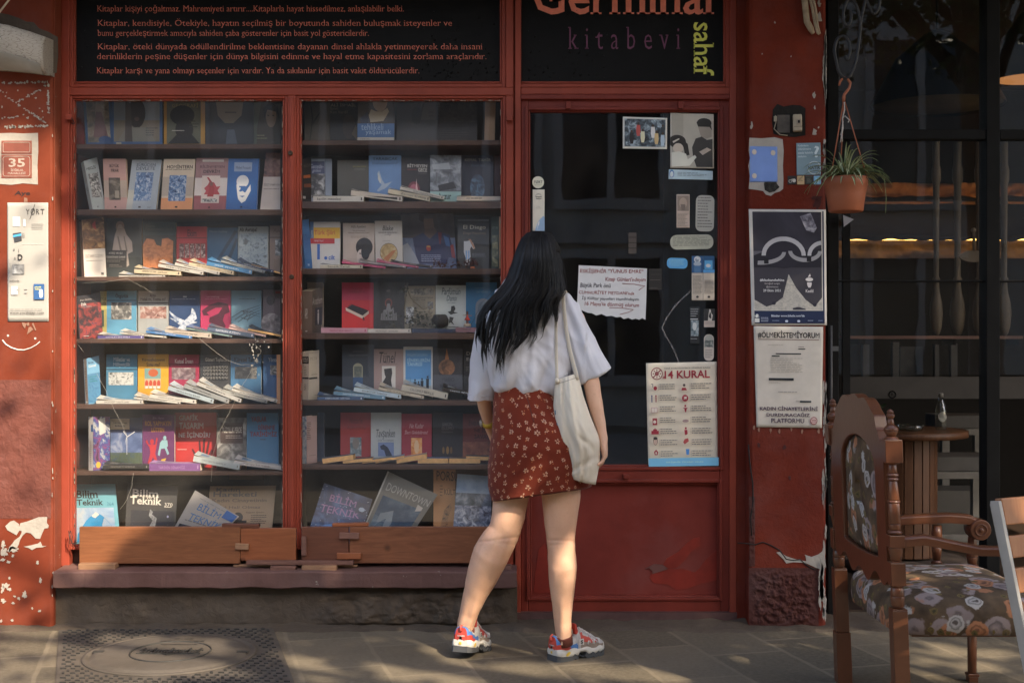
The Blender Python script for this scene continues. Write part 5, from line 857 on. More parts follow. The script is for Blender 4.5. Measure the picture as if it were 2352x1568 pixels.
g.tube([b0 + Vector((-.004,0,.052)),b0 + Vector((-.012,-.002,.048)),b0 + Vector((-.019,0,.049))],.0013,6); g.tube([b0 + Vector((.004,0,.052)),b0 + Vector((.012,-.002,.046)),b0 + Vector((.02,0,.048))],.0013,6)
g.build('body',mp_('tan_plastic',(130,85,60)),t)
g = MB(); g.lathe(b0 + Vector((0,.001,.056)),[(.003,-.004),(.0046,.002),(.0044,.008),(.001,.011)],12); g.build('hair',mp_('dark_hair_plastic',(40,30,28)),t)
t = thing('flower_pot',W(*C('f',1290,1195),.22),'round dark pot with a dried vine hanging from it, fourth shelf','plant')
pb = W(*C('f',1290,1196),.22)
g = MB(); g.lathe(pb,[(.012,0),(.033,.012),(.037,.035),(.028,.055),(.022,.058),(.02,.05)],20); g.build('pot',mp_('black_clay',(38,37,37)),t)
g = MB(); q = [C('f',*p) for p in ((1225,1020),(1160,1050),(1110,1010),(1060,960),(1036,900),(1040,850),(1020,960),(1010,1050))]; g.tube([W(u,v,.20 - .002 * i) for i,(u,v) in enumerate(q)],.002,6)
q = [C('f',*p) for p in ((1225,1020),(1200,1070),(1225,1100),(1180,1120))]; g.tube([W(u,v,.20) for u,v in q],.0018,6); g.build('stem',mp_('dry_stem',(92,82,62)),t)
g = MB()
for _ in range(150):
    cx,cy,sx = rnd.choice(((930,1160,40),(1085,1140,60),(1170,1140,60),(1010,890,25),(1110,1090,40))); u,v = C('f',rnd.gauss(cx,sx),min(1215,rnd.gauss(cy,36)))
    c = W(u,v,.185 + rnd.uniform(-.01,.015)); a = Vector((rnd.uniform(-1,1),rnd.uniform(-.6,.6),rnd.uniform(-1,1))).normalized(); bq = a.cross(Vector((rnd.uniform(-1,1),rnd.uniform(-1,1),rnd.uniform(-1,1)))).normalized(); r = rnd.uniform(.005,.009)
    g.add([c - a * r,c + bq * r * .7,c + a * r,c - bq * r * .7 + a.cross(bq) * r * .4],[(0,1,2),(0,2,3)])
tag(g.build('foliage',mp_('dry_dark_leaf',(58,58,48)),t),kind='stuff')
g = MB()
for _ in range(170):
    u,v = C('f',rnd.choice((rnd.uniform(1240,1500),rnd.gauss(1540,28))),720 - abs(rnd.gauss(0,26)))
    if u > C('f',1500,0)[0]: v -= rnd.random() * 9
    c = W(u,v,.18 + rnd.uniform(-.012,.012)); a = Vector((rnd.uniform(-1,1),rnd.uniform(-.6,.6),rnd.uniform(-1,1))).normalized() * rnd.uniform(.003,.007); bq = a.orthogonal() * .6
    g.add([c - a,c + bq,c + a,c - bq],[(0,1,2),(0,2,3)])
tag(g.build('dried_flowers',mp_('dried_flower',(66,38,36))),'bunch of dried dark red flowers lying before the black footballer book','dried flowers')
g = MB(); g.lathe(W(*C('f',1545,735),.175),[(.004,0),(.010,.002),(.0105,.008),(.005,.011)],16); tag(g.build('dried_fruit',mp_('dried_orange',(165,92,60))),'small shrivelled orange fruit on the third shelf edge by the dried flowers','fruit')

GAIN = 1.85
# ---------------------------------------------------------------- papers taped to the door glass (on its inner face) and to the pillars
def sheet(pts,y,label,cat,name,col,art,th=.0006,wav=.0010,rough=.75,g=None):
    q = [W(u,v,y) for u,v in pts]; TLq,TRq,BRq,BLq = q
    t = thing(name,(q[2] + q[3]) / 2,label,cat)
    N = 26; p0 = rnd.random() * 9
    def Q(s,tt,w):
        p = (TLq * (1 - s) + TRq * s) * (1 - tt) + (BLq * (1 - s) + BRq * s) * tt
        return p + Vector((0,-w - wav * (1 + noise.noise(Vector((s * 3 + p0,tt * 3,p0)))),0))
    mb = MB(); fr = [[Q(i / N,j / N,th) for i in range(N + 1)] for j in range(N + 1)]; bk = [[Q(i / N,j / N,0) for i in range(N + 1)] for j in range(N + 1)]
    mb.rings([fr[j] + bk[j][::-1] for j in range(N + 1)],0,True,True,True); mb.build('paper',ctom(col),t)
    draw(art,lambda s,tt,w: Q(min(1,max(0,s)),tt,th + w + .0007),t,'print',.07); return t
def cc(c,*pts): return [C(c,*p) for p in pts]
def rect(c,x0,y0,x1,y1): return cc(c,(x0,y0),(x1,y0),(x1,y1),(x0,y1))
YG = .1195                            # just in front of the door glass
PAP = (182,176,166)
sheet(cc('c',(957,915),(1304,925),(1302,1170),(956,1164)),YG,'small bordered photograph of a street crowd on the door glass','photograph','photograph',(190,182,172),[('r',.04,.06,.96,.93,picture([(24,26,28),(66,76,84),(150,165,175)],40,70,1.2))] + [q for cx,cy,c in ((.35,.35,(150,70,66)),(.45,.55,(190,175,150)),(.2,.6,(40,38,40)),(.68,.4,(185,180,180)),(.76,.6,(170,150,110)),(.9,.4,(50,56,60)),(.9,.65,(150,165,185))) for q in (('g',[(cx - .04,cy - .1),(cx + .04,cy - .1),(cx + .05,cy + .1),(cx + .03,cy + .25),(cx - .03,cy + .25),(cx - .05,cy + .1)],c),('e',cx,cy - .14,.025,.045,(60,48,42)))])
sheet(cc('c',(1328,884),(1668,896),(1670,1320),(1328,1316)),YG,'large old photograph of a bereted man and a child, upper door corner','photograph','photograph',(165,160,150),[('r',.03,.02,.97,.98,(150,146,136)),('r',.03,.02,.3,.98,(138,134,124)),('e',.78,.17,.17,.09,(40,38,36)),('g',[(.62,.2),(.95,.2),(.95,.42),(.82,.46),(.7,.42),(.66,.3)],(130,122,112)),('g',[(.6,.16),(.9,.1),(.96,.3),(.9,.24),(.64,.24)],(38,36,34)),('g',[(.5,.62),(.58,.46),(.72,.42),(.84,.48),(.97,.46),(.97,.98),(.6,.98),(.52,.8)],(54,52,50)),('e',.16,.52,.2,.12,(44,42,40)),('g',[(.03,.46),(.2,.42),(.4,.56),(.44,.76),(.34,.78),(.3,.62)],(42,40,38)),('e',.18,.64,.12,.09,(165,156,144)),('g',[(.03,.72),(.2,.7),(.36,.74),(.4,.84),(.56,.76),(.6,.8),(.44,.96),(.03,.98)],(185,178,168)),('g',[(.66,.7),(.84,.62),(.94,.66),(.74,.76)],(150,140,130)),('g',[(.05,.52),(.2,.46),(.21,.48),(.07,.55)],(170,165,155))])
sheet(cc('c',(1316,1326),(1662,1340),(1662,1410),(1314,1402)),YG,'pale blue strip with a tiny face under the beret photograph','sticker','sticker',(150,168,176),[('e',.07,.45,.055,.4,(60,100,150)),('e',.07,.5,.04,.3,(170,180,186)),('l',.2,.25,.85,.7,3,(100,115,125))])
sheet(rect('g',1377,150,1480,412),YG,'narrow bookmark with a brownish bearded face on the door glass','bookmark','bookmark',(165,150,138),[('r',.06,.04,.94,.5,(125,112,102)),('e',.5,.26,.3,.16,(150,134,120)),('g',[(.3,.3),(.7,.3),(.62,.48),(.38,.48)],(110,98,90)),('l',.08,.56,.92,.96,10,(120,112,104))])
def rounded(c,x0,y0,x1,y1,r=.3,n=6):
    out = []; w,h = x1 - x0,y1 - y0; rr = min(w,h) * r
    for cx,cy,a0 in ((x1 - rr,y0 + rr,-90),(x1 - rr,y1 - rr,0),(x0 + rr,y1 - rr,90),(x0 + rr,y0 + rr,180)):
        for k in range(n + 1): a = R(a0 + 90 * k / n); out.append(C(c,cx + rr * math.cos(a),cy + rr * math.sin(a)))
    return out
def note(c,x0,y0,x1,y1,label,col,art,y=YG,r=.3,name='note',cat='note',rot=0):
    pts = rounded(c,x0,y0,x1,y1,r); ctr = ((x0 + x1) / 2,(y0 + y1) / 2); u_,v_ = C(c,*ctr)
    pts = [(u_ + (u - u_) * math.cos(rot) - (v - v_) * math.sin(rot),v_ + (u - u_) * math.sin(rot) + (v - v_) * math.cos(rot)) for u,v in pts]
    t = thing(name,W(u_,C(c,x0,y1)[1],y),label,cat)
    mb = MB(); mb.prism([W(u,v,y) for u,v in pts],(0,.0008,0)); mb.build('paper',ctom(col),t)
    def fn(s,tt,w):
        u,v = C(c,x0 + (x1 - x0) * s,y0 + (y1 - y0) * tt); du,dv = u - u_,v - v_
        p = W(u_ + du * math.cos(rot) - dv * math.sin(rot),v_ + du * math.sin(rot) + dv * math.cos(rot),y); return p + Vector((0,-w,0))
    draw(art,fn,t,'print'); return t
note('g',1528,158,1672,440,'tall rounded typed note at the right edge of the door glass',(150,148,140),[('l',.1,.04,.9,.92,11,(96,94,90))],rot=.02)
note('g',1328,466,1666,580,'wide rounded typed note with dense lines across the door glass',(150,150,136),[('l',.06,.08,.94,.8,8,(100,100,90))],r=.45,rot=-.02)
note('g',1302,648,1464,730,'small blue rounded note stuck on the door glass',(78,136,190),[('l',.1,.15,.85,.8,6,(125,165,205))],r=.4,rot=.03)
sheet(rect('g',1496,632,1584,980),YG,'bookmark with a haloed statue over a blue top, left of the joined pair','bookmark','bookmark',(165,156,144),[('r',0,0,1,.38,(48,78,112)),('e',.5,.08,.3,.075,(175,182,186)),('e',.5,.09,.2,.05,(120,130,140)),('e',.5,.18,.34,.05,(140,150,160)),('r',.2,.22,.8,.38,(66,98,130)),('l',.1,.44,.9,.86,14,(110,104,96)),('e',.5,.92,.12,.025,(60,56,54))])
sheet(rect('g',1586,632,1674,980),YG,'bookmark with a bright sky square, right of the joined pair','bookmark','bookmark',(165,156,144),[('r',0,0,1,.38,(42,74,106)),('r',.12,.1,.82,.3,(80,140,195)),('e',.45,.22,.22,.04,(190,198,202)),('r',0,.31,1,.38,(78,132,178)),('l',.1,.54,.9,.86,11,(110,104,96)),('e',.5,.92,.12,.025,(60,56,54))])
sheet(rect('g',1480,1032,1556,1322),YG,'black bookmark with a white bearded portrait low on the door glass','bookmark','bookmark',(36,38,40),[('l',.1,.04,.9,.28,4,(130,132,132)),('r',.08,.31,.84,.34,(160,162,162)),('r',.12,.36,.92,.78,picture([(38,46,52),(90,104,110),(170,176,178)],60,71)),('e',.5,.52,.22,.11,(165,168,166)),('l',.1,.84,.8,.88,1,(150,150,150))])
sheet(rect('g',1592,1046,1676,1190),YG,'small card with a raised white statue beside the black bookmark','card','card',(166,154,144),[('r',0,0,1,.64,(44,44,44)),('g',[(.36,.64),(.42,.3),(.5,.02),(.62,.04),(.66,.22),(.82,.34),(.72,.64)],(172,168,158)),('l',.12,.72,.9,.84,2,(130,122,116))])
note('g',1592,1246,1670,1452,'rounded tag with a dark engraved figure above the rules poster',(168,160,150),[('e',.5,.17,.42,.16,(140,140,132)),('r',.06,.22,.94,.48,picture([(40,44,44),(90,96,92),(150,150,142)],60,72,1.3)),('l',.14,.56,.86,.9,5,(120,112,106))],r=.45,name='tag',cat='tag')
note('c',248,1381,340,1475,'white round sticker on the left edge of the door glass',(184,176,160),[('t','YØRT',.14,.36,.86,.6,(52,46,42)),('l',.2,.7,.82,.76,1,(110,102,94))],r=.5,name='sticker',cat='sticker')
sheet(rect('g',251,113,344,436),YG,'pale vertical strip with a printed sunrise under the round sticker','sticker','sticker',(176,172,160),[('t','iletişim',.28,.2,.74,.245,(66,62,56),'b'),('r',.24,.17,.76,.185,(66,62,56))] + [('g',[(.5 + .2 * math.cos(R(a)),.165 - .03 * math.sin(R(a))),(.5 + .27 * math.cos(R(a - 5)),.165 - .07 * math.sin(R(a - 5))),(.5 + .27 * math.cos(R(a + 5)),.165 - .07 * math.sin(R(a + 5)))],(66,62,56)) for a in range(20,175,22)] + [('t','Kitap',.34,.4,.64,.43,(130,126,118)),('t','Yayınları',.24,.44,.76,.47,(130,126,118)),('g',[(.2,1),(.45,.78),(.9,.64),(1,.68),(1,1)],(120,142,165)),('g',[(.45,.8),(.6,.74),(.5,.95),(.36,1)],(180,182,182))])
note('g',1002,450,1064,614,'faint ghost of a removed label high on the door glass',(66,60,56),[('r',0,.2,1,.24,(40,36,34)),('r',0,.46,1,.5,(40,36,34)),('r',0,.72,1,.76,(40,36,34))],r=.05,name='label_residue',cat='residue')
note('g',1160,735,1262,895,'dark outlined decal beside the handwritten notice',(40,38,36),[('r',0,0,1,.02,(72,68,64)),('r',0,.98,1,1,(72,68,64)),('r',.1,.52,.9,.54,(80,76,72)),('l',.05,.9,.9,.94,1,(90,86,80)),('r',.15,.25,.9,.27,(60,56,54))],r=.05,name='decal',cat='decal')
# handwritten notice: torn lower edge, brown and dark pen strokes
t = thing('handwritten_notice',W(*C('g',870,1110),YG),'torn white paper with red and dark handwriting taped on the door glass','notice')
pts = cc('g',(612,704),(1147,731),(1140,1000),(1134,1132)); low = [(1110,1118),(1085,1132),(1060,1122),(1030,1130),(1000,1116),(965,1126),(940,1108),(905,1112),(870,1100),(830,1104),(790,1086),(750,1098),(715,1080),(680,1076),(640,1058),(598,1046)]
mb = MB(); mb.prism([W(*p,YG) for p in pts + cc('g',*low)],(0,.0008,0)); mb.build('paper',P((172,172,172)),t)
RI,DI = P((112,44,40)),P((48,46,50))
mb = MB(); 
def hand(s,x0,y0,x1,y1,mi,slope=.03):
    def fn(a,b):
        x = x0 + (x1 - x0) * a; u,v = C('g',x,y0 + (y1 - y0) * (1 - b) + slope * (x - x0) + 5 * noise.noise(Vector((x * .03,b,y0)))); return W(u,v,YG - .001)
    put_text(mb,s,fn,(0,0,1,1),mi,.008,shear=.12)
hand('ESKİŞEHİR "YUNUS EMRE"',622,724,1118,770,0,.012); hand("Kitap Günleri'ndeyim",820,796,1136,836,0,.02); hand('Büyük Park önü',624,842,862,886,1,.02); hand("CUMHURİYET MEYDANI'nda",612,896,1046,928,0,.02); hand('İş Kültür yayınları standındayım',636,942,1084,980,1,.02); hand("16 Mayıs'ta dönmüş olurum",658,988,1084,1028,0,.03)
for pts in (((952,848),(1040,852),(1130,868),(1105,884),(1082,900)),((850,1036),(950,1038),(1040,1052),(1000,1072),(934,1090))): mb.tube([W(*C('g',*p),YG - .0015) for p in pts],.0011,5,0)
mb.build('handwriting',[RI,DI],t)
# rules poster with pictograms
RD,GY = (125,40,50),(96,92,90)
art = [('e',.15,.105,.085,.06,(110,60,62)),('e',.15,.105,.072,.05,(178,172,160)),('e',.15,.105,.03,.022,(110,60,62)),('g',[(.09,.138),(.1,.146),(.215,.072),(.205,.064)],(110,60,62)),('t','YENİ KORONAVİRÜS RİSKİNE KARŞI',.25,.045,.91,.065,(105,100,98),'b'),('t','#',.23,.13,.265,.155,RD,'b'),('t','14 KURAL',.26,.078,.9,.155,RD,'b')]
for a_ in range(0,360,45): art.append(('e',.15 + .05 * math.cos(R(a_)),.105 + .035 * math.sin(R(a_)),.01,.007,(110,60,62)))
for j in range(7):
    yy = .215 + j * .108
    art += [('l',.18,yy - .012,.42,yy + .05,3,GY),('l',.63,yy - .014,.92,yy + .05,3,GY),('r',.165,yy - .014,.168,yy + .05,(120,112,108)),('r',.615,yy - .014,.618,yy + .05,(120,112,108))]
art += [('e',.12,.245,.025,.02,RD),('r',.06,.2,.09,.206,GY),('r',.08,.2,.09,.235,GY),('e',.53,.22,.018,.014,(70,60,60)),('g',[(.49,.27),(.5,.245),(.55,.245),(.57,.27)],RD)]
art += [('r',.062,.325,.075,.38,(50,60,96)),('r',.12,.325,.133,.38,RD),('e',.0685,.318,.01,.008,(50,60,96)),('e',.1265,.318,.01,.008,RD),('e',.54,.345,.045,.033,RD),('g',[(.515,.36),(.53,.345),(.52,.332),(.565,.33),(.555,.36),(.545,.35)],(180,172,162))]
art += [('r',.055,.43,.145,.482,(150,120,118)),('r',.062,.435,.098,.477,(176,168,158)),('r',.102,.435,.138,.477,(176,168,158)),('e',.54,.42,.014,.011,RD),('g',[(.5,.438),(.58,.438),(.56,.446),(.55,.48),(.535,.48),(.525,.446)],RD)]
art += [('r',.07,.535,.135,.6,RD),('e',.1,.57,.022,.016,(176,168,158)),('e',.54,.565,.045,.014,(130,110,108))]
art += [('r',.05,.655,.155,.69,RD),('r',.075,.64,.13,.655,RD),('r',.095,.63,.11,.64,RD),('e',.54,.635,.014,.011,RD),('g',[(.52,.65),(.56,.65),(.565,.69),(.545,.7),(.525,.7)],RD)]
art += [('e',.105,.755,.032,.04,(92,66,66)),('e',.105,.762,.025,.03,(160,140,128)),('e',.105,.728,.03,.014,(46,40,40)),('g',[(.5,.77),(.52,.74),(.57,.73),(.58,.76),(.52,.79)],(140,60,60)),('g',[(.08,.86),(.11,.835),(.14,.86),(.13,.89),(.09,.89)],RD),('e',.11,.87,.01,.012,(176,168,158)),('g',[(.535,.835),(.585,.835),(.578,.89),(.542,.89)],(62,110,165)),('r',0,.92,1,1,(98,150,184)),('t','ESKİŞEHİR TİCARET ODASI',.25,.95,.78,.97,(150,182,204),'b')]
sheet(cc('k',(1138,294),(1690,282),(1702,1092),(1156,1100)),YG,'white health rules poster with red pictograms at the bottom of the door glass','poster','poster',(176,168,152),art)
# right pillar
YPp = -.002
DK = (34,34,44)
art = [('r',.04,.015,.97,.985,(27,36,60)),('r',.035,.015,.95,.875,(172,168,160)),('r',.045,.022,.938,.868,picture([(26,25,30),(42,40,48),(54,52,60)],4,80)),('r',.045,.36,.938,.5,(80,78,84)),('r',.045,.47,.938,.868,(50,48,54)),
       ('g',[(.66,.06),(.8,.03),(.88,.16),(.84,.2),(.74,.18)],picture([(56,54,64),(110,108,116),(165,162,164)],40,81,1.2)),
       ('g',[(.045,.78),(.2,.84),(.3,.82),(.42,.76),(.5,.56),(.6,.68),(.72,.78),(.84,.84),(.938,.76),(.938,.868),(.045,.868)],picture([(120,118,112),(150,146,138),(165,160,150)],90,82)),('e',.3,.81,.025,.014,DK),('e',.84,.825,.025,.014,DK)]
def arch(cx,cy,rx,ry,w,c,up=1,a0=0,a1=180):
    o = [(cx + rx * math.cos(R(a)),cy - up * ry * math.sin(R(a))) for a in range(a0,a1 + 1,12)]; i = [(cx + (rx - w) * math.cos(R(a)),cy - up * (ry - w * .7) * math.sin(R(a))) for a in range(a1,a0 - 1,-12)]
    return ('g',o + i,c)
art += [('g',[(.045,.5),(.045,.4),(.2,.36),(.938,.34),(.938,.5)],(30,29,36)),('e',.44,.38,.26,.13,(34,32,40)),arch(.44,.40,.29,.165,.055,(150,148,150)),arch(.95,.40,.2,.13,.05,(150,148,150),1,96,180),arch(.13,.37,.34,.11,.05,(128,126,128),-1,0,96),arch(.72,.36,.22,.095,.05,(128,126,128),-1),('r',.18,.42,.24,.47,(24,24,28)),('r',.74,.41,.8,.45,(24,24,28))]
art = [a for a in art]
art += [('t','#blackandwhite',.12,.6,.44,.624,(186,182,178),'b'),('t','fotoğraf sergisi',.18,.632,.38,.652,(160,156,154)),('t','@alemanos',.2,.66,.36,.68,(160,156,154)),('t','29 Ekim 2021',.16,.69,.39,.712,(186,182,178),'b'),('e',.77,.605,.05,.016,(176,172,170)),('g',[(.75,.585),(.78,.555),(.79,.58)],(170,166,164)),('g',[(.74,.63),(.8,.63),(.8,.65),(.785,.675),(.755,.675),(.74,.65)],(176,172,170)),('t','Kedd',.72,.69,.82,.718,(176,172,170),'b'),('t',"Biletler www.biletix.com'da",.26,.908,.7,.928,(160,166,180),'b'),('r',.04,.94,.1,.975,(176,176,172)),('e',.07,.915,.02,.012,(176,176,172)),('g',[(.02,.91),(.06,.925),(.11,.925),(.06,.935)],(176,176,172)),('l',.12,.93,.22,.975,3,(140,146,162)),('e',.46,.965,.02,.01,(150,156,170)),('e',.62,.965,.02,.01,(150,156,170)),('l',.27,.955,.36,.972,1,(110,118,140)),('l',.74,.955,.82,.972,1,(130,138,156)),('l',.88,.955,.96,.972,1,(110,118,140))]
sheet(cc('h',(196,266),(800,270),(808,1174),(220,1174)),YPp,'exhibition poster of curved roof tiles at night on the right red pillar','poster','poster',(170,165,158),art)
art = [('t','#ÖLMEKİSTEMİYORUM',.055,.04,.945,.12,(40,36,34),'b'),('r',.055,.128,.94,.133,(80,44,40)),('l',.2,.18,.45,.195,1,(140,134,126)),('l',.64,.195,.76,.215,1,(110,104,98)),('r',.64,.218,.74,.226,DK),('r',.31,.266,.68,.276,(36,38,42)),('r',.25,.289,.365,.3,(36,38,42)),('l',.23,.31,.7,.46,9,(138,134,126)),('r',.2,.512,.57,.535,(32,36,40)),('l',.2,.545,.4,.57,2,(138,134,126)),('l',.34,.64,.62,.665,1,(130,126,120)),('l',.6,.73,.66,.745,1,(120,116,110)),('r',.66,.733,.83,.75,(34,40,44)),('t','KADIN CİNAYETLERİNİ',.055,.785,.93,.832,(52,36,52),'b'),('t','DURDURACAĞIZ',.155,.848,.81,.893,(52,36,52),'b'),('t','PLATFORMU',.225,.91,.725,.955,(52,36,52),'b'),('e',.87,.93,.055,.038,(110,52,56)),('e',.87,.93,.045,.03,(160,140,134)),('r',.835,.92,.905,.926,(110,52,56)),('r',.835,.935,.905,.941,(110,52,56))]
sheet(cc('l',(234,4),(778,10),(768,800),(256,794)),YPp,'crumpled white protest letter poster with blacked out lines on the right pillar','poster','poster',(160,154,144),art,wav=.004)
TAPE = M('clear_tape',(.30,.17,.12),.35,.1)
g = MB()
for u,v in cc('l',(276,815),(370,825),(436,825),(530,805),(616,830),(745,828),(240,800)): blob(g,(u,v),2.6,5,-.003,.0006,n=8)
tag(g.build('tape_scraps',TAPE),'short brittle tape ends under the crumpled letter poster','tape')
PW = M('white_wash_patch',(.46,.42,.37),.9,.12,12,.3,60)
t = thing('wall_patch',W(*C('d',330,1500),0),'square whitewashed patch with a broken hole in the right pillar','wall patch')
g = MB(); blob(g,0,0,0,-.001,.0012,pts=cc('d',(202,1080),(300,1084),(400,1076),(462,1092),(470,1180),(464,1300),(468,1400),(466,1480),(440,1500),(400,1512),(370,1534),(330,1524),(310,1496),(250,1486),(196,1480),(204,1380),(194,1300),(206,1240),(196,1180))); g.build('whitewash',PW,t)
g = MB(); blob(g,0,0,0,-.0026,.0012,pts=cc('d',(330,1390),(370,1378),(405,1400),(418,1440),(438,1466),(400,1500),(360,1510),(322,1488),(316,1440))); g.build('hole',M('flat_dark_hole',(.045,.042,.036),.95,.5,60,.6,120),t)  # rough dark patch laid on the wall in place of a recess
art = [('e',q[0],q[1],.085,.075,(165,156,145)) for q in ((.16,.16),(.84,.18),(.16,.83))]
sheet(cc('d',(205,1146),(420,1150),(422,1424),(206,1426)),-.0035,'blue playing card like plate with white dots on the whitewashed patch','plate','wall_plate',(98,122,172),art)
sheet(cc('d',(568,1122),(758,1118),(762,1370),(572,1374)),YPp,'grey blue flyer with a question mark and round stamp on the right pillar','flyer','flyer',(98,116,124),[('t','Kadınların',.06,.05,.5,.11,(150,162,168),'b'),('t','öldürülmesine',.06,.15,.6,.22,(150,162,168),'b'),('t','sessiz kalabilir',.06,.27,.7,.34,(150,162,168),'b'),('t','misin',.06,.39,.4,.45,(150,162,168),'b'),('t','?',.72,.1,.94,.46,(160,170,174),'b'),('e',.72,.78,.27,.21,(150,158,160)),('e',.72,.78,.24,.185,(98,116,124)),('r',.46,.7,.98,.84,(98,116,124)),('t','HAYIR',.48,.72,.96,.83,(36,38,42),'b')])
for x0,x1,lab,col,art in ((501,570,'tiny black sticker with a white bicycle on the right pillar',(40,38,38),[('e',.3,.62,.2,.2,(150,146,138)),('e',.3,.62,.13,.13,(40,38,38)),('e',.72,.55,.2,.22,(170,164,155)),('g',[(.3,.6),(.5,.3),(.7,.55),(.5,.5)],(150,146,138))]),(576,632,'tiny cream sticker with scribbled lines on the right pillar',(165,142,108),[('l',.15,.2,.85,.7,3,(110,90,70))]),(638,698,'tiny dark green sticker with lines on the right pillar',(46,48,44),[('l',.2,.25,.85,.85,5,(110,108,98)),('r',.05,.04,.95,.08,(110,108,98))]),(705,762,'tiny light blue sticker on the right pillar',(104,142,164),[('g',[(.2,.2),(.9,.4),(.7,.9),(.3,.8)],(132,165,182))])):
    sheet(rect('d',x0,1378,x1,1445),YPp,lab,'sticker','sticker',col,art,wav=.0006)
# door phone hanging out of its hole
t = thing('door_phone',W(*C('d',520,1090),-.02),'old cream door phone hanging out of a broken hole in the right pillar','door phone')
g = MB(); blob(g,0,0,0,-.001,.0015,pts=cc('d',(385,860),(420,815),(470,836),(540,822),(600,826),(640,850),(640,1060),(560,1075),(470,1068),(390,1050),(380,960))); g.build('hole',M('dark_hole',(.016,.014,.012),.95,.3,60),t)
g = MB(); a,b = W(*C('d',420,900),-.004),W(*C('d',520,1040),-.004); g.box(a,(b.x,-.001,b.z)); g.build('mount_box',M('grey_tin',(.10,.085,.07),.6,.3,30),t,bevel=.002)
g = MB(); g.tube([W(*C('d',*p),-.006) for p in ((405,905),(410,960),(395,1010),(440,1055),(500,1062))],.0022,6); a,b = W(*C('d',395,910),-.01),W(*C('d',418,950),-.01); g.box(a,(b.x,-.003,b.z)); g.build('wire',M('pale_wire',(.35,.30,.22),.5),t)
c0 = W(*C('d',578,965),-.02); ax = Vector((.0175,-.004,0)); az = Vector((-.001,0,.0345)); ay = Vector((.003,.016,0))
g = MB(); g.obox(c0,ax,ay,az); body_ = g.build('case',M('aged_cream_plastic',(.46,.38,.27),.5,.12,25),t,bevel=.005)
g = MB(); g.obox(c0 + Vector((.001,-.018,.002)),ax * .52,ay * .12,az * .34); g.build('socket_plate',M('aged_cream_plastic2',(.40,.33,.24),.5),t,bevel=.001)
g = MB(); g.obox(c0 + Vector((.0015,-.021,.003)),ax * .22,ay * .1,az * .16); g.build('socket',DARK,t)
g = MB(); g.obox(c0 + Vector((0,-.0165,-.016)),ax * .98,ay * .05,az * .02); g.build('groove',DARK,t)
# thick cables at the top right of the pillar
t = thing('cable_bundle',W(1866,60,-.03),'bundle of pale plaster coated cables ending at the top of the right pillar','cable')
g = MB()
for k,(pts,r) in enumerate((([(1846,-20),(1850,20),(1853,50),(1862,66),(1868,78)],.013),([(1856,-20),(1866,20),(1872,55),(1878,76),(1882,80)],.006),([(1864,-20),(1874,25),(1878,60),(1884,78)],.005))): g.tube([W(u,v,-.014 - .004 * k) for u,v in pts],[r] * (len(pts) - 1) + [r * .6],9)
g.build('cables',M('yellowed_sheath',(.42,.33,.23),.8,.2,30,.4,60),t)
# left pillar
t = thing('house_number_plate',W(*C('a',130,1395),0),'embossed brown house number plate framed by white paint on the left pillar','plate')
g = MB(); blob(g,0,0,0,-.0008,.001,pts=cc('a',(-30,1045),(90,1042),(180,1046),(298,1042),(300,1180),(294,1300),(297,1446),(180,1436),(90,1448),(-30,1440))); g.build('white_border',PLASTER,t)
PLT = M('red_brown_enamel',(.24,.075,.052),.5,.15,20); EMB = M('worn_silver_relief',(.46,.38,.32),.5,.2,60)
for (x0,y0,x1,y1) in ((10,1102,248,1206),(10,1212,248,1395)):
    g = MB(); a,b = W(*C('a',x0,y0),-.004),W(*C('a',x1,y1),-.004); g.box(a,(b.x,-.001,b.z)); g.build('plate',PLT,t,bevel=.001)
    g = MB(); q = rounded('a',x0 + 14,y0 + 14,x1 - 14,y1 - 14,.12,3); q.append(q[0]); g.tube([W(u,v,-.0045) for u,v in q],.0012,5); g.build('rim',EMB,t)
g = MB(); fn = lambda a,b: W(*C('a',a,-b),-.0048)
for s,bx_ in (('35',(68,-1308,196,-1240)),('İSTİKLAL',(84,-1342,184,-1318)),('MAHALLESİ',(62,-1366,200,-1344))): put_text(g,s,fn,bx_,0,.02)
g.build('lettering',EMB,t)
g = MB(); put_text(g,'Aye',lambda a,b: W(*C('e',a,-b),-.0008),(112,-168,236,-124),0,.02,shear=.1); tag(g.build('graffiti',M('black_marker',(.02,.018,.018),.5)),'small black marker scribble above the white strip poster, left pillar','graffiti')
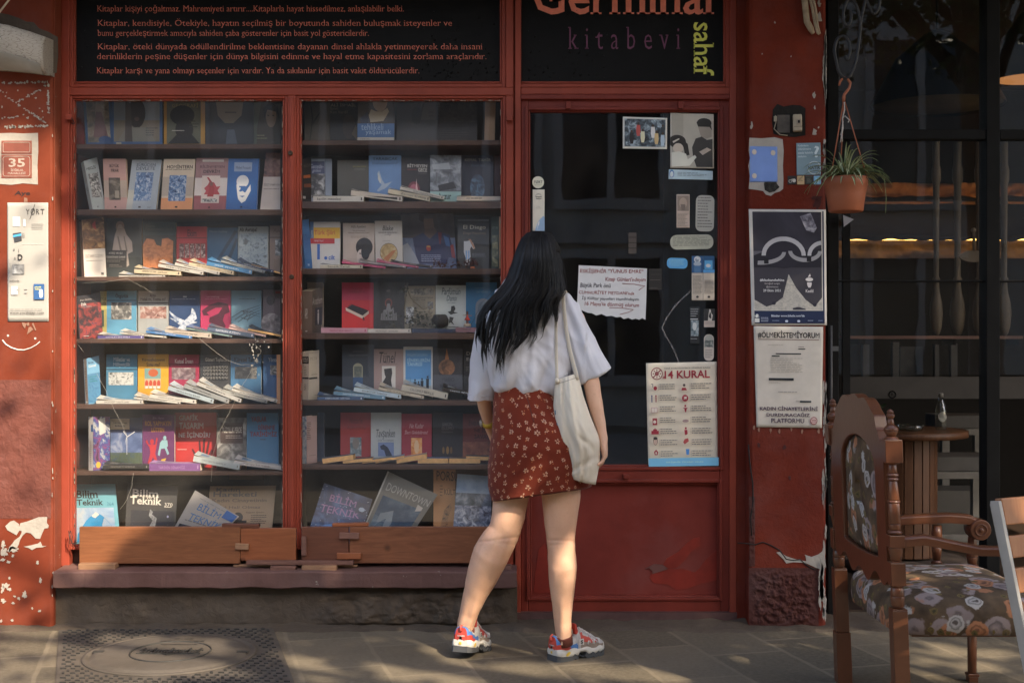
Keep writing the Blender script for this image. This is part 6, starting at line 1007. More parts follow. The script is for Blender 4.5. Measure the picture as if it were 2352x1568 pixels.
art = [('t','Y',.46,.055,.55,.1,(44,42,42)),('t','Ø',.58,.05,.68,.105,(44,42,42)),('t','R',.71,.055,.79,.1,(44,42,42)),('t','T',.82,.055,.91,.1,(44,42,42)),('g',[(.675,.015),(.69,.015),(.565,.14),(.55,.14)],(44,42,42)),('r',.14,.12,.32,.2,(190,188,184)),('r',.4,.14,.45,.2,(195,193,190)),('l',.6,.175,.9,.23,4,(120,118,115)),('g',[(.14,.26),(.34,.25),(.36,.32),(.18,.335)],(50,52,56)),('g',[(.145,.275),(.345,.262),(.35,.278),(.15,.292)],(60,130,185)),('l',.36,.255,.44,.3,4,(90,90,90)),('l',.36,.345,.9,.352,1,(150,148,146)),('t','A',.16,.46,.22,.48,(60,58,58)),('t','D',.26,.435,.38,.485,(34,32,32),'b'),('e',.17,.395,.02,.008,(90,88,88)),('r',.28,.39,.29,.42,(60,58,58)),('r',.13,.52,.42,.6,picture([(34,34,34),(100,100,100),(170,170,168)],20,90,1.2)),('t','yakında...',.06,.652,.35,.668,(60,58,56),'b'),('r',.1,.705,.26,.775,picture([(50,50,50),(180,178,174),(190,188,184)],60,91,1.4)),('l',.28,.71,.3,.77,6,(70,70,70)),('l',.42,.715,.5,.775,2,(130,128,126)),('r',.65,.685,.91,.815,(42,72,112)),('t','plastik',.68,.705,.84,.72,(190,170,90),'b'),('t','melek',.68,.722,.8,.735,(190,170,90),'b'),('g',[(.8,.8),(.78,.76),(.8,.73),(.86,.73),(.88,.77),(.86,.8)],(175,182,186)),('l',.06,.895,.9,.908,1,(80,78,76)),('t','www.yortkitap.com',.06,.917,.9,.94,(40,38,38),'b')]
sheet(cc('e',(58,215),(378,215),(382,1144),(62,1144)),YPp,'long white strip poster with small pictures on the sunlit left pillar','poster','poster',M('sun_bleached_paper',(.40,.385,.355),.8,.05),art)
g = MB(); pts = [C('e',*p) for p in ((20,1288),(46,1322),(90,1348),(140,1364),(190,1366),(240,1350),(284,1326),(312,1302))]
g.tube([W(u,v,-.0005) for u,v in pts],.0035,8,flat=.3)
for x,y in ((63,1255),(276,1277)): g.lathe(W(*C('e',x,y),0),[(.0045,0),(.0045,.0012)],14,ax=(0,-1,0))
tag(g.build('painted_smiley',M('grey_white_paint',(.56,.52,.48),.6)),'grey white painted smile with two dots on the left pillar','graffiti')
g = MB()
for pts in (((170,1150),(180,1180),(195,1200),(210,1160)),((225,1190),(212,1246),(232,1230),(262,1206),(240,1185)),((205,1160),(215,1180),(230,1175),(228,1150)),((250,1160),(275,1215),(284,1212),(262,1155)),((190,175),(188,212),(216,212),(214,180))): g.prism([W(*C('e',*p),-.002) for p in pts],(0,-.0012,0))
tag(g.build('tape_scraps',TAPE),'torn tape scraps at both ends of the long white strip poster','tape')

GAIN = 1.38
# ---------------------------------------------------------------- planks and wooden wedges on the sill
PW1 = woodmat('orange_varnished_pine',(.20,.070,.026),(.33,.125,.050),.5,(2.2,6,22),.12)
PW2 = woodmat('red_varnished_pine',(.25,.075,.026),(.35,.115,.045),.45,(2.2,6,22),.12)
PW3 = woodmat('dark_red_plank',(.12,.042,.022),(.19,.066,.034),.5,(2.2,6,22),.12)
RAW = woodmat('raw_wood_block',(.26,.13,.065),(.40,.23,.13),.7,(3,8,40),.2,False)
STK = woodmat('brown_painted_stick',(.15,.065,.045),(.24,.12,.085),.7,(3,8,40),.2,False)
def plank(c,x0,y0,x1,y1,y,th,m,label,cat='plank',name='plank',rot=0,bev=.0025):
    u0,v0 = C(c,x0,y0); u1,v1 = C(c,x1,y1); a,b = W(u0,v0,y),W(u1,v1,y); ctr = (a + b) / 2
    g = MB(); hx,hz = abs(b.x - a.x) / 2,abs(a.z - b.z) / 2; ca,sa = math.cos(rot),math.sin(rot)
    g.obox(Vector((ctr.x,y + th / 2,ctr.z)),Vector((hx * ca,0,hx * sa)),Vector((0,th / 2,0)),Vector((-hz * sa,0,hz * ca)))
    return tag(g.build(name,m,bevel=bev),label,cat)
plank('m',620,345,1880,632,.040,.022,PW1,'long pine plank leaning across the left window bottom')
plank('m',1884,355,2318,610,.042,.022,PW2,'short reddish plank at the right end of the left window')
plank('m',611,633,902,706,.004,.05,RAW,'thick raw wood block under the long left plank','block','wood_block')
plank('m',1840,476,1945,524,.026,.013,RAW,'small pale wooden clip nailed over the joint of the left planks','block','wood_block',-.04)
plank('m',1736,322,2027,352,.040,.03,PW3,'flat reddish stick lying on top of the left planks','stick','wood_stick',-.02)
plank('n',205,345,574,609,.042,.022,PW3,'short dark red plank at the left end of the right window')
plank('n',580,345,1760,629,.040,.022,woodmat('warm_brown_plank',(.16,.055,.022),(.27,.10,.045),.5,(2.2,6,18),.12),'long brown plank leaning across the right window bottom')
plank('n',500,391,655,440,.024,.015,STK,'dark wooden clip over the upper joint of the right planks','block','wood_block',-.02)
plank('n',480,549,671,598,.024,.015,PW2,'reddish wooden clip over the lower joint of the right planks','block','wood_block')
plank('n',203,420,242,570,.028,.013,STK,'upright wooden strip at the left end of the right planks','stick','wood_stick')
plank('n',445,316,727,343,.040,.03,PW2,'flat reddish stick lying on top of the right planks','stick','wood_stick',.015)
plank('n',-230,612,610,642,.006,.03,STK,'long thin brown stick bridging the two windows under the planks','stick','wood_stick',-.002)
plank('n',-330,640,640,660,.046,.03,RAW,'thin pale batten behind the bridging stick','stick','wood_stick',-.002)
plank('n',-40,652,157,694,-.012,.045,STK,'brown wooden wedge on the sill, left of two','block','wood_block')
plank('n',205,648,478,690,-.012,.045,RAW,'worn wooden wedge on the sill, right of two','block','wood_block')
plank('n',1680,648,1848,692,.000,.05,STK,'wooden wedge at the far right end of the sill','block','wood_block')
plank('n',1690,622,1815,650,.020,.03,RAW,'thin wood chip on the wedge at the right end of the sill','block','wood_block')
# ---------------------------------------------------------------- the woman looking into the window
per = thing('person',(.02,-.52,0),'person seen from behind in white tee and floral rust skirt with long black hair','person')
def Wd(u,v,d): return W(u,v,d - D)
def limb(mb,st,n=20,mi=0):
    """st: (u, v, half width px, depth, depth/width ratio); rings square to the axis"""
    P_ = [Wd(s[0],s[1],s[3]) for s in st]; out = []
    for i,s in enumerate(st):
        t = (P_[min(i + 1,len(P_) - 1)] - P_[max(i - 1,0)]).normalized()
        e1 = Vector((1,0,0)); e1 = (e1 - t * e1.dot(t)); e1 = e1.normalized() if e1.length > .2 else Vector((0,0,1)); e2 = t.cross(e1)
        r = s[2] * s[3] / F
        out.append([P_[i] + e1 * math.cos(2 * math.pi * k / n) * r + e2 * math.sin(2 * math.pi * k / n) * r * s[4] for k in range(n)])
    mb.rings(out,mi)
def chain(mb,pts,rs,n=10,sx=1.0):  # rounded tapering finger-like tube
    q = [Vector(p) for p in pts]; e = (q[-1] - q[-2]).normalized()
    q = q + [q[-1] + e * rs[-1] * .6,q[-1] + e * rs[-1] * .95]; rs = list(rs) + [rs[-1] * .75,rs[-1] * .25]
    mb.tube(q,rs,n)
def fuse(mb,name,mats,parent,vox=.006,smooth=3,fn=None,sm=.5):
    me = bpy.data.meshes.new('tmp'); me.from_pydata(mb.v,[],mb.f); me.update()
    bm = bmesh.new(); bm.from_mesh(me); bmesh.ops.recalc_face_normals(bm,faces=bm.faces); bm.to_mesh(me); bm.free()
    ob = bpy.data.objects.new('tmp',me); COL.objects.link(ob)
    r = ob.modifiers.new('r','REMESH'); r.mode = 'VOXEL'; r.voxel_size = vox
    s = ob.modifiers.new('s','SMOOTH'); s.iterations = smooth; s.factor = sm
    dg = bpy.context.evaluated_depsgraph_get(); m2 = bpy.data.meshes.new_from_object(ob.evaluated_get(dg))
    bpy.data.objects.remove(ob); bpy.data.meshes.remove(me)
    o = ORI[parent.name]
    if fn:
        nn = [v.normal.copy() for v in m2.vertices]
        for v,n_ in zip(m2.vertices,nn): v.co = fn(v.co.copy(),n_)
    for v in m2.vertices: v.co -= o
    m2.name = name; m2.materials.clear()
    for m in (mats if isinstance(mats,list) else [mats]): m2.materials.append(m)
    m2.polygons.foreach_set('use_smooth',[True] * len(m2.polygons)); m2.update()
    ob = bpy.data.objects.new(name,m2); COL.objects.link(ob); ob.parent = parent; ORI[ob.name] = o; return ob
def m_skin():
    m,nt,b,ln = newmat('skin')
    c = ramp(nt,noi(nt,9,5),[(.3,(.69,.405,.265)),(.7,(.75,.465,.315))])
    c = mixc(nt,ramp(nt,noi(nt,140,3),[(.55,0.0),(.8,.25)]),c,(.42,.20,.13))
    ln(c,b.inputs['Base Color']); b.inputs['Roughness'].default_value = .48; b.inputs['Subsurface Weight'].default_value = .15; b.inputs['Subsurface Radius'].default_value = (.012,.005,.003); b.inputs['Subsurface Scale'].default_value = 1
    bump(nt,b,noi(nt,350,3),.08,.001); return m
SKIN = m_skin()
def hand(mb,wr,down,side,fwd,curl=.6,s=1.0):
    """wr wrist, down finger direction, side = palm normal, fwd = thumb side"""
    wr = Vector(wr); down,side,fwd = [Vector(x).normalized() for x in (down,side,fwd)]
    rr = []
    for k,(l,w,th) in enumerate(((-.02,.024,.019),(.0,.025,.019),(.02,.032,.017),(.05,.040,.015),(.075,.040,.013),(.084,.036,.010))):
        rr.append([wr + down * l * s + fwd * math.cos(2 * math.pi * j / 16) * w * s + side * math.sin(2 * math.pi * j / 16) * th * s for j in range(16)])
    mb.rings(rr)
    for q,(off,L) in enumerate(((.029,.068),(.010,.076),(-.010,.070),(-.028,.055))):
        p = wr + down * .072 * s + fwd * off * s; pts = [p]; ang = .15 * curl; d = down
        for seg,f in ((.45,.5),(.30,.7),(.25,.6)):
            ang += curl * f * (1 + .12 * q); d = down * math.cos(ang) + side * math.sin(ang); p = p + d * L * seg * s; pts.append(p)
        chain(mb,pts,[.0095 * s,.0088 * s,.0080 * s,.0070 * s],10)
    p = wr + down * .022 * s + fwd * .026 * s + side * .006 * s
    d1 = (down * .6 + fwd * .55 + side * .35).normalized(); d2 = (down * .85 + fwd * .15 + side * .4).normalized()
    chain(mb,[p - d1 * .012 * s,p + d1 * .03 * s,p + d1 * .03 * s + d2 * .028 * s,p + d1 * .03 * s + d2 * .05 * s],[.014 * s,.0115 * s,.0095 * s,.008 * s],10)
b = MB()
# legs, measured at the skin's outline
def leg(cl,cr,dd,rat):
    st = []
    for (xl_,y1),(xr_,y2),d,r in zip(cl,cr,dd,rat): st.append(((xl_ + xr_) / 2,(y1 + y2) / 2,abs(xr_ - xl_) / 2 * .985,d,r))
    return st
limb(b,[(1192,1010,50,4.68,1.0),(1180,1080,48,4.68,1.0)] + leg([(1131,1143),(1129,1185),(1122,1217),(1104,1241),(1084,1273),(1071,1320),(1062,1370),(1055,1408),(1049,1436),(1052,1462)],[(1215,1143),(1206,1185),(1197,1217),(1186,1241),(1170,1273),(1146,1320),(1117,1370),(1099,1408),(1090,1432),(1088,1462)],[4.68,4.68,4.685,4.69,4.70,4.715,4.73,4.745,4.755,4.77],[1.0,1.0,1.0,1.02,1.12,1.12,1.05,1.0,1.05,1.2]),24)
limb(b,[(1272,1010,56,4.66,1.0),(1286,1080,50,4.66,1.0)] + leg([(1244,1143),(1249,1196),(1254,1235),(1257,1265),(1258,1299),(1261,1343),(1268,1390),(1272,1425),(1275,1452),(1279,1475)],[(1334,1143),(1326,1196),(1321,1235),(1322,1265),(1326,1299),(1322,1343),(1316,1390),(1313,1425),(1313,1452),(1315,1475)],[4.66,4.66,4.66,4.665,4.67,4.68,4.69,4.70,4.705,4.71],[1.0,1.0,1.02,1.1,1.15,1.1,1.05,1.05,1.15,1.3]),24)
limb(b,[(1232,1085,60,4.68,.8),(1240,1050,104,4.68,.78),(1238,1000,108,4.68,.76),(1228,940,88,4.68,.72),(1222,885,70,4.68,.72),(1224,820,80,4.68,.62),(1226,760,88,4.68,.56),(1228,715,86,4.68,.52),(1234,692,55,4.68,.6),(1240,676,30,4.68,.9),(1243,640,28,4.67,1.0),(1243,615,26,4.66,1.0)],28)
# head
hd = Wd(1243,596,4.66)
rr = []
for z,rx,ry,oy in ((-.115,.018,.02,.045),(-.108,.034,.036,.035),(-.09,.048,.06,.02),(-.06,.06,.078,.008),(-.02,.068,.09,0),(.02,.07,.093,-.002),(.055,.064,.086,-.004),(.08,.048,.066,-.004),(.094,.024,.034,-.003)):
    rr.append([hd + Vector((-.004 + math.cos(2 * math.pi * k / 24) * rx * .9,oy + math.sin(2 * math.pi * k / 24) * ry * .92,z * .93 - .004)) for k in range(24)])
b.rings(rr)
chain(b,[hd + Vector((0,.088,.0)),hd + Vector((0,.098,-.02)),hd + Vector((0,.105,-.035))],[.006,.009,.012],10)
for sx in (-1,1):
    b.rings([[hd + Vector((sx * (.052 + .008 * q),-.002 + math.cos(2 * math.pi * k / 12) * .016 * (1 - .1 * q),-.015 + math.sin(2 * math.pi * k / 12) * .028 * (1 - .1 * q))) for k in range(12)] for q in (0,1)])
# arms
limb(b,[(1300,712,26,4.66,1.0),(1318,735,27,4.65,1.0),(1338,800,24,4.63,1.0),(1354,860,20,4.61,1.0),(1360,885,19,4.605,1.0),(1366,920,18,4.60,1.0),(1376,965,14,4.595,1.05),(1383,995,11.5,4.59,1.2),(1386,1010,11,4.588,1.3)],18)
hand(b,Wd(1385,1004,4.588),(.10,.05,-1),(-1,-.1,-.08),(.05,1,.05),.55,.88)
limb(b,[(1150,712,26,4.69,1.0),(1134,735,27,4.69,1.0),(1116,800,23,4.70,1.0),(1108,860,19,4.71,1.0),(1109,900,18,4.72,1.0),(1114,935,16,4.76,1.0),(1122,970,12.5,4.81,1.0),(1127,988,11,4.84,1.1)],18)
hand(b,Wd(1127,988,4.84),(.28,.62,-.72),(.9,-.2,.2),(.1,.7,.6),.5,.88)
def skin_fn(p,n):
    v = CY - (p.z - H) / (D + p.y) * F; u = CX + p.x / (D + p.y) * F; k = .0012 * noise.noise(p * 30)
    if n.y < 0 and v > 1180:
        sl = (u - 1287) * .06 if u > 1235 else (u - 1150) * -.12; v0 = 1241 if u > 1235 else 1238
        k -= .0026 * math.exp(-((v - v0 - sl) / 2.6) ** 2) + .0014 * math.exp(-((v - v0 - 9 + sl) / 2.2) ** 2)
        cen = 1288 if u > 1235 else 1150 - (v - 1238) * .10
        k -= .004 * math.exp(-((v - v0 + 2) / 22) ** 2) * math.exp(-((u - cen) / 13) ** 2)                      # hollow behind the knee
        if v > 1365:                                                                                           # achilles tendon
            ac = 1291 if u > 1235 else 1096 - (v - 1375) * .30
            k += min(1,(v - 1365) / 40) * .0030 * math.exp(-((u - ac) / 5) ** 2) - min(1,(v - 1365) / 40) * .0026 * (math.exp(-((u - ac - 12) / 6) ** 2) + math.exp(-((u - ac + 12) / 6) ** 2))
    return p + n * k
body = fuse(b,'body',SKIN,per,.005,4,skin_fn)
g = MB()
for sx in (-1,1): g.lathe(hd + Vector((sx * .03,.078,.0)),[(.002,0),(.009,.003),(.011,.008),(.007,.012),(.002,.013)],14,ax=(0,1,0))
g.build('eyes',M('eye_white',(.6,.58,.55),.2),per)
g = MB(); g.tube([hd + Vector((x,.088 - abs(x) * .35,-.066 + abs(x) * .1)) for x in (-.022,-.01,0,.01,.022)],[.002,.005,.006,.005,.002],8); g.build('mouth',M('lips',(.38,.13,.11),.4),per)
# t-shirt
def m_cloth(name,c0,c1,bs=420,bst=.25,rough=.9):
    m,nt,bb,ln = newmat(name)
    ln(ramp(nt,noi(nt,5,4),[(.3,c0),(.7,c1)]),bb.inputs['Base Color']); bb.inputs['Roughness'].default_value = rough; bb.inputs['Specular IOR Level'].default_value = .15
    bb.inputs['Sheen Weight'].default_value = .15
    p = bump(nt,bb,noi(nt,22,5,dist=.8,mapping=(1,1,.6)),.3,.010); bump(nt,bb,noi(nt,bs,2),bst,.002,p); return m
SHIRT = m_cloth('white_cotton',(.60,.60,.645),(.66,.66,.70))
b = MB()
limb(b,[(1258,672,36,4.68,.85),(1250,683,62,4.68,.75),(1236,694,92,4.68,.60),(1227,712,106,4.68,.56),(1226,760,108,4.68,.58),(1222,815,106,4.67,.62),(1218,850,100,4.67,.66),(1213,876,90,4.67,.70),(1210,893,80,4.67,.72),(1210,903,66,4.67,.70)],40)
limb(b,[(1288,696,24,4.66,1.1),(1301,715,30,4.65,1.1),(1318,755,33,4.635,1.0),(1336,797,36,4.62,.85),(1352,832,38.5,4.612,.72),(1365,861,41.5,4.61,.62),(1366.8,864.5,42,4.61,.6)],28)
limb(b,[(1160,702,26,4.69,1.1),(1146,720,32,4.69,1.15),(1126,775,35,4.70,1.1),(1113,830,32,4.705,1.05),(1107,885,32,4.71,1.0),(1105,917,31,4.72,1.0)],28)
def folds(p,n):
    u = CX + p.x / (D + p.y) * F; v = CY - (p.z - H) / (D + p.y) * F
    k = 0.0
    k += .0085 * noise.noise(Vector((p.x * 13 + p.z * 4,p.y * 6,p.z * 3.0 + 7)))
    r = noise.noise(Vector((p.x * 20 + p.z * 13,p.y * 8,p.z * 7 - p.x * 5))); k += .0055 * (1 - abs(r) * 2.2)
    low = max(0,min(1,(v - 800) / 70)) * (1 if 1135 < u < 1310 else .25)       # bloused gathers above the waistband
    k += low * .010 * noise.noise(Vector((p.x * 34,p.y * 10,p.z * 12))) + low * .007 * math.sin(u * .11 + v * .05)
    # long vertical folds dropping from the shoulder blades, radiating creases on the sleeves
    for u0,s_,w in ((1262,.06,9),(1226,-.05,8),(1180,-.12,10),(1300,.02,8)):
        q = (u - (u0 + s_ * (v - 780))) / w; k += .0058 * math.exp(-q * q) * max(0,min(1,(v - 735) / 60))
    for u0,v0,sl,w in ((1330,760,.38,6),(1345,790,.42,6),(1318,790,.3,5),(1365,815,.45,5)):
        q = (u - (u0 + sl * (v - v0))) / w; k += .005 * math.exp(-q * q) * (1 if u > 1300 else 0)
    return p + n * (k * (.45 if u > 1345 else 1))
shirt = fuse(b,'shirt',SHIRT,per,.0045,1,folds)
b = MB()   # stitched hems of the sleeves
for st in ((1362,855,40.6,4.612,(56,128)),(1105.5,908,31.8,4.72,(-3,40))):
    ax = Vector((st[4][0],0,-st[4][1])).normalized(); e1 = (Vector((1,0,0)) - ax * ax.x).normalized(); e2 = ax.cross(e1) * (.56 if st[0] > 1300 else 1); r = st[2] * st[3] / F; c = Wd(st[0],st[1],st[3])
    b.tube([c + e1 * math.cos(2 * math.pi * k / 40) * (r + .001) + e2 * math.sin(2 * math.pi * k / 40) * (r + .001) for k in range(41)],.0011,5)
b.build('sleeve_hem',M('hem_thread',(.52,.52,.56),.9),shirt)
# skirt
SK = m_cloth('rust_red_cotton',(.140,.0205,.0095),(.178,.029,.013),500,.3)
krow = [(878,1207,66,.78),(900,1209,74,.78),(940,1220,88,.80),(985,1233,103,.82),(1030,1239,116,.80),(1065,1241,121,.76),(1095,1241,120,.72),(1130,1243,116,.68)]
def krw(v):
    for a,c in zip(krow,krow[1:]):
        if v <= c[0]: t = (v - a[0]) / (c[0] - a[0]); t = t * t * (3 - 2 * t) * .5 + t * .5; return [a[i] + (c[i] - a[i]) * t for i in range(4)]
    return krow[-1]
def SKf(th,v,off=0.0):      # th: 0 right, pi/2 towards the camera
    _,cu,hw,rt = krw(v); d0 = 4.67; r = hw * d0 / F
    cx,s = math.cos(th),math.sin(th)
    seat = .018 * math.exp(-((v - 1000) / 60) ** 2) * max(0,s) * (1 - .35 * math.exp(-(cx / .16) ** 2))
    wr = .0045 * noise.noise(Vector((cx * 2.2,s * 2,v * .028 + cx * 1.2))) + .004 * math.exp(-((v - 965 + 55 * cx) / 9) ** 2) * (s > 0) * max(0,cx + .1) + .003 * math.exp(-((v - 985 + 60 * cx) / 8) ** 2) * (s > 0) * max(0,cx)
    k = 1 + (wr + off) / r
    x = W(cu,0,d0 - D).x + cx * r * k; y = d0 - D - s * r * rt * k - seat
    f = max(0,(v - 900) / 230); z = H + (CY - v) / F * d0 + f * (.026 * cx - .004 * math.cos(2 * th)) 
    return Vector((x,y,z))
g = MB(); rows = [[SKf(2 * math.pi * k / 72,878 + 252 * j / 44) for k in range(72)] for j in range(45)]
rows += [[p * 1 + (Vector((0.01,-.57,p.z)) - p) * .02 + Vector((0,0,.004)) for p in rows[-1]],[p * 1 + (Vector((0.1,-.57,p.z)) - p) * .02 + Vector((0,0,.06)) for p in rows[-1]]]
g.rings(rows,0,True,False,True)
occ = []
for _ in range(6000):
    th,v = rnd.uniform(-.5,math.pi + .5),rnd.uniform(890,1126)
    p = SKf(th,v)
    if any((p - q).length < .0265 for q in occ): continue
    occ.append(p); a0 = rnd.uniform(0,6.28); npt = rnd.choice((3,4,5,5,6)); sz = rnd.uniform(.52,.86); hw = krw(v)[2]
    def loc(a,b_,off): return SKf(th + a / hw,min(1129.5,v + b_),off)
    for k in range(npt):
        aa = a0 + k * (2.4 if npt < 5 else 6.28 / npt) + rnd.uniform(-.3,.3); dx,dy = math.cos(aa),math.sin(aa); L,w = 6.4 * sz * rnd.uniform(.8,1.15),2.3 * sz; r0 = 1.5 * sz
        pts = [(dx * r0,dy * r0),(dx * (r0 + L * .45) - dy * w,dy * (r0 + L * .45) + dx * w),(dx * (r0 + L) - dy * w * .4,dy * (r0 + L) + dx * w * .4),(dx * (r0 + L) + dy * w * .4,dy * (r0 + L) - dx * w * .4),(dx * (r0 + L * .45) + dy * w,dy * (r0 + L * .45) - dx * w)]
        g.add([loc(x,y,.0008) for x,y in pts],[(0,1,2,3,4)],1)
    for k in range(rnd.choice((1,2,3))):
        x,y = rnd.uniform(-4,4),rnd.uniform(-4,4); g.add([loc(x + 1.5 * math.cos(q),y + 1.5 * math.sin(q),.0012) for q in (0,1.3,2.5,3.8,5)],[(0,1,2,3,4)],2)
    if rnd.random() < .4:
        x0,y0 = rnd.uniform(-6,6),rnd.uniform(4,9)
        g.add([loc(x0 * .3,y0 * .3,.0008),loc(x0 + 1,y0,.0008),loc(x0 - 1,y0 + 1,.0008)],[(0,1,2)],2)
skirt = g.build('skirt',[SK,M('petal_print',(.50,.29,.20),.9),M('orange_print',(.40,.13,.05),.9)],per)
g = MB(); g.tube([SKf(math.pi / 2 + .02,893 + k * 8,.0008) for k in range(10)],.0011,5); g.build('zip',M('zip',(.06,.015,.01),.6),skirt)
# hair
HL = [(531,1236),(534,1212),(545,1199),(567,1188),(608,1175),(646,1160),(675,1139),(702,1115),(725,1101),(775,1092),(812,1102),(840,1112)]
HR = [(531,1246),(534,1264),(545,1273),(567,1282),(608,1292),(646,1295),(672,1295),(690,1281),(702,1277),(725,1275),(775,1262),(812,1215),(840,1190)]
def ip(tab,v):
    if v <= tab[0][0]: return tab[0][1]
    for a,c in zip(tab,tab[1:]):
        if v <= c[0]: return a[1] + (c[1] - a[1]) * (v - a[0]) / (c[0] - a[0])
    return tab[-1][1]
def hair_p(a,v,lift=0.0):
    u = ip(HL,v) + (ip(HR,v) - ip(HL,v)) * a; c = math.sqrt(max(0,1 - (2 * a - 1) ** 2)); t = max(0,min(1,(v - 600) / 100))
    top = math.sqrt(max(0.0,min(1,(v - 530) / 60)))
    bul = (.118 * (1 - t) + .060 * t) * (.25 + .75 * top); de = 4.655 * (1 - t) + 4.592 * t
    return Wd(u,v,de - c * bul - lift)
g = MB(); rows = []
vend = [(0,800),(.12,806),(.25,804),(.4,818),(.5,812),(.62,796),(.75,770),(.88,735),(1,705)]
for j in range(40):
    row = []
    for i in range(41):
        a = i / 40; v = 531 + (ip(vend,a) - 92 - 531) * j / 39; row.append(hair_p(a,v,-.006))
    rows.append(row)
g.grid(rows)
g.rings([[hd + Vector((.0 + math.cos(2 * math.pi * k / 28) * (.0775 * math.cos(e)),-.004 + math.sin(2 * math.pi * k / 28) * .099 * math.cos(e),-.012 + .112 * math.sin(e))) for k in range(28)] for e in [R(q) for q in (18,30,45,60,75,86)]])
clumps = []
for _ in range(74):
    a = rnd.random(); clumps.append((a,ip(vend,a) + rnd.gauss(0,15) + (rnd.random() < .18) * 14,rnd.uniform(-1,1),rnd.uniform(0,6.28),rnd.uniform(.008,.022),rnd.uniform(-.004,.014)))
def strand(a0,c,r,layer,ve,spread=1.0,fly=0.0):
    ac,_,crl,ph_,am,lf = c; pts = []; vs = 531 + abs(rnd.gauss(0,1)) * 3
    for k in range(19):
        t = k / 18; v = vs + (ve - vs) * t; q = min(1,max(0,(t - .25) / .75)) ** 1.7 * rnd.uniform(.62,.96) * spread
        p = hair_p(max(-.03,min(1.03,a0 + (ac - a0) * q)),v,layer + lf * t)
        w = max(0,t - .38) / .62
        p.x += am * math.sin(ph_ + t * 6.5) * w + crl * .042 * max(0,t - .76) ** 1.2 * 2.2 + (a0 - ac) * .05 * math.sin(t * 9 + a0 * 40) * w
        p.y -= am * .6 * math.cos(ph_ + t * 6.0) * w
        if fly: p.x += fly * t * t * .03 + .003 * math.sin(t * 8 + a0 * 99) * t; p.y -= abs(fly) * .006 * t
        pts.append(p)
    g.tube(pts,[r] * 12 + [r * .95,r * .9,r * .8,r * .66,r * .5,r * .32,r * .12],3,0,False)
for s_ in range(3300):
    a0 = rnd.random(); c = min(clumps,key=lambda c: abs(c[0] - a0) + (0.0 if rnd.random() < .8 else rnd.uniform(0,.06)))
    strand(a0,c,rnd.uniform(.0008,.0013),rnd.uniform(-.004,.006),c[1] + rnd.gauss(-6,9),rnd.uniform(.75,1.02))
for s_ in range(130):
    a0 = rnd.random(); c = (a0 + rnd.uniform(-.05,.05),0,rnd.uniform(-1.5,1.5),rnd.uniform(0,6),rnd.uniform(.006,.018),.008); strand(a0,c,.0006,rnd.uniform(.004,.010),ip(vend,a0) + rnd.uniform(-70,16),1,rnd.uniform(-1,1))
def m_hair():
    m,nt,bb,ln = newmat('black_hair')
    ln(ramp(nt,noi(nt,40,3),[(.3,(.004,.0036,.0036)),(.7,(.011,.0095,.009))]),bb.inputs['Base Color']); bb.inputs['Roughness'].default_value = .42; bb.inputs['Specular IOR Level'].default_value = .45; bb.inputs['Anisotropic'].default_value = .5; return m
g.build('hair',m_hair(),per)
# watch
c0,c1 = Wd(1119.5,960,4.797),Wd(1124.5,979,4.825); ax = (c1 - c0).normalized(); e1 = (Vector((1,0,0)) - ax * ax.x).normalized(); e2 = ax.cross(e1); r = 14.2 * 4.81 / F; cm = (c0 + c1) / 2
g = MB(); g.rings([[cm + ax * z + e1 * math.cos(2 * math.pi * k / 24) * (r + o) + e2 * math.sin(2 * math.pi * k / 24) * (r + o) for k in range(24)] for z,o in ((-.010,-.001),(-.009,.0025),(.009,.0025),(.010,-.001))])
w_ = g.build('wristwatch',M('yellow_strap',(.62,.42,.06),.5),per)
g = MB(); dc = cm - e1 * (r + .003) - Vector((0,.006,0)); g.lathe(dc,[(.013,0),(.014,.003),(.011,.006)],18,ax=-e1 - Vector((0,.4,0))); g.build('watch_case',M('watch_case',(.5,.45,.38),.3,metal=.6),w_)
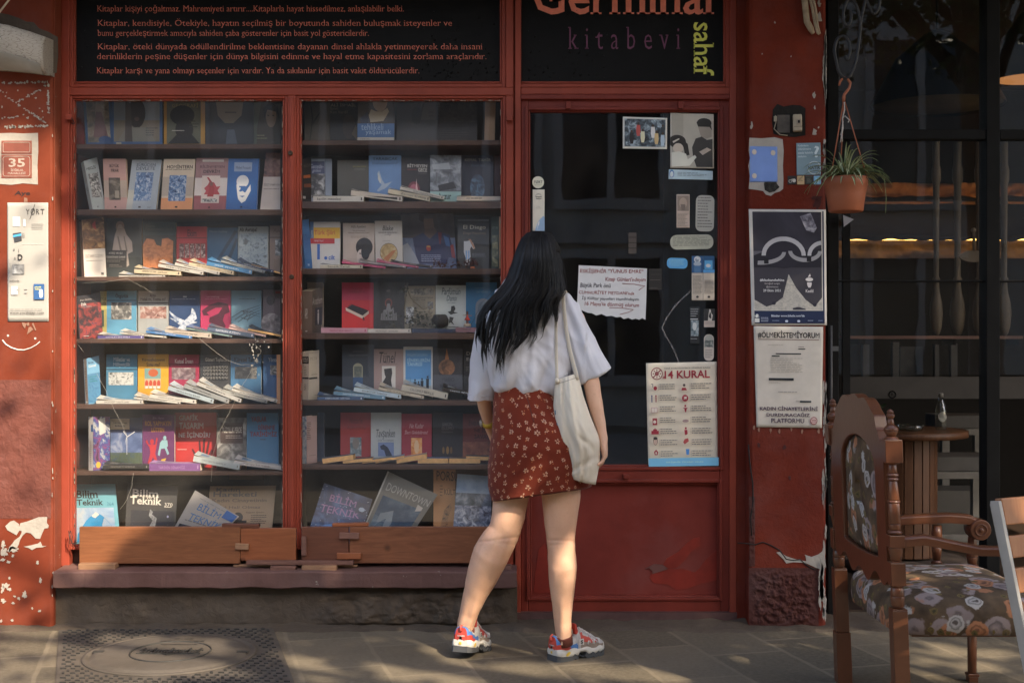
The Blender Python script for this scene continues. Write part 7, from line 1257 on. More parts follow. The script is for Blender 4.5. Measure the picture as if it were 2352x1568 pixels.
# ---- sneakers
SM_ = dict(white=M('sneaker_midsole',(.58,.55,.49),.6,.1,30),dark=M('sneaker_outsole',(.07,.072,.075),.7),red=M('sneaker_red',(.46,.055,.038),.5,.08,60),blue=M('sneaker_blue',(.065,.17,.42),.5,.08,60),grey=M('sneaker_mesh',(.47,.45,.43),.9,.15,200,.5,500),tan=M('sneaker_suede',(.27,.21,.165),.9,.15,80),yel=M('sneaker_yellow',(.62,.44,.06),.5),lace=M('sneaker_lace',(.60,.56,.53),.9))
SL = ['white','dark','red','blue','grey','tan','yel','lace']; SLm = [SM_[k] for k in SL]
def shoe(org,yaw,pitch,side,label):
    L = .245; fx = Vector((math.cos(yaw),math.sin(yaw),0)); fy = Vector((-fx.y,fx.x,0)); cp,sp = math.cos(pitch),math.sin(pitch); org = Vector(org)
    def T(x,y,z):   # pitch lifts the heel about the ball of the foot (x=.18)
        xx,zz = x - .18,z
        bend = 1 if x < .18 else 0
        X = .18 + xx * (cp if bend else 1) + (zz * sp if bend else 0); Z = (-xx * sp if bend else 0) + zz * (cp if bend else 1)
        return org + fx * X + fy * y + Vector((0,0,Z))
    def half(x):      # half width
        s = x / L
        return .036 * (1 - max(0,(.10 - s) / .10) ** 2.2 * .36) + .011 * math.exp(-((s - .70) / .2) ** 2) - .004 * math.exp(-((s - .42) / .14) ** 2) - .034 * max(0,(s - .80) / .20) ** 2
    g = MB(); rows = []
    N = 60
    for i in range(N + 1):
        x = L * i / N; w = half(x) + .004; s = i / N
        bot = .013 + (.010 if .4 < s < .55 else 0) * 1 + .012 * max(0,(s - .85) / .15) ** 2 + .010 * max(0,(.06 - s) / .06)
        up = .044 - .010 * s + .005 * math.sin(s * 26) * (.4 + .6 * s)
        rows.append([T(x,-w * .92,bot),T(x,-w,bot + .006),T(x,-w * 1.02,(bot + up) / 2),T(x,-w * .95,up - .002),T(x,-w * .85,up),T(x,w * .85,up),T(x,w * .95,up - .002),T(x,w * 1.02,(bot + up) / 2),T(x,w,bot + .006),T(x,w * .92,bot)])
    g.rings(rows,0,True,True,True)
    sh = g.build('sneaker',SLm,per); sh.data.materials.clear()
    for m in SLm: sh.data.materials.append(m)
    # outsole lugs: dark wavy teeth along both sides
    g = MB()
    for i in range(N):
        x0,x1 = L * i / N,L * (i + 1) / N; s = (i + .5) / N
        tri = abs(((s * 9.5) % 1) - .5) * 2
        top = .010 + .013 * (tri if s > .28 else max(0,1 - s / .28) * .5 + .35) - (.006 if .38 < s < .52 else 0) + .012 * max(0,(s - .85) / .15) ** 2
        bt = .0 + (.008 if .38 < s < .52 else 0) + .013 * max(0,(s - .85) / .15) ** 2 + (.004 if tri > .75 and s > .3 else 0)
        w0,w1 = half(x0) + .0052,half(x1) + .0052
        g.hexa([T(x0,-w0,bt),T(x1,-w1,bt),T(x1,w1,bt),T(x0,w0,bt),T(x0,-w0,top),T(x1,-w1,top),T(x1,w1,top),T(x0,w0,top)],0)
    g.build('outsole',SM_['dark'],sh)
    # upper
    def topz(x):
        s = x / L
        pts = [(0,.088),(.06,.094),(.14,.086),(.26,.076),(.36,.080),(.44,.100),(.50,.102),(.60,.088),(.72,.070),(.85,.058),(.95,.048),(1,.036)]
        for a,c in zip(pts,pts[1:]):
            if s <= c[0]: q = (s - a[0]) / (c[0] - a[0]); return a[1] + (c[1] - a[1]) * q
        return .036
    g = MB(); rows = []; K = 22
    for i in range(N + 1):
        x = L * (.008 + .984 * i / N); w = half(x) - .001; zt = topz(x); row = []
        for k in range(K + 1):
            a = math.pi * k / K; cy = math.cos(a); sz = math.sin(a)
            boxy = x < .112; narrow = 1 - .20 * sz ** 3 if boxy else 1 - .1 * sz
            row.append(T(x,w * math.copysign(abs(cy) ** (.42 if boxy else .6),cy) * narrow,.034 + (zt - .034) * sz ** (.55 if boxy else .75)))
        rows.append(row)
    hb = [[T(-.004 * math.sin(math.pi * k / K) ** .5,0,0) * 0 + (rows[0][k] * .62 + T(-.003,0,.05) * .38) for k in range(K + 1)],[rows[0][k] * .2 + T(-.004,0,.052) * .8 for k in range(K + 1)]]
    g.grid([hb[1],hb[0],rows[0]],2)
    o = len(g.f); g.grid(rows,0)
    for fi in range(o,len(g.f)):
        i,k = divmod(fi - o,K); s = i / N; h = math.sin(math.pi * (k + .5) / K) ** (.55 if s < .457 else .75)
        if s < .02: h = min(h,.6)
        arc = s * 2.2 + (1 - h) * .0
        if s < .24 and h < .56 - s * 1.1: mi = 2
        elif s < .40 and h < .76 - s * .9 and h < .97: mi = 3
        elif s < .12: mi = 5
        elif s < .44: mi = 4
        elif h < .42 + .1 * math.sin(s * 20): mi = 5
        elif s < .60 and h < .9: mi = 2 if h < .7 or s < .5 else 4
        elif .6 <= s < .78 and int((s - .44) * 22 + h * 3) % 2: mi = 2
        else: mi = 4
        g.m[fi] = mi
    g.build('upper',SLm,sh)
    g = MB()   # collar opening lining, tongue, laces, heel tab
    g.rings([[T(.055 + math.cos(2 * math.pi * k / 20) * .040,math.sin(2 * math.pi * k / 20) * .0235,.094 + .012 * math.cos(2 * math.pi * k / 20) * (1 if math.cos(2 * math.pi * k / 20) > 0 else .1) + z - .006 * math.sin(2 * math.pi * k / 20) ** 2) for k in range(20)] for z in (-.012,.0)],0)
    g.build('collar',SM_['tan'],sh)
    g = MB(); g.hexa([T(.095,-.021,.088),T(.112,-.021,.082),T(.112,.021,.082),T(.095,.021,.088),T(.092,-.020,.128),T(.100,-.021,.126),T(.100,.021,.126),T(.092,.020,.128)]); g.build('tongue',SM_['red'],sh,bevel=.003)
    g = MB()
    for q in range(6):
        x = .110 + q * .014; z = topz(x) + .003; w = .020 + .001 * q
        g.tube([T(x,-w,z - .010),T(x + .004,0,z + .002),T(x + .010,w,z - .010)],.0022,6); g.tube([T(x,w,z - .010),T(x + .004,0,z + .003),T(x + .010,-w,z - .010)],.0022,6)
    for sg in (-1,1): g.tube([T(.108,0,.108),T(.100,sg * .012,.118),T(.112,sg * .024,.100),T(.118,sg * .020,.088)],.0018,6)
    for sg in (-1,1):
        for q in range(4): x = .112 + q * .022; g.tube([T(x,sg * .018,topz(x) - .002),T(x + .012,sg * (half(x) - .004),.064),T(x + .004,sg * (half(x) + .001),.05)],.0036,6,flat=.4)
    g.build('laces',SM_['lace'],sh)
    g = MB(); g.tube([T(.000,0,.074),T(-.006,0,.080),T(-.006,0,.092),T(.003,0,.096)],.0046,8,flat=.6); g.build('heel_tab',M('heel_tab_red',(.48,.08,.07),.5),sh)
    g = MB(); put_text(g,'SKECHERS',lambda a,b_: T(-.0062 + .010 * (abs(a) / .022) ** 2,-a,b_),(-.015,.056,.015,.0615),0,.02)
    for sg in (-1,1):
        q = lambda a,b_: T(.112 + a,sg * (half(.112) + .0012 - (b_ > .010) * .001),.050 + b_)
        g.add([q(-.011,0),q(.011,0),q(.011,.022),q(-.011,.022)],[(0,1,2,3)],0)
        q2 = lambda a,b_: T(.112 - sg * a,sg * (half(.112) + .0024),.050 + b_); put_text(g,'S',q2,(-.006,.004,.006,.018),1,.05)
    for k in (-.5,0,.5): g.add([T(.001 - .004 * (1 - abs(k)) + .012 * abs(k) + 0,k * .05 - .005,.028),T(.001 - .004 * (1 - abs(k)) + .012 * abs(k),k * .05 + .005,.028),T(.001 - .004 * (1 - abs(k)) + .012 * abs(k),k * .05 + .005,.037),T(.001 - .004 * (1 - abs(k)) + .012 * abs(k),k * .05 - .005,.037)],[(0,1,2,3)],2)
    for sg in (-1,1): g.add([T(.044 + .011 * math.cos(2 * math.pi * k / 10),sg * (half(.044) + .0055),.027 + .007 * math.sin(2 * math.pi * k / 10) + .004 * math.cos(2 * math.pi * k / 10)) for k in range(10)],[tuple(range(10))],2)
    g.build('shoe_mark',[SM_['lace'],SM_['dark'],SM_['yel']],sh); return sh
shoe(G(1268,1517),R(37),R(0),1,'')
shoe((W(1056,0,-.53).x,-.545,0),R(70),R(10),-1,'')
g = MB()
limb(g,[(1294,1455,20.4,4.704,1.2),(1294,1458,20.6,4.706,1.2),(1295,1462,20,4.708,1.22),(1297,1478,19.5,4.712,1.3)],20); g.build('sock',M('maroon_sock',(.15,.045,.032),.9),per)
g = MB(); limb(g,[(1069.5,1441,20.6,4.758,1.12),(1069.5,1445,21,4.760,1.13),(1070,1456,20,4.768,1.18),(1070,1470,19,4.775,1.2)],20); g.build('sock',M('maroon_sock',(.15,.045,.032),.9),per)

# ---------------------------------------------------------------- tote bag on her right shoulder
bag = thing('tote_bag',Wd(1325,1110,4.56),'cream cotton tote bag with a wheel print hanging from the person\'s right shoulder','bag')
LC = [(0,(1274.5,873)),(.25,(1271,930)),(.45,(1273,982)),(.7,(1280,1042)),(.88,(1288,1080)),(1,(1296,1092))]
RC = [(0,(1327,856)),(.25,(1340,908)),(.45,(1356,955)),(.62,(1374,998)),(.7,(1379,1016)),(.85,(1378,1062)),(1,(1368,1113))]
def ipt(tab,t):
    for a,c in zip(tab,tab[1:]):
        if t <= c[0]: q = (t - a[0]) / (c[0] - a[0]); return a[1][0] + (c[1][0] - a[1][0]) * q,a[1][1] + (c[1][1] - a[1][1]) * q
    return tab[-1][1]
def BAG(s,t,front=1,off=0.0):
    (ul,vl),(ur,vr) = ipt(LC,t),ipt(RC,t); u,v = ul + (ur - ul) * s,vl + (vr - vl) * s
    v += 10 * math.sin(math.pi * s) * max(0,t - .85) / .15 * .3
    env = math.sin(math.pi * min(1,max(0,s))) ** .6 * math.sin(math.pi * min(1,max(.0,t * .86 + .08))) ** .7
    b_ = .068 * env + .014 * math.exp(-((s - .60 + .12 * t) / .05) ** 2) * min(1,3 * t) * (1 - t * .3) - .010 * math.exp(-((s - .35 + .1 * t) / .08) ** 2) * min(1,2 * t)
    b_ += -.013 * math.exp(-((s - .33 - .1 * t) / .045) ** 2) * (1 - t * .6) + .010 * math.exp(-((s - .82 + .15 * t) / .05) ** 2) * t - .013 * math.exp(-((t - .86 + .14 * (s - .5)) / .022) ** 2) * env - .009 * math.exp(-((t - .62 - .5 * (s - .6)) / .03) ** 2) * env * (s > .5)
    b_ += .014 * noise.noise(Vector((s * 4.5 + t * 2,t * 2.4,4))) * env + .008 * noise.noise(Vector((s * 9 - t * 5,t * 4,14))) * env + .006 * noise.noise(Vector((s * 16,t * 5,9))) * max(0,1 - t * 2.2) + .006 * noise.noise(Vector((s * 7,t * 9,2))) * max(0,t - .7) * 3
    return Wd(u,v,4.575 - (b_ if front else -.3 * b_ ) - off)
g = MB(); rows = []
for j in range(49):
    t = j / 48; rows.append([BAG(i / 28,t,1) for i in range(29)] + [BAG(1 - i / 28,t,0,-.004) for i in range(29)])
g.rings(rows,0,True,True,True)
CANV = m_cloth('cream_canvas',(.68,.605,.485),(.75,.68,.555),380,.4)
body_b = g.build('bag_body',CANV,bag)
g = MB()
for pts in ([(1292,700,4.80),(1288,678,4.72),(1282,669,4.66),(1278.5,675,4.61),(1277,705,4.583),(1277,760,4.570),(1277.5,820,4.562),(1279,862,4.560),(1279.5,880,4.556)],):
    g.tube([Wd(*p) for p in pts],.0075,8,0,True,.3)
g.build('strap',CANV,bag)
g = MB()
for pts in ([(1306,700,4.80),(1303,680,4.72),(1297,670,4.66),(1293,675,4.61),(1295,705,4.590),(1301,760,4.575),(1308,800,4.562),(1316,832,4.556),(1324,860,4.552),(1326,872,4.552)],):
    g.tube([Wd(*p) for p in pts],.0080,8,0,True,.3)
g.build('strap',CANV,bag)
g = MB(); g.lathe(Wd(1279.5,874,4.552),[(.003,-.008),(.009,-.004),(.010,.003),(.004,.008)],12,ax=(1,0,.3)); g.build('strap_knot',CANV,bag)
g = MB()   # top hem and side seam
g.tube([BAG(i / 28,.045,1,.0006) for i in range(29)],.0012,5); g.build('hem_seam',M('canvas_seam',(.42,.37,.30),.9),body_b)
g = MB(); fn = lambda s,t: BAG(s,t,1,.0012)
def ellp(cs,ct,rs,rt,n=28): return [fn(cs + rs * math.cos(2 * math.pi * k / n),ct + rt * math.sin(2 * math.pi * k / n)) for k in range(n + 1)]
g.tube(ellp(.13,.855,.13,.085),.0038,6,0,True,.4); g.tube(ellp(.13,.855,.03,.018),.002,5,0,True,.4)
for k in range(10): a = k * math.pi / 5; g.tube([fn(.13 + .03 * math.cos(a),.855 + .018 * math.sin(a)),fn(.13 + .12 * math.cos(a),.855 + .078 * math.sin(a))],.0008,4)
g.tube([fn(.05,.30 + q * .02) for q in range(3)],.002,5,1); g.tube([fn(.08,.42),fn(.09,.44)],.002,5,1)
for q in range(44): c_ = (.05 + .10 * rnd.random(),.56 + .16 * rnd.random()); g.add([fn(c_[0] + .03 * math.cos(z) * rnd.uniform(.5,1),c_[1] + .018 * math.sin(z) * rnd.uniform(.5,1)) for z in (0,1.2,2.4,3.6,5)],[(0,1,2,3,4)],1)
g.tube([fn(.1,.70),fn(.18,.71),fn(.21,.68),fn(.18,.665),fn(.17,.68)],.0016,5,1)
g.add([fn(.02 + .05 * math.cos(z),.53 + .03 * math.sin(z)) for z in [k * .7 for k in range(9)]],[tuple(range(9))],1)
g.build('bag_print',[M('dark_grey_print',(.06,.065,.07),.9),M('blue_print',(.05,.16,.26),.9)],body_b)
# ---------------------------------------------------------------- cafe next door
BLKM = M('black_steel',(.006,.006,.006),.6,.3,10,spec=.15)
cafe = thing('cafe_front',W(2130,1440,.3),'dark cafe front with black steel window frames beside the red pillar','building')
xe = W(1898,0,0).x
g = MB()
g.pbox(1901,-260,1927,1440,.13,.22); g.pbox(2266,-260,2297,1440,.13,.22); g.pbox(2640,-260,2670,1440,.13,.22)
for a_,b_ in ((1927,2266),(2297,2640)): g.pbox(a_,297,b_,320,.135,.2)
for a_,b_ in ((1927,2266),(2297,2640)): g.pbox(a_,643,b_,648,.15,.18)
g.build('steel_frame',BLKM,cafe,bevel=.003)
g = MB(); g.pbox(1936,320,1953,1180,.155,.175); g.build('inner_stile',BLKM,cafe)
for a_,b_ in ((1927,2266),(2297,2640)):
    g = MB(); p,q = W(a_,-260,.165),W(b_,860,.165); g.box(p,(q.x,.169,q.z)); g.build('glass_pane',GLASS_C,cafe)
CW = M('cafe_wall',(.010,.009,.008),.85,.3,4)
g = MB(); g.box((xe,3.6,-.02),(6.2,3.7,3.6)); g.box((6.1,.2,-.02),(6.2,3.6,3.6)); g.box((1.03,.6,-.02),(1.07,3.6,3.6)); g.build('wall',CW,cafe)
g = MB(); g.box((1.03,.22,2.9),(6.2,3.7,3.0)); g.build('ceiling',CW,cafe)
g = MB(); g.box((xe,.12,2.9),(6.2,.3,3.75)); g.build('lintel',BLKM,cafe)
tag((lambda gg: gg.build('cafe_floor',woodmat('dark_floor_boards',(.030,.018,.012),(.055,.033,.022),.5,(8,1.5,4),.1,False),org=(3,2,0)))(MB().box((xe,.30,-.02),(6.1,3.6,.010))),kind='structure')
def glow(name,col,st):
    m = bpy.data.materials.new(name); m.use_nodes = True; b = m.node_tree.nodes['Principled BSDF']; b.inputs['Base Color'].default_value = (.1,.06,.03,1); b.inputs['Emission Color'].default_value = (*col,1); b.inputs['Emission Strength'].default_value = st; return m
BRK = m_stucco('dim_brick',(.16,.10,.06),(.26,.17,.10),20,.6)
for k,(v,lab) in enumerate(((452,'upper rough stone ledge glowing orange at the back of the cafe'),(545,'lower rough stone ledge glowing yellow at the back of the cafe'))):
    t = thing('lit_ledge',W(2150,v,3.0),lab,'ledge'); a,b = W(1900,v,3.1),W(2460,v,3.1); sg = 1 if k == 0 else -1
    g = MB(); rows = []
    for i in range(150):
        x = a.x + (b.x - a.x) * i / 149; rows.append([(x,3.36 - .10 * max(-.2,noise.fractal(Vector((x * 5,k * 7,j * .24)),1,2,4)) - .02 * math.sin(j * 1.3 + 3 * noise.noise(Vector((x * 3,j * .3,1)))),a.z + sg * (.02 * j - .02)) for j in range(8)])
    g.grid(rows); g.build('stone_face',BRK,t)
    g = MB(); rows = []
    for i in range(80):
        x = a.x + (b.x - a.x) * i / 79; q = .012 * noise.noise(Vector((x * 9,k,3))); z = a.z - sg * .02
        rows.append([(x,3.15 + q,z + q),(x,3.17 + q,z + .03 * sg + q * 1.5),(x,3.20,z + .03 * sg + q * 1.5),(x,3.22,z)])
    g.rings(rows,0,True,True,True); g.build('ledge_lip',M('dark_lip',(.03,.02,.014),.8),t)
    g = MB(); xx = a.x
    while xx < b.x - .1:
        L = rnd.uniform(.25,.7); g.box((xx,3.235,a.z - .008),(min(b.x,xx + L),3.245,a.z + .006)); xx += L + rnd.uniform(.03,.2)
    g.build('light_strip',glow('warm_strip_%d' % k,(1.0,.36,.07) if k == 0 else (1.0,.55,.12),2.6 if k == 0 else 2.2),t)
t = thing('wall_shelf',W(2130,775,.5),'thin brown shelf board across the cafe window carrying turned posts','shelf'); g = MB(); g.pbox(1942,771,2350,778,.50,.72); g.build('board',woodmat('cafe_shelf',(.11,.05,.03),(.17,.08,.05),.6,(2,8,30),.1,False),t)
g = MB()
for u in (1970,2190,2340): g.pbox(u,778,u + 6,792,.55,.70)
g.build('bracket',BLKM,t)
TRN = M('pale_turned_wood',(.105,.076,.045),.6,.15,12)
for k,(u,s,lab) in enumerate(((1665,.9,'dim turned wooden post, leftmost on the cafe shelf'),(1832,1.05,'brightest turned wooden post in the middle of the cafe shelf'),(2000,.9,'turned wooden post left of the second black steel upright'),(2196,1.0,'turned wooden post right of the second black steel upright'))):
    uu = 1662 + u / 3.409; z0 = W(0,771,.6); y = .58 + .03 * (k % 2); kk = px(y) * s * .95
    pf = [(5,0),(9,4),(14,20),(17,50),(15,75),(9,100),(7,122),(10,126),(10,130),(6.5,136),(7,180),(7.5,250),(8,300),(10,306),(8,312),(8.5,345),(12,358),(12,380),(9,392),(9,470)]
    g = MB(); b0 = Vector((W(uu,0,y).x,y,z0.z + .001)); g.lathe(b0,[(r * kk,h * px(y)) for r,h in pf],18); tag(g.build('turned_post',TRN,bevel=0),lab,'post','turned wooden posts on the cafe shelf')
t = thing('hanging_paddle',W(2235,603,.45),'flat tan paddle with a round knob hanging behind the cafe glass','paddle')
g = MB(); c_ = W(*C('h',1955,635),.45); g.prism([c_ + Vector((math.cos(a) * 110 / 3.409 * px(.45),0,(abs(math.sin(a)) ** 1.3) * math.copysign(1,math.sin(a)) * 46 / 3.409 * px(.45))) for a in [2 * math.pi * k / 32 for k in range(32)]],(0,.012,0)); g.build('blade',TRN,t)
g = MB(); g.tube([W(*C('h',1962,590),.452),W(*C('h',1958,440),.452)],.007,8); g.lathe(W(*C('h',1958,432),.45),[(.004,-.006),(.012,-.003),(.012,.003),(.004,.006)],14,ax=(0,1,0)); g.build('handle',TRN,t)
# dim shelving seen under the post shelf, grey rail
t = thing('low_bookcase',W(2130,900,2.0),'dim open shelving with pale upright boards behind the cafe rail','bookcase')
GB = M('dim_grey_board',(.05,.047,.043),.7,.2,10)
for x0,x1,ytop in ((1090,1142,150),(1325,1376,130),(1655,1688,150),(1782,1832,140)):
    g = MB(); g.pbox(*C('l',x0,ytop),*C('l',x1,420),1.9,1.94); g.build('upright',GB,t)
g = MB(); g.pbox(*C('l',1385,165),*C('l',1560,400),2.0,2.02); g.build('picture_panel',picture([(20,20,20),(34,33,32),(50,48,46)],12,95,g=1.0),t)
t = thing('grey_rail',W(2160,914,.95),'broad grey wooden rail running behind the round cafe table','rail'); g = MB(); g.pbox(*C('l',950,402),*C('l',2600,572),1.75,1.80); g.build('board',M('rail_grey',(.055,.05,.046),.7,.15,6,.2,40),t)
g = MB(); q = [W(1662 + (1322 + 26 * math.cos(a)) / 3.409,747.4 + (540 + 26 * math.sin(a)) / 3.409,1.748) for a in [2 * math.pi * k / 20 for k in range(21)]]; g.tube(q,.0035,5); put_text(g,'R',lambda a,b: W(*C('l',1322 + a,540 - b),1.748),(-10,-12,10,12),0); g.build('round_mark',BLKM,t)
# cable spool table with things on it
ORW = woodmat('spool_wood',(.075,.027,.009),(.14,.055,.019),.55,(12,12,1.5),.12)
tc = Vector((W(2092,0,1.18).x,1.30,0))
t = thing('spool_table',tc,'round wooden cable spool table with upright barrel slats inside the cafe','table')
g = MB(); g.lathe(tc + Vector((0,0,.685)),[(.30,0),(.315,.004),(.315,.034),(.305,.038)],48); g.build('table_top',ORW,t)
g = MB()
for k in range(22):
    a = 2 * math.pi * k / 22; r = .155; c_ = tc + Vector((math.cos(a) * r,math.sin(a) * r,.385)); tn = Vector((-math.sin(a),math.cos(a),0)) * .021; g.obox(c_,tn,Vector((math.cos(a),math.sin(a),0)) * .009,Vector((0,0,.30)))
g.build('barrel',ORW,t,bevel=.002)
g = MB(); g.lathe(tc + Vector((0,0,.012)),[(.30,0),(.315,.006),(.315,.055),(.30,.06)],48); g.build('base_disc',M('dusty_spool_base',(.10,.075,.06),.8,.3,10),t)
bt = tc + Vector((.175,-.05,.7235))
t = thing('bottle',bt,'small clear bottle with a round white label on the spool table','bottle')
GLB = glass_mat('bottle_glass',.02,(.75,.78,.75),.05)
g = MB(); g.lathe(bt,[(.026,0),(.028,.004),(.028,.10),(.022,.125),(.012,.145),(.011,.165)],20); g.build('body',GLB,t)
g = MB(); g.lathe(bt + Vector((0,0,.165)),[(.012,0),(.012,.018),(.006,.022)],14); g.build('cap',M('grey_cap',(.25,.24,.22),.5),t)
g = MB(); g.add([bt + Vector((.021 * math.sin(a) * 1.0,-.0285 + .008 * abs(math.sin(a)),.066 + .026 * math.cos(a))) for a in [2 * math.pi * k / 20 for k in range(20)]],[tuple(range(20))]); g.build('label',M('white_label',(.42,.40,.38),.8),t)
t = thing('glass_ashtray',tc + Vector((-.02,-.12,.7235)),'low ribbed glass ashtray on the spool table beside the bottle','ashtray')
g = MB(); g.lathe(tc + Vector((-.0,-.12,.7235)),[(.055,0),(.065,.03),(.058,.03),(.05,.008)],24); g.build('bowl',GLB,t)
t = thing('table_plant',tc + Vector((-.16,.0,.7235)),'small dark leafy plant in a pot on the spool table','plant')
g = MB(); g.lathe(tc + Vector((-.16,0,.7235)),[(.03,0),(.04,.05),(.036,.05)],16); g.build('pot',BLKM,t)
g = MB()
for _ in range(60):
    a = rnd.uniform(0,6.28); c_ = tc + Vector((-.16 + math.cos(a) * rnd.uniform(0,.06),math.sin(a) * rnd.uniform(0,.06),.7735 + rnd.uniform(0,.08))); d1 = Vector((math.cos(a),math.sin(a),rnd.uniform(-.2,.8))).normalized() * .02; d2 = d1.orthogonal() * .4
    g.add([c_ - d1,c_ + d2,c_ + d1,c_ - d2],[(0,1,2,3)])
g.build('foliage',M('dark_leaf',(.03,.05,.018),.6),t)
# white stools
SEAT,LEGW = M('stool_seat_grey',(.08,.075,.07),.7,.15,8),M('stool_white_paint',(.15,.14,.125),.6,.12,20)
def stool(cx,y,w,dp,h,label):
    t = thing('stool',(cx,y,0),label,'stool','painted stools inside the cafe')
    g = MB(); g.box((cx - w / 2,y - dp / 2,h - .075),(cx + w / 2,y + dp / 2,h)); g.build('seat',SEAT,t,bevel=.004)
    for sx in (-1,1):
        for sy in (-1,1): g = MB(); x0 = cx + sx * (w / 2 - .03); y0 = y + sy * (dp / 2 - .03); g.box((x0 - .022,y0 - .022,.0105),(x0 + .022,y0 + .022,h - .08)); g.build('leg',LEGW,t,bevel=.002)
    g = MB(); g.box((cx - w / 2 + .03,y - dp / 2 - .001,h - .115),(cx + w / 2 - .03,y - dp / 2 + .03,h - .078)); g.box((cx - w / 2 + .05,y - dp / 2 + .002,.12),(cx + w / 2 - .05,y - dp / 2 + .03,.16)); g.build('stretcher',LEGW,t,bevel=.002)
stool(W(2212,0,1.45).x,1.62,.40,.30,.565,'wide white legged stool with grey seat right of the spool table')
stool(W(2228,0,2.35).x,2.5,.34,.3,.73,'taller dim stool behind the wide white legged one')
g = MB(); g.box((2.42,2.05,.0105),(2.72,2.08,.32)); g.box((2.42,2.08,.28),(2.72,2.33,.32)); tag(g.build('crate',M('pale_crate',(.09,.085,.078),.8)),'low pale crate on the cafe floor behind the stools','crate')
for (u,v,r,y,em,lab) in ((2152,245,.33,1.2,0,'large unlit black pendant shade behind the cafe window'),(2368,185,.19,1.2,1,'lit pendant lamp at the upper right edge of the cafe')):
    c_ = W(u,v,y); t = thing('pendant_lamp',c_,lab,'lamp')
    g = MB(); g.lathe(c_,[(r,0),(r * .98,.02),(r * .62,.24),(r * .2,.36),(.03,.38)],36,cap=False); g.lathe(c_ + Vector((0,0,.38)),[(.006,0),(.006,1.0)],6); g.build('shade',BLKM,t)
    g = MB(); g.lathe(c_ + Vector((0,0,.012)),[(.005,0),(r * .96,.001),(r * .96,.004),(.005,.005)],36); g.build('diffuser',glow('pendant_light',(1,.42,.14),.16) if em else M('dim_diffuser',(.07,.055,.03),.8),t)
g = MB(); g.prism([W(*C('h',*p),.10) for p in ((936,312),(1020,346),(942,404))],(0,.004,0)); tag(g.build('pennant',M('pale_pennant',(.34,.34,.38),.8)),'small pale triangular pennant stuck on the cafe frame under the pot','pennant')
g = MB(); g.tube([W(*C('l',845,0),.0),W(*C('l',845,560),.0),W(*C('l',846,700),.01)],.004,8); g.pbox(1912,795,1926,806,-.004,.02); g.build('grey_conduit',M('grey_pipe',(.08,.078,.075),.6),cafe)
# ---- bracket, hanging pot, spider plant
t = thing('scroll_bracket',W(1945,180,-.2),'wrought iron bracket with scrolls above the hanging pot','bracket')
g = MB(); yb = -.2
def sp(pts,r=.0065):
    q = [Vector(W(*C('d',*p),yb)) for p in pts]; o = []
    for i in range(len(q) - 1):
        p0,p1,p2,p3 = q[max(i - 1,0)],q[i],q[i + 1],q[min(i + 2,len(q) - 1)]
        for k in range(6): s = k / 6; o.append(.5 * ((2 * p1) + (p2 - p0) * s + (2 * p0 - 5 * p1 + 4 * p2 - p3) * s * s + (3 * p1 - p0 - 3 * p2 + p3) * s ** 3))
    g.tube(o + [q[-1]],r,8)
sp([(1125,-120),(1110,0),(1075,160),(1062,300),(1035,480),(990,590),(945,615),(905,570),(880,470),(868,390),(890,310),(935,285),(975,320),(990,400),(968,470),(955,440)])
sp([(1070,180),(1052,80),(1020,10),(975,0),(945,60),(936,140),(955,200),(985,190),(1000,130),(990,90)]); sp([(1110,-20),(1140,60),(1175,110),(1205,80),(1222,20),(1225,-60)]); sp([(1082,310),(1072,350),(1078,370),(1055,410)],.002)
g.tube([W(1995,-40,-.2),W(1985,-70,.14)],.008,8); g.build('scrolls',IRON,t)
pc = W(*C('h',957,288),-.2); TER = M('terracotta_plastic',(.34,.105,.048),.5,.08,12,.05,60)
t = thing('hanging_planter',pc,'terracotta hanging pot with a striped spider plant beside the red pillar','plant')
k_ = px(-.2) / 3.409
g = MB(); g.lathe(pc,[(126 * k_,0),(134 * k_,8 * k_),(150 * k_,130 * k_),(164 * k_,200 * k_),(168 * k_,208 * k_),(170 * k_,262 * k_),(166 * k_,268 * k_),(150 * k_,262 * k_),(140 * k_,220 * k_)],40); g.build('pot',TER,t)
top = pc + Vector((0,0,262 * k_)); hk = W(*C('d',942,770),-.2)
g = MB()
for a in (-2.6,-.35,1.6): g.tube([hk,hk + (top + Vector((math.cos(a) * 160 * k_,math.sin(a) * 160 * k_,0)) - hk) * .5,top + Vector((math.cos(a) * 160 * k_,math.sin(a) * 160 * k_,0))],.0022,6)
g.tube([W(*C('d',*p),-.2) for p in ((940,800),(940,770),(945,742),(985,690),(992,650),(965,612),(935,610),(912,640),(905,672))],[.006,.007,.006,.0055,.0055,.0055,.0055,.005,.004],8); g.build('hanger',TER,t)
g = MB()
for pts in (((945,800),(948,860),(930,930),(936,1000),(915,1060)),((930,930),(950,908),(985,940),(975,960)),((935,950),(925,1040),(930,1110)),((936,1000),(920,1080),(915,1115))): g.tube([W(*C('d',*p),-.21) for p in pts],.0022,6)
g.build('white_string',M('cotton_string',(.5,.46,.42),.9),t)
g = MB()
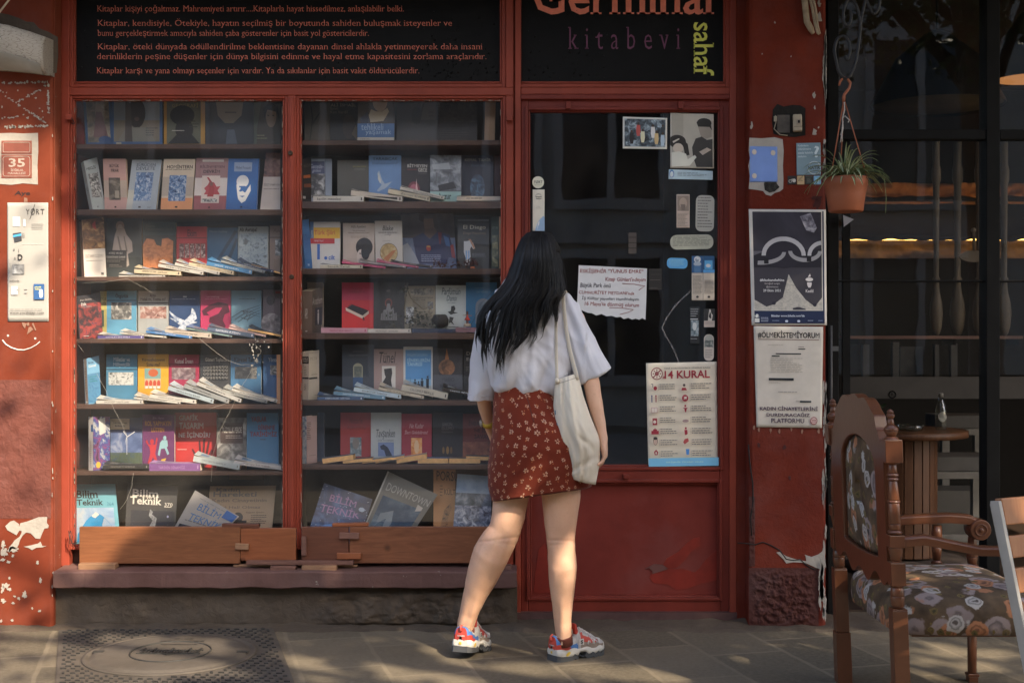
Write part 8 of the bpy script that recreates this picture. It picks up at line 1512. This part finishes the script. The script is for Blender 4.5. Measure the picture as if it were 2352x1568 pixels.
for _ in range(120):
    a = rnd.uniform(0,6.28); el = rnd.uniform(.35,1.35); L = rnd.uniform(.10,.20); rw = rnd.uniform(.0042,.0066); p = top + Vector((math.cos(a) * .03 * rnd.random(),math.sin(a) * .03 * rnd.random(),-.006)); d = Vector((math.cos(a) * math.cos(el),math.sin(a) * math.cos(el),math.sin(el))); d.x += .12
    rows = []
    for q in range(11):
        s = q / 10; w = d.cross(Vector((0,0,1))); w = (w.normalized() if w.length > .05 else Vector((1,0,0))) * rw * (1 - s ** 2.5) ** .7; up = w.cross(d).normalized() * rw * .35
        rows.append([p - w,p - w * .4 - up,p + w * .4 - up,p + w]); p = p + d * L / 10; d = (d + Vector((0,0,-.26 * (.4 + s)))).normalized()
    o = len(g.f); g.grid(rows)
    for fi in range(o,len(g.f)): g.m[fi] = 1 if (fi - o) % 3 == 1 else 0
g.tube([top + Vector((.08,-.02,.03)),top + Vector((.14,-.03,.02)),top + Vector((.15,-.03,-.08)),top + Vector((.148,-.03,-.14))],.0012,5,0)
g.tube([top + Vector((-.1,-.05,.0)),top + Vector((-.15,-.06,-.03)),top + Vector((-.165,-.06,-.07))],.0008,4,0)
g.build('foliage',[M('spider_leaf_green',(.17,.225,.10),.45,.25,30),M('spider_leaf_pale',(.46,.48,.31),.45,.2,30)],t)

# ---------------------------------------------------------------- carved armchair
CH = M('brown_enamel_paint',(.118,.043,.020),.28,.12,8,.12,60,spec=.5)
def m_floral():
    m,nt,b,ln = newmat('floral_tapestry')
    base = ramp(nt,noi(nt,16,5),[(.3,(.045,.028,.015)),(.7,(.15,.095,.05))])
    wv = nd(nt,'VectorMath',operation='MULTIPLY_ADD'); n3 = nd(nt,'TexNoise'); n3.inputs['Scale'].default_value = 34; n3.inputs['Detail'].default_value = 3; ln(geo(nt),n3.inputs[0]); ln(n3.outputs['Color'],wv.inputs[0]); wv.inputs[1].default_value = (.03,.03,.03); ln(geo(nt),wv.inputs[2])
    def flowers(scale,seed,rad,col,col2,c):
        mp = nd(nt,'Mapping'); mp.inputs['Location'].default_value = (seed,seed * 1.7,seed * .6); ln(wv.outputs[0],mp.inputs[0])
        v = nd(nt,'TexVoronoi'); v.inputs['Scale'].default_value = scale; ln(mp.outputs[0],v.inputs['Vector'])
        sel = ramp(nt,v.outputs['Color'],[(.36,0.0),(.40,1.0)])
        msk = ramp(nt,v.outputs[0],[(rad - .05,1.0),(rad,0.0)]); mu = nd(nt,'Math',operation='MULTIPLY'); ln(sel,mu.inputs[0]); ln(msk,mu.inputs[1])
        pet = ramp(nt,v.outputs[0],[(.08,col2),(.16,col),(rad * .6,tuple(x * .45 for x in col)),(rad * .7,col)])
        return mixc(nt,mu.outputs[0],c,pet)
    c = flowers(10,1.3,.48,(.30,.235,.22),(.05,.04,.04),base); c = flowers(12,7.7,.42,(.42,.18,.085),(.09,.04,.025),c); c = flowers(15,3.1,.42,(.46,.42,.38),(.10,.08,.07),c); c = flowers(24,5.2,.3,(.17,.12,.04),(.06,.05,.02),c)
    ln(c,b.inputs['Base Color']); b.inputs['Roughness'].default_value = .9; bump(nt,b,noi(nt,300,2),.3,.002); return m
FLO = m_floral()
ch = thing('carved_armchair',(1.35,-1.15,0),'carved brown armchair with turned posts and dark floral tapestry upholstery','chair')
yN,yF = -1.51,-.84
def post(mb,x0,x1,y,prof,sc_=.74):     # prof (z, radius m, square?)
    X = lambda z: x0 + (x1 - x0) * (1 - z / .97)
    prof = [(z,r * sc_,q) for z,r,q in prof]
    for (za,ra,sa),(zb,rb,sb) in zip(prof,prof[1:]):
        if sa: c_ = Vector((X((za + zb) / 2),y,(za + zb) / 2)); mb.obox(c_,Vector((ra,0,0)),Vector((0,ra,0)),Vector((X(zb) - X(za),0,zb - za)) * .5)
        else:
            n = 16; mb.rings([[Vector((X(z) + math.cos(2 * math.pi * k / n) * r,y + math.sin(2 * math.pi * k / n) * r,z)) for k in range(n)] for z,r in ((za,ra),(zb,rb))])
BACKP = [(0,.034,1),(.175,.030,1),(.39,.030,1),(.394,.018,0),(.40,.025,0),(.43,.028,0),(.455,.024,0),(.461,.029,1),(.528,.029,0),(.532,.020,0),(.572,.030,1),(.608,.022,0),(.615,.030,0),(.622,.022,0),(.64,.024,0),(.70,.023,0),(.703,.027,0),(.709,.023,0),(.765,.017,0),(.768,.024,0),(.776,.018,0),(.780,.024,0),(.788,.019,0),(.812,.016,0),(.8186,.034,1),(.885,.033,0),(.895,.018,0),(.91,.028,0),(.918,.028,0),(.928,.014,0),(.945,.011,0),(.955,.018,0),(.96,.012,0),(.966,.014,0),(.973,.004,0)]
for y in (yN,yF): g = MB(); post(g,1.102,1.14,y,BACKP); g.build('back_post',CH,ch,bevel=.002)
# back panel with arched opening
yc,n = (yN + yF) / 2,72
hw_ = abs(yN - yF) / 2 - .028
def loop(ztop,zbot,w,zs0,zs1,off=0.0):      # top edge far to near, near side down, bottom back, far side up
    o = [(yc + off + w * (1 - 2 * k / 47),ztop(2 * k / 47 - 1)) for k in range(48)]; o += [(yc + off - w,zs0 + (zs1 - zs0) * (k + 1) / 13) for k in range(12)]
    o += [(yc + off - w * (1 - 2 * k / 47),zbot(1 - 2 * k / 47)) for k in range(48)]; o += [(yc + off + w,zs1 + (zs0 - zs1) * (k + 1) / 13) for k in range(12)]; return o
crest = lambda t: .885 + .078 * max(0,1 - (abs(t) / .92) ** 2.6) + .012 * abs(math.cos(t * 7.5)) * (abs(t) < .62) + .03 * (abs(t) < .75) - .012 * (abs(t) > .86)
ro = loop(crest,lambda t: .470 + .018 * math.cos(t * 11) - .03 * (1 - abs(t)),hw_,.87,.49)
ri = loop(lambda t: .775 + .10 * math.sqrt(max(0,1 - t * t)),lambda t: .525 - .01 * (1 - t * t),.195,.775,.525,-.015)
XB = lambda z: 1.102 + .038 * (1 - z / .97)
mk = lambda r,dx: [Vector((XB(z) + dx,y,z)) for y,z in r]
g = MB(); g.rings([mk(ro,-.018),mk(ri,-.018),mk(ri,.018),mk(ro,.018),mk(ro,-.018)],0,False,False,True); g.build('back_panel',CH,ch,bevel=.004)
g = MB(); rr = []
for s in (1,.92,.75,.5,.2): rr.append([Vector((XB(z) - .004 - .014 * (1 - s * s),y,z)) for y,z in [(yc - .015 + (q[0] - yc + .015) * s,.70 + (q[1] - .70) * s) for q in ri]])
g.rings(rr + [[p + Vector((.02,0,0)) for p in rr[-1]]]); g.build('back_cushion',FLO,ch)
# seat cushion
def seat_ring(z,k,sx=1.0):
    o = []
    for q in range(64):
        a = 2 * math.pi * q / 64; c_,s_ = math.cos(a),math.sin(a); ex = math.copysign(abs(c_) ** .28,c_); ey = math.copysign(abs(s_) ** .28,s_)
        fx = (ex + 1) / 2; o.append(Vector((1.38 + ex * .245 * k,-1.16 + .02 * fx + ey * (.325 - .03 * (1 - fx)) * k,z)))
    return o
g = MB(); g.rings([seat_ring(.300,.96),seat_ring(.303,.99),seat_ring(.33,1.0),seat_ring(.365,1.0),seat_ring(.388,.97),seat_ring(.404,.90),seat_ring(.418,.75),seat_ring(.427,.5),seat_ring(.430,.2)]); g.build('seat',FLO,ch)
FR = [(0,.022,1),(.02,.026,1),(.03,.020,0),(.18,.022,0),(.29,.030,1),(.385,.022,0),(.395,.030,0),(.405,.020,0),(.43,.026,0),(.46,.022,0),(.50,.018,0),(.545,.022,0)]
for (x,y,h) in ((1.585,-.83,1.0),(1.60,-1.33,1.06)):
    g = MB(); post(g,x,x,y,[(z * h,r,s) for z,r,s in FR]); g.build('front_leg',CH,ch,bevel=.002)
g = MB(); post(g,1.46,1.46,-.84,[(.40,.02,0),(.41,.027,0),(.42,.018,0),(.48,.026,0),(.54,.022,0)]); g.build('arm_post',CH,ch)
def arm(y,pts):
    g = MB(); out = []
    for i,(x,z,w,h) in enumerate(pts): w *= .72; h *= .8; out.append([Vector((x,y - w,z - h)),Vector((x,y + w,z - h)),Vector((x,y + w,z + h * .5)),Vector((x,y + w * .5,z + h)),Vector((x,y - w * .5,z + h)),Vector((x,y - w,z + h * .5))])
    g.rings(out); x,z = pts[-1][0],pts[-1][1] - .018
    g.lathe(Vector((x,y - .034,z)),[(.034,0),(.036,.004),(.036,.064),(.034,.068)],22,ax=(0,1,0)); g.lathe(Vector((x,y - .036,z)),[(.022,0),(.022,-.003),(.017,-.003),(.017,.001)],18,ax=(0,1,0)); g.lathe(Vector((x,y - .036,z)),[(.008,.0),(.008,-.004),(.003,-.006)],12,ax=(0,1,0)); return g.build('armrest',CH,ch,bevel=.003)
arm(yF,[(1.13,.545,.026,.020),(1.25,.550,.026,.019),(1.38,.561,.028,.020),(1.50,.566,.03,.021),(1.57,.560,.032,.021),(1.60,.545,.033,.02)])
arm(yN,[(1.13,.588,.026,.020),(1.20,.594,.026,.019),(1.27,.580,.028,.018),(1.36,.562,.03,.017),(1.48,.560,.03,.017),(1.58,.572,.032,.019),(1.64,.566,.033,.02)])
g = MB()
g.box((1.20,-1.40,.285),(1.52,-.93,.305)); g.build('seat_base',CH,ch)
# ---------------------------------------------------------------- white metal chair with wooden slats, cut by the right edge
fc = thing('slat_chair',(1.55,-1.8,0),'white metal chair with orange wooden back slats at the right edge','chair')
WM = M('white_painted_steel',(.36,.35,.33),.4,.08,20); SLW = woodmat('orange_slat_wood',(.26,.10,.038),(.38,.17,.07),.45,(14,14,1.2),.1,False)
A0,A1 = Vector((1.247,-1.94,.759)),Vector((1.40,-1.94,0)); dv = Vector((.36,.20,0)); dn = dv.normalized(); nn_ = dn.cross((A1 - A0).normalized())
for o in (Vector((0,0,0)),dv):
    c_ = (A0 + A1) / 2 + o; g = MB(); g.obox(c_,dn * .006,nn_ * .0135,(A0 - A1) / 2); g.obox(c_ + nn_ * .02 + dn * .012,dn * .006,nn_ * .007,(A0 - A1) / 2 * .98); g.build('back_upright',WM,fc,bevel=.001)
for z0,z1 in ((.695,.765),(.61,.668),(.52,.585)):
    f = 1 - (z0 + z1) / 2 / .759; c_ = A0 + (A1 - A0) * f + dv / 2 - nn_ * .002; ax = (A0 - A1).normalized(); g = MB(); g.obox(c_ + dn * .004 + nn_ * .008,dv * .5 - dn * .012,nn_ * .011,ax * (z1 - z0) / 2); g.build('back_slat',SLW,fc,bevel=.003)
dirf = Vector((.78,-.30,0)).normalized() if False else Vector((-nn_.x,-nn_.y,0)).normalized()
if dirf.x < 0: dirf = -dirf
for k in range(5): c_ = Vector((1.35,-1.94,.45)) + dv / 2 + dirf * (.04 + .085 * k); g = MB(); g.obox(c_,dv * .52,dirf * .034,Vector((0,0,.009))); g.build('seat_slat',SLW,fc,bevel=.003)
for o in (Vector((0,0,0)),dv): a,b = Vector((1.31,-1.94,.44)) + o + dirf * .36,Vector((1.31,-1.94,0)) + o + dirf * .40; g = MB(); g.obox((a + b) / 2,dn * .006,dirf * .013,(a - b) / 2); g.build('front_leg',WM,fc,bevel=.001)
for o in (dn * .014,dv - dn * .014): a = Vector((1.33,-1.94,.432)) + o; g = MB(); g.obox(a + dirf * .19,dn * .006,dirf * .21,Vector((0,0,.008))); g.build('seat_rail',WM,fc)

# ---------------------------------------------------------------- across the street: house front and the street tree that throws the dappled shade
op = thing('opposite_house',(0,-12,0),'grey rendered house across the street seen mirrored in the door glass','building')
OW = m_stucco('grey_render',(.36,.33,.29),(.46,.42,.37),8,.2)
g = MB(); g.box((-13,-12.4,0),(13,-12,7.0)); g.build('wall',OW,op)
FRM = M('stone_window_frame',(.36,.33,.30),.8)
for cx in (-7.2,-4.9,-2.6,-.35,1.35,3.3,5.6,8):
    for z0,z1 in ((3.1,5.3),(.7,2.3)):
        g = MB(); w = .66
        for a,b in (((cx - w - .12,z0 - .14),(cx - w,z1 + .12)),((cx + w,z0 - .14),(cx + w + .12,z1 + .12)),((cx - w,z1),(cx + w,z1 + .12)),((cx - w,z0 - .14),(cx + w,z0)),((cx - .05,z0),(cx + .05,z1))): g.box((a[0],-12,a[1 - 0]),(b[0],-11.93,b[1]))
        fr = g.build('window_frame',FRM,op); g = MB(); g.box((cx - w,-12,z0),(cx + w,-11.985,z1)); g.build('window_pane',M('dark_pane',(.012,.013,.016),.15),fr)
g = MB(); g.box((-13,-12,2.5),(13,-11.9,2.75)); g.build('string_course',FRM,op)
rd = MB(); rd.add([(-40,-10.6,.004),(40,-10.6,.004),(40,-6.4,.004),(-40,-6.4,.004)],[(0,1,2,3)]); tag(rd.build('road',M('street_paving',(.24,.22,.19),.9,.25,6,.5,120),org=(0,-8.5,0)),kind='structure')
rnd = random.Random(23)
tr = thing('street_tree',(4.3,-6.0,0),'leafy street tree whose crown shades the shop front','tree')
BARK = M('tree_bark',(.10,.075,.055),.9,.3,12,.8,40)
cc0 = Vector((3.3,-4.9,5.7))
g = MB(); g.tube([(4.3,-6.0,-.05),(4.28,-5.95,.8),(4.2,-5.8,2.0),(4.0,-5.5,3.2),(3.8,-5.3,4.2)],[.20,.15,.135,.12,.09],12)
for _ in range(16):
    e = cc0 + Vector((rnd.uniform(-2.6,2),rnd.uniform(-1.6,1.4),rnd.uniform(-1.2,1.4))); s = Vector((4.05,-5.55,rnd.uniform(2.8,4.0))); g.tube([s,s + (e - s) * .4 + Vector((0,0,.25)),s + (e - s) * .75 + Vector((0,0,.15)),e],[.05,.035,.02,.006],6)
g.build('trunk',BARK,tr)
def hitpt(p):                    # where the shadow of p lands: shop front (y=0) or pavement
    t = (0 - p.y) / (-SUN.y); q = p - SUN * t
    if q.z < 0: t2 = p.z / SUN.z; return p - SUN * t2,1
    return q,0
SPOTS = [(Wd(1305,1285,4.60),.075),(Wd(1306,1405,4.66),.05),(Wd(1085,1405,4.70),.075),(Wd(1082,1440,4.68),.08),(Wd(1180,1160,4.6),.05)]
GS = []
for u,v,ru,rv in [(a_,b_,c_ * 1.3,d_ * 2.0) for a_,b_,c_,d_ in ((930,1540,60,14),(880,1515,40,7),(1010,1530,70,9),(1000,1496,25,5),(1060,1555,60,12),(1200,1545,60,14),(1330,1535,70,8),(1420,1545,80,10),(1480,1500,40,5),(1560,1498,45,5),(1600,1522,40,6),(1545,1555,60,6),(1740,1508,45,5),(1730,1545,60,7),(1850,1550,50,6),(1990,1520,40,4),(1950,1545,60,5),(2160,1485,30,6),(2200,1500,50,7),(2130,1520,40,6),(2260,1530,40,7),(2100,1550,60,6),(2290,1500,30,6),(700,1520,40,9),(760,1550,50,9),(640,1505,25,6),(1700,1480,26,3),(1820,1482,26,3),(300,1510,110,26),(420,1500,90,16),(260,1545,110,20),(480,1545,60,10))]: GS.append((u,v,ru,rv))
def litprob(p):
    q,gr = hitpt(p); d = D + q.y
    for P0,r,*pr_ in SPOTS:
        w = p - P0; s = w.dot(SUN)
        if s > 0 and (w - SUN * s).length < r: return pr_[0] if pr_ else .985
    if d < 1.5: return 0
    u,v = CX + q.x / d * F,CY + (H - q.z) / d * F
    if gr:
        if u < 150 and v > 1420: return .93 if noise.noise(Vector((u * .012,v * .05,0))) < .25 else .4
        for a,b_,ru,rv in GS:
            if ((u - a) / ru) ** 2 + ((v - b_) / rv) ** 2 < 1: return .995
        return .62 if v > 1600 else (.04 if u > 250 else .3)
    if u < 150: return .985 if v > 300 else .1
    if v < 455: return .85 if 640 < u < 690 and 355 < v < 400 else .03
    lim = 640 + 30 * math.sin(v * .02) if v < 880 else 640 - (v - 880) * .94
    if u < lim: return .988 if u < lim - 70 else .93
    if 650 < u < 690 and 655 < v < 720: return .9
    if u > 1720 and 380 < v < 760: return .10
    return .012
g = MB(); nl = 0
for _ in range(36000):
    if rnd.random() < .78:
        if rnd.random() < .74: tq = Vector((rnd.uniform(-2.15,4.0),0,rnd.uniform(.0,2.6)))
        else: tq = Vector((rnd.uniform(-2.3,2.6),rnd.uniform(-1.7,0),0))
        p = tq + SUN * (rnd.uniform(6.0,9.2) + tq.y * .4)
    else:
        w = Vector((rnd.gauss(0,1),rnd.gauss(0,1),rnd.gauss(0,1))).normalized() * rnd.random() ** .4; p = cc0 + Vector((w.x * 3.0,w.y * 2.0,w.z * 1.8))
    if p.z < 2.9 or rnd.random() < litprob(p): continue
    a = Vector((rnd.uniform(-1,1),rnd.uniform(-1,1),rnd.uniform(-.6,.6))).normalized(); b_ = a.cross(Vector((rnd.uniform(-1,1),rnd.uniform(-1,1),rnd.uniform(-1,1)))).normalized(); L = rnd.uniform(.04,.066); wd = L * .62; nrm = a.cross(b_) * L * .12
    g.add([p - a * L,p - a * L * .2 + b_ * wd + nrm,p + a * L,p - a * L * .2 - b_ * wd + nrm],[(0,1,2),(0,2,3)]); nl += 1
LEAF = M('tree_leaf',(.055,.085,.025),.6,.35,3)
g.build('crown',LEAF,tr)
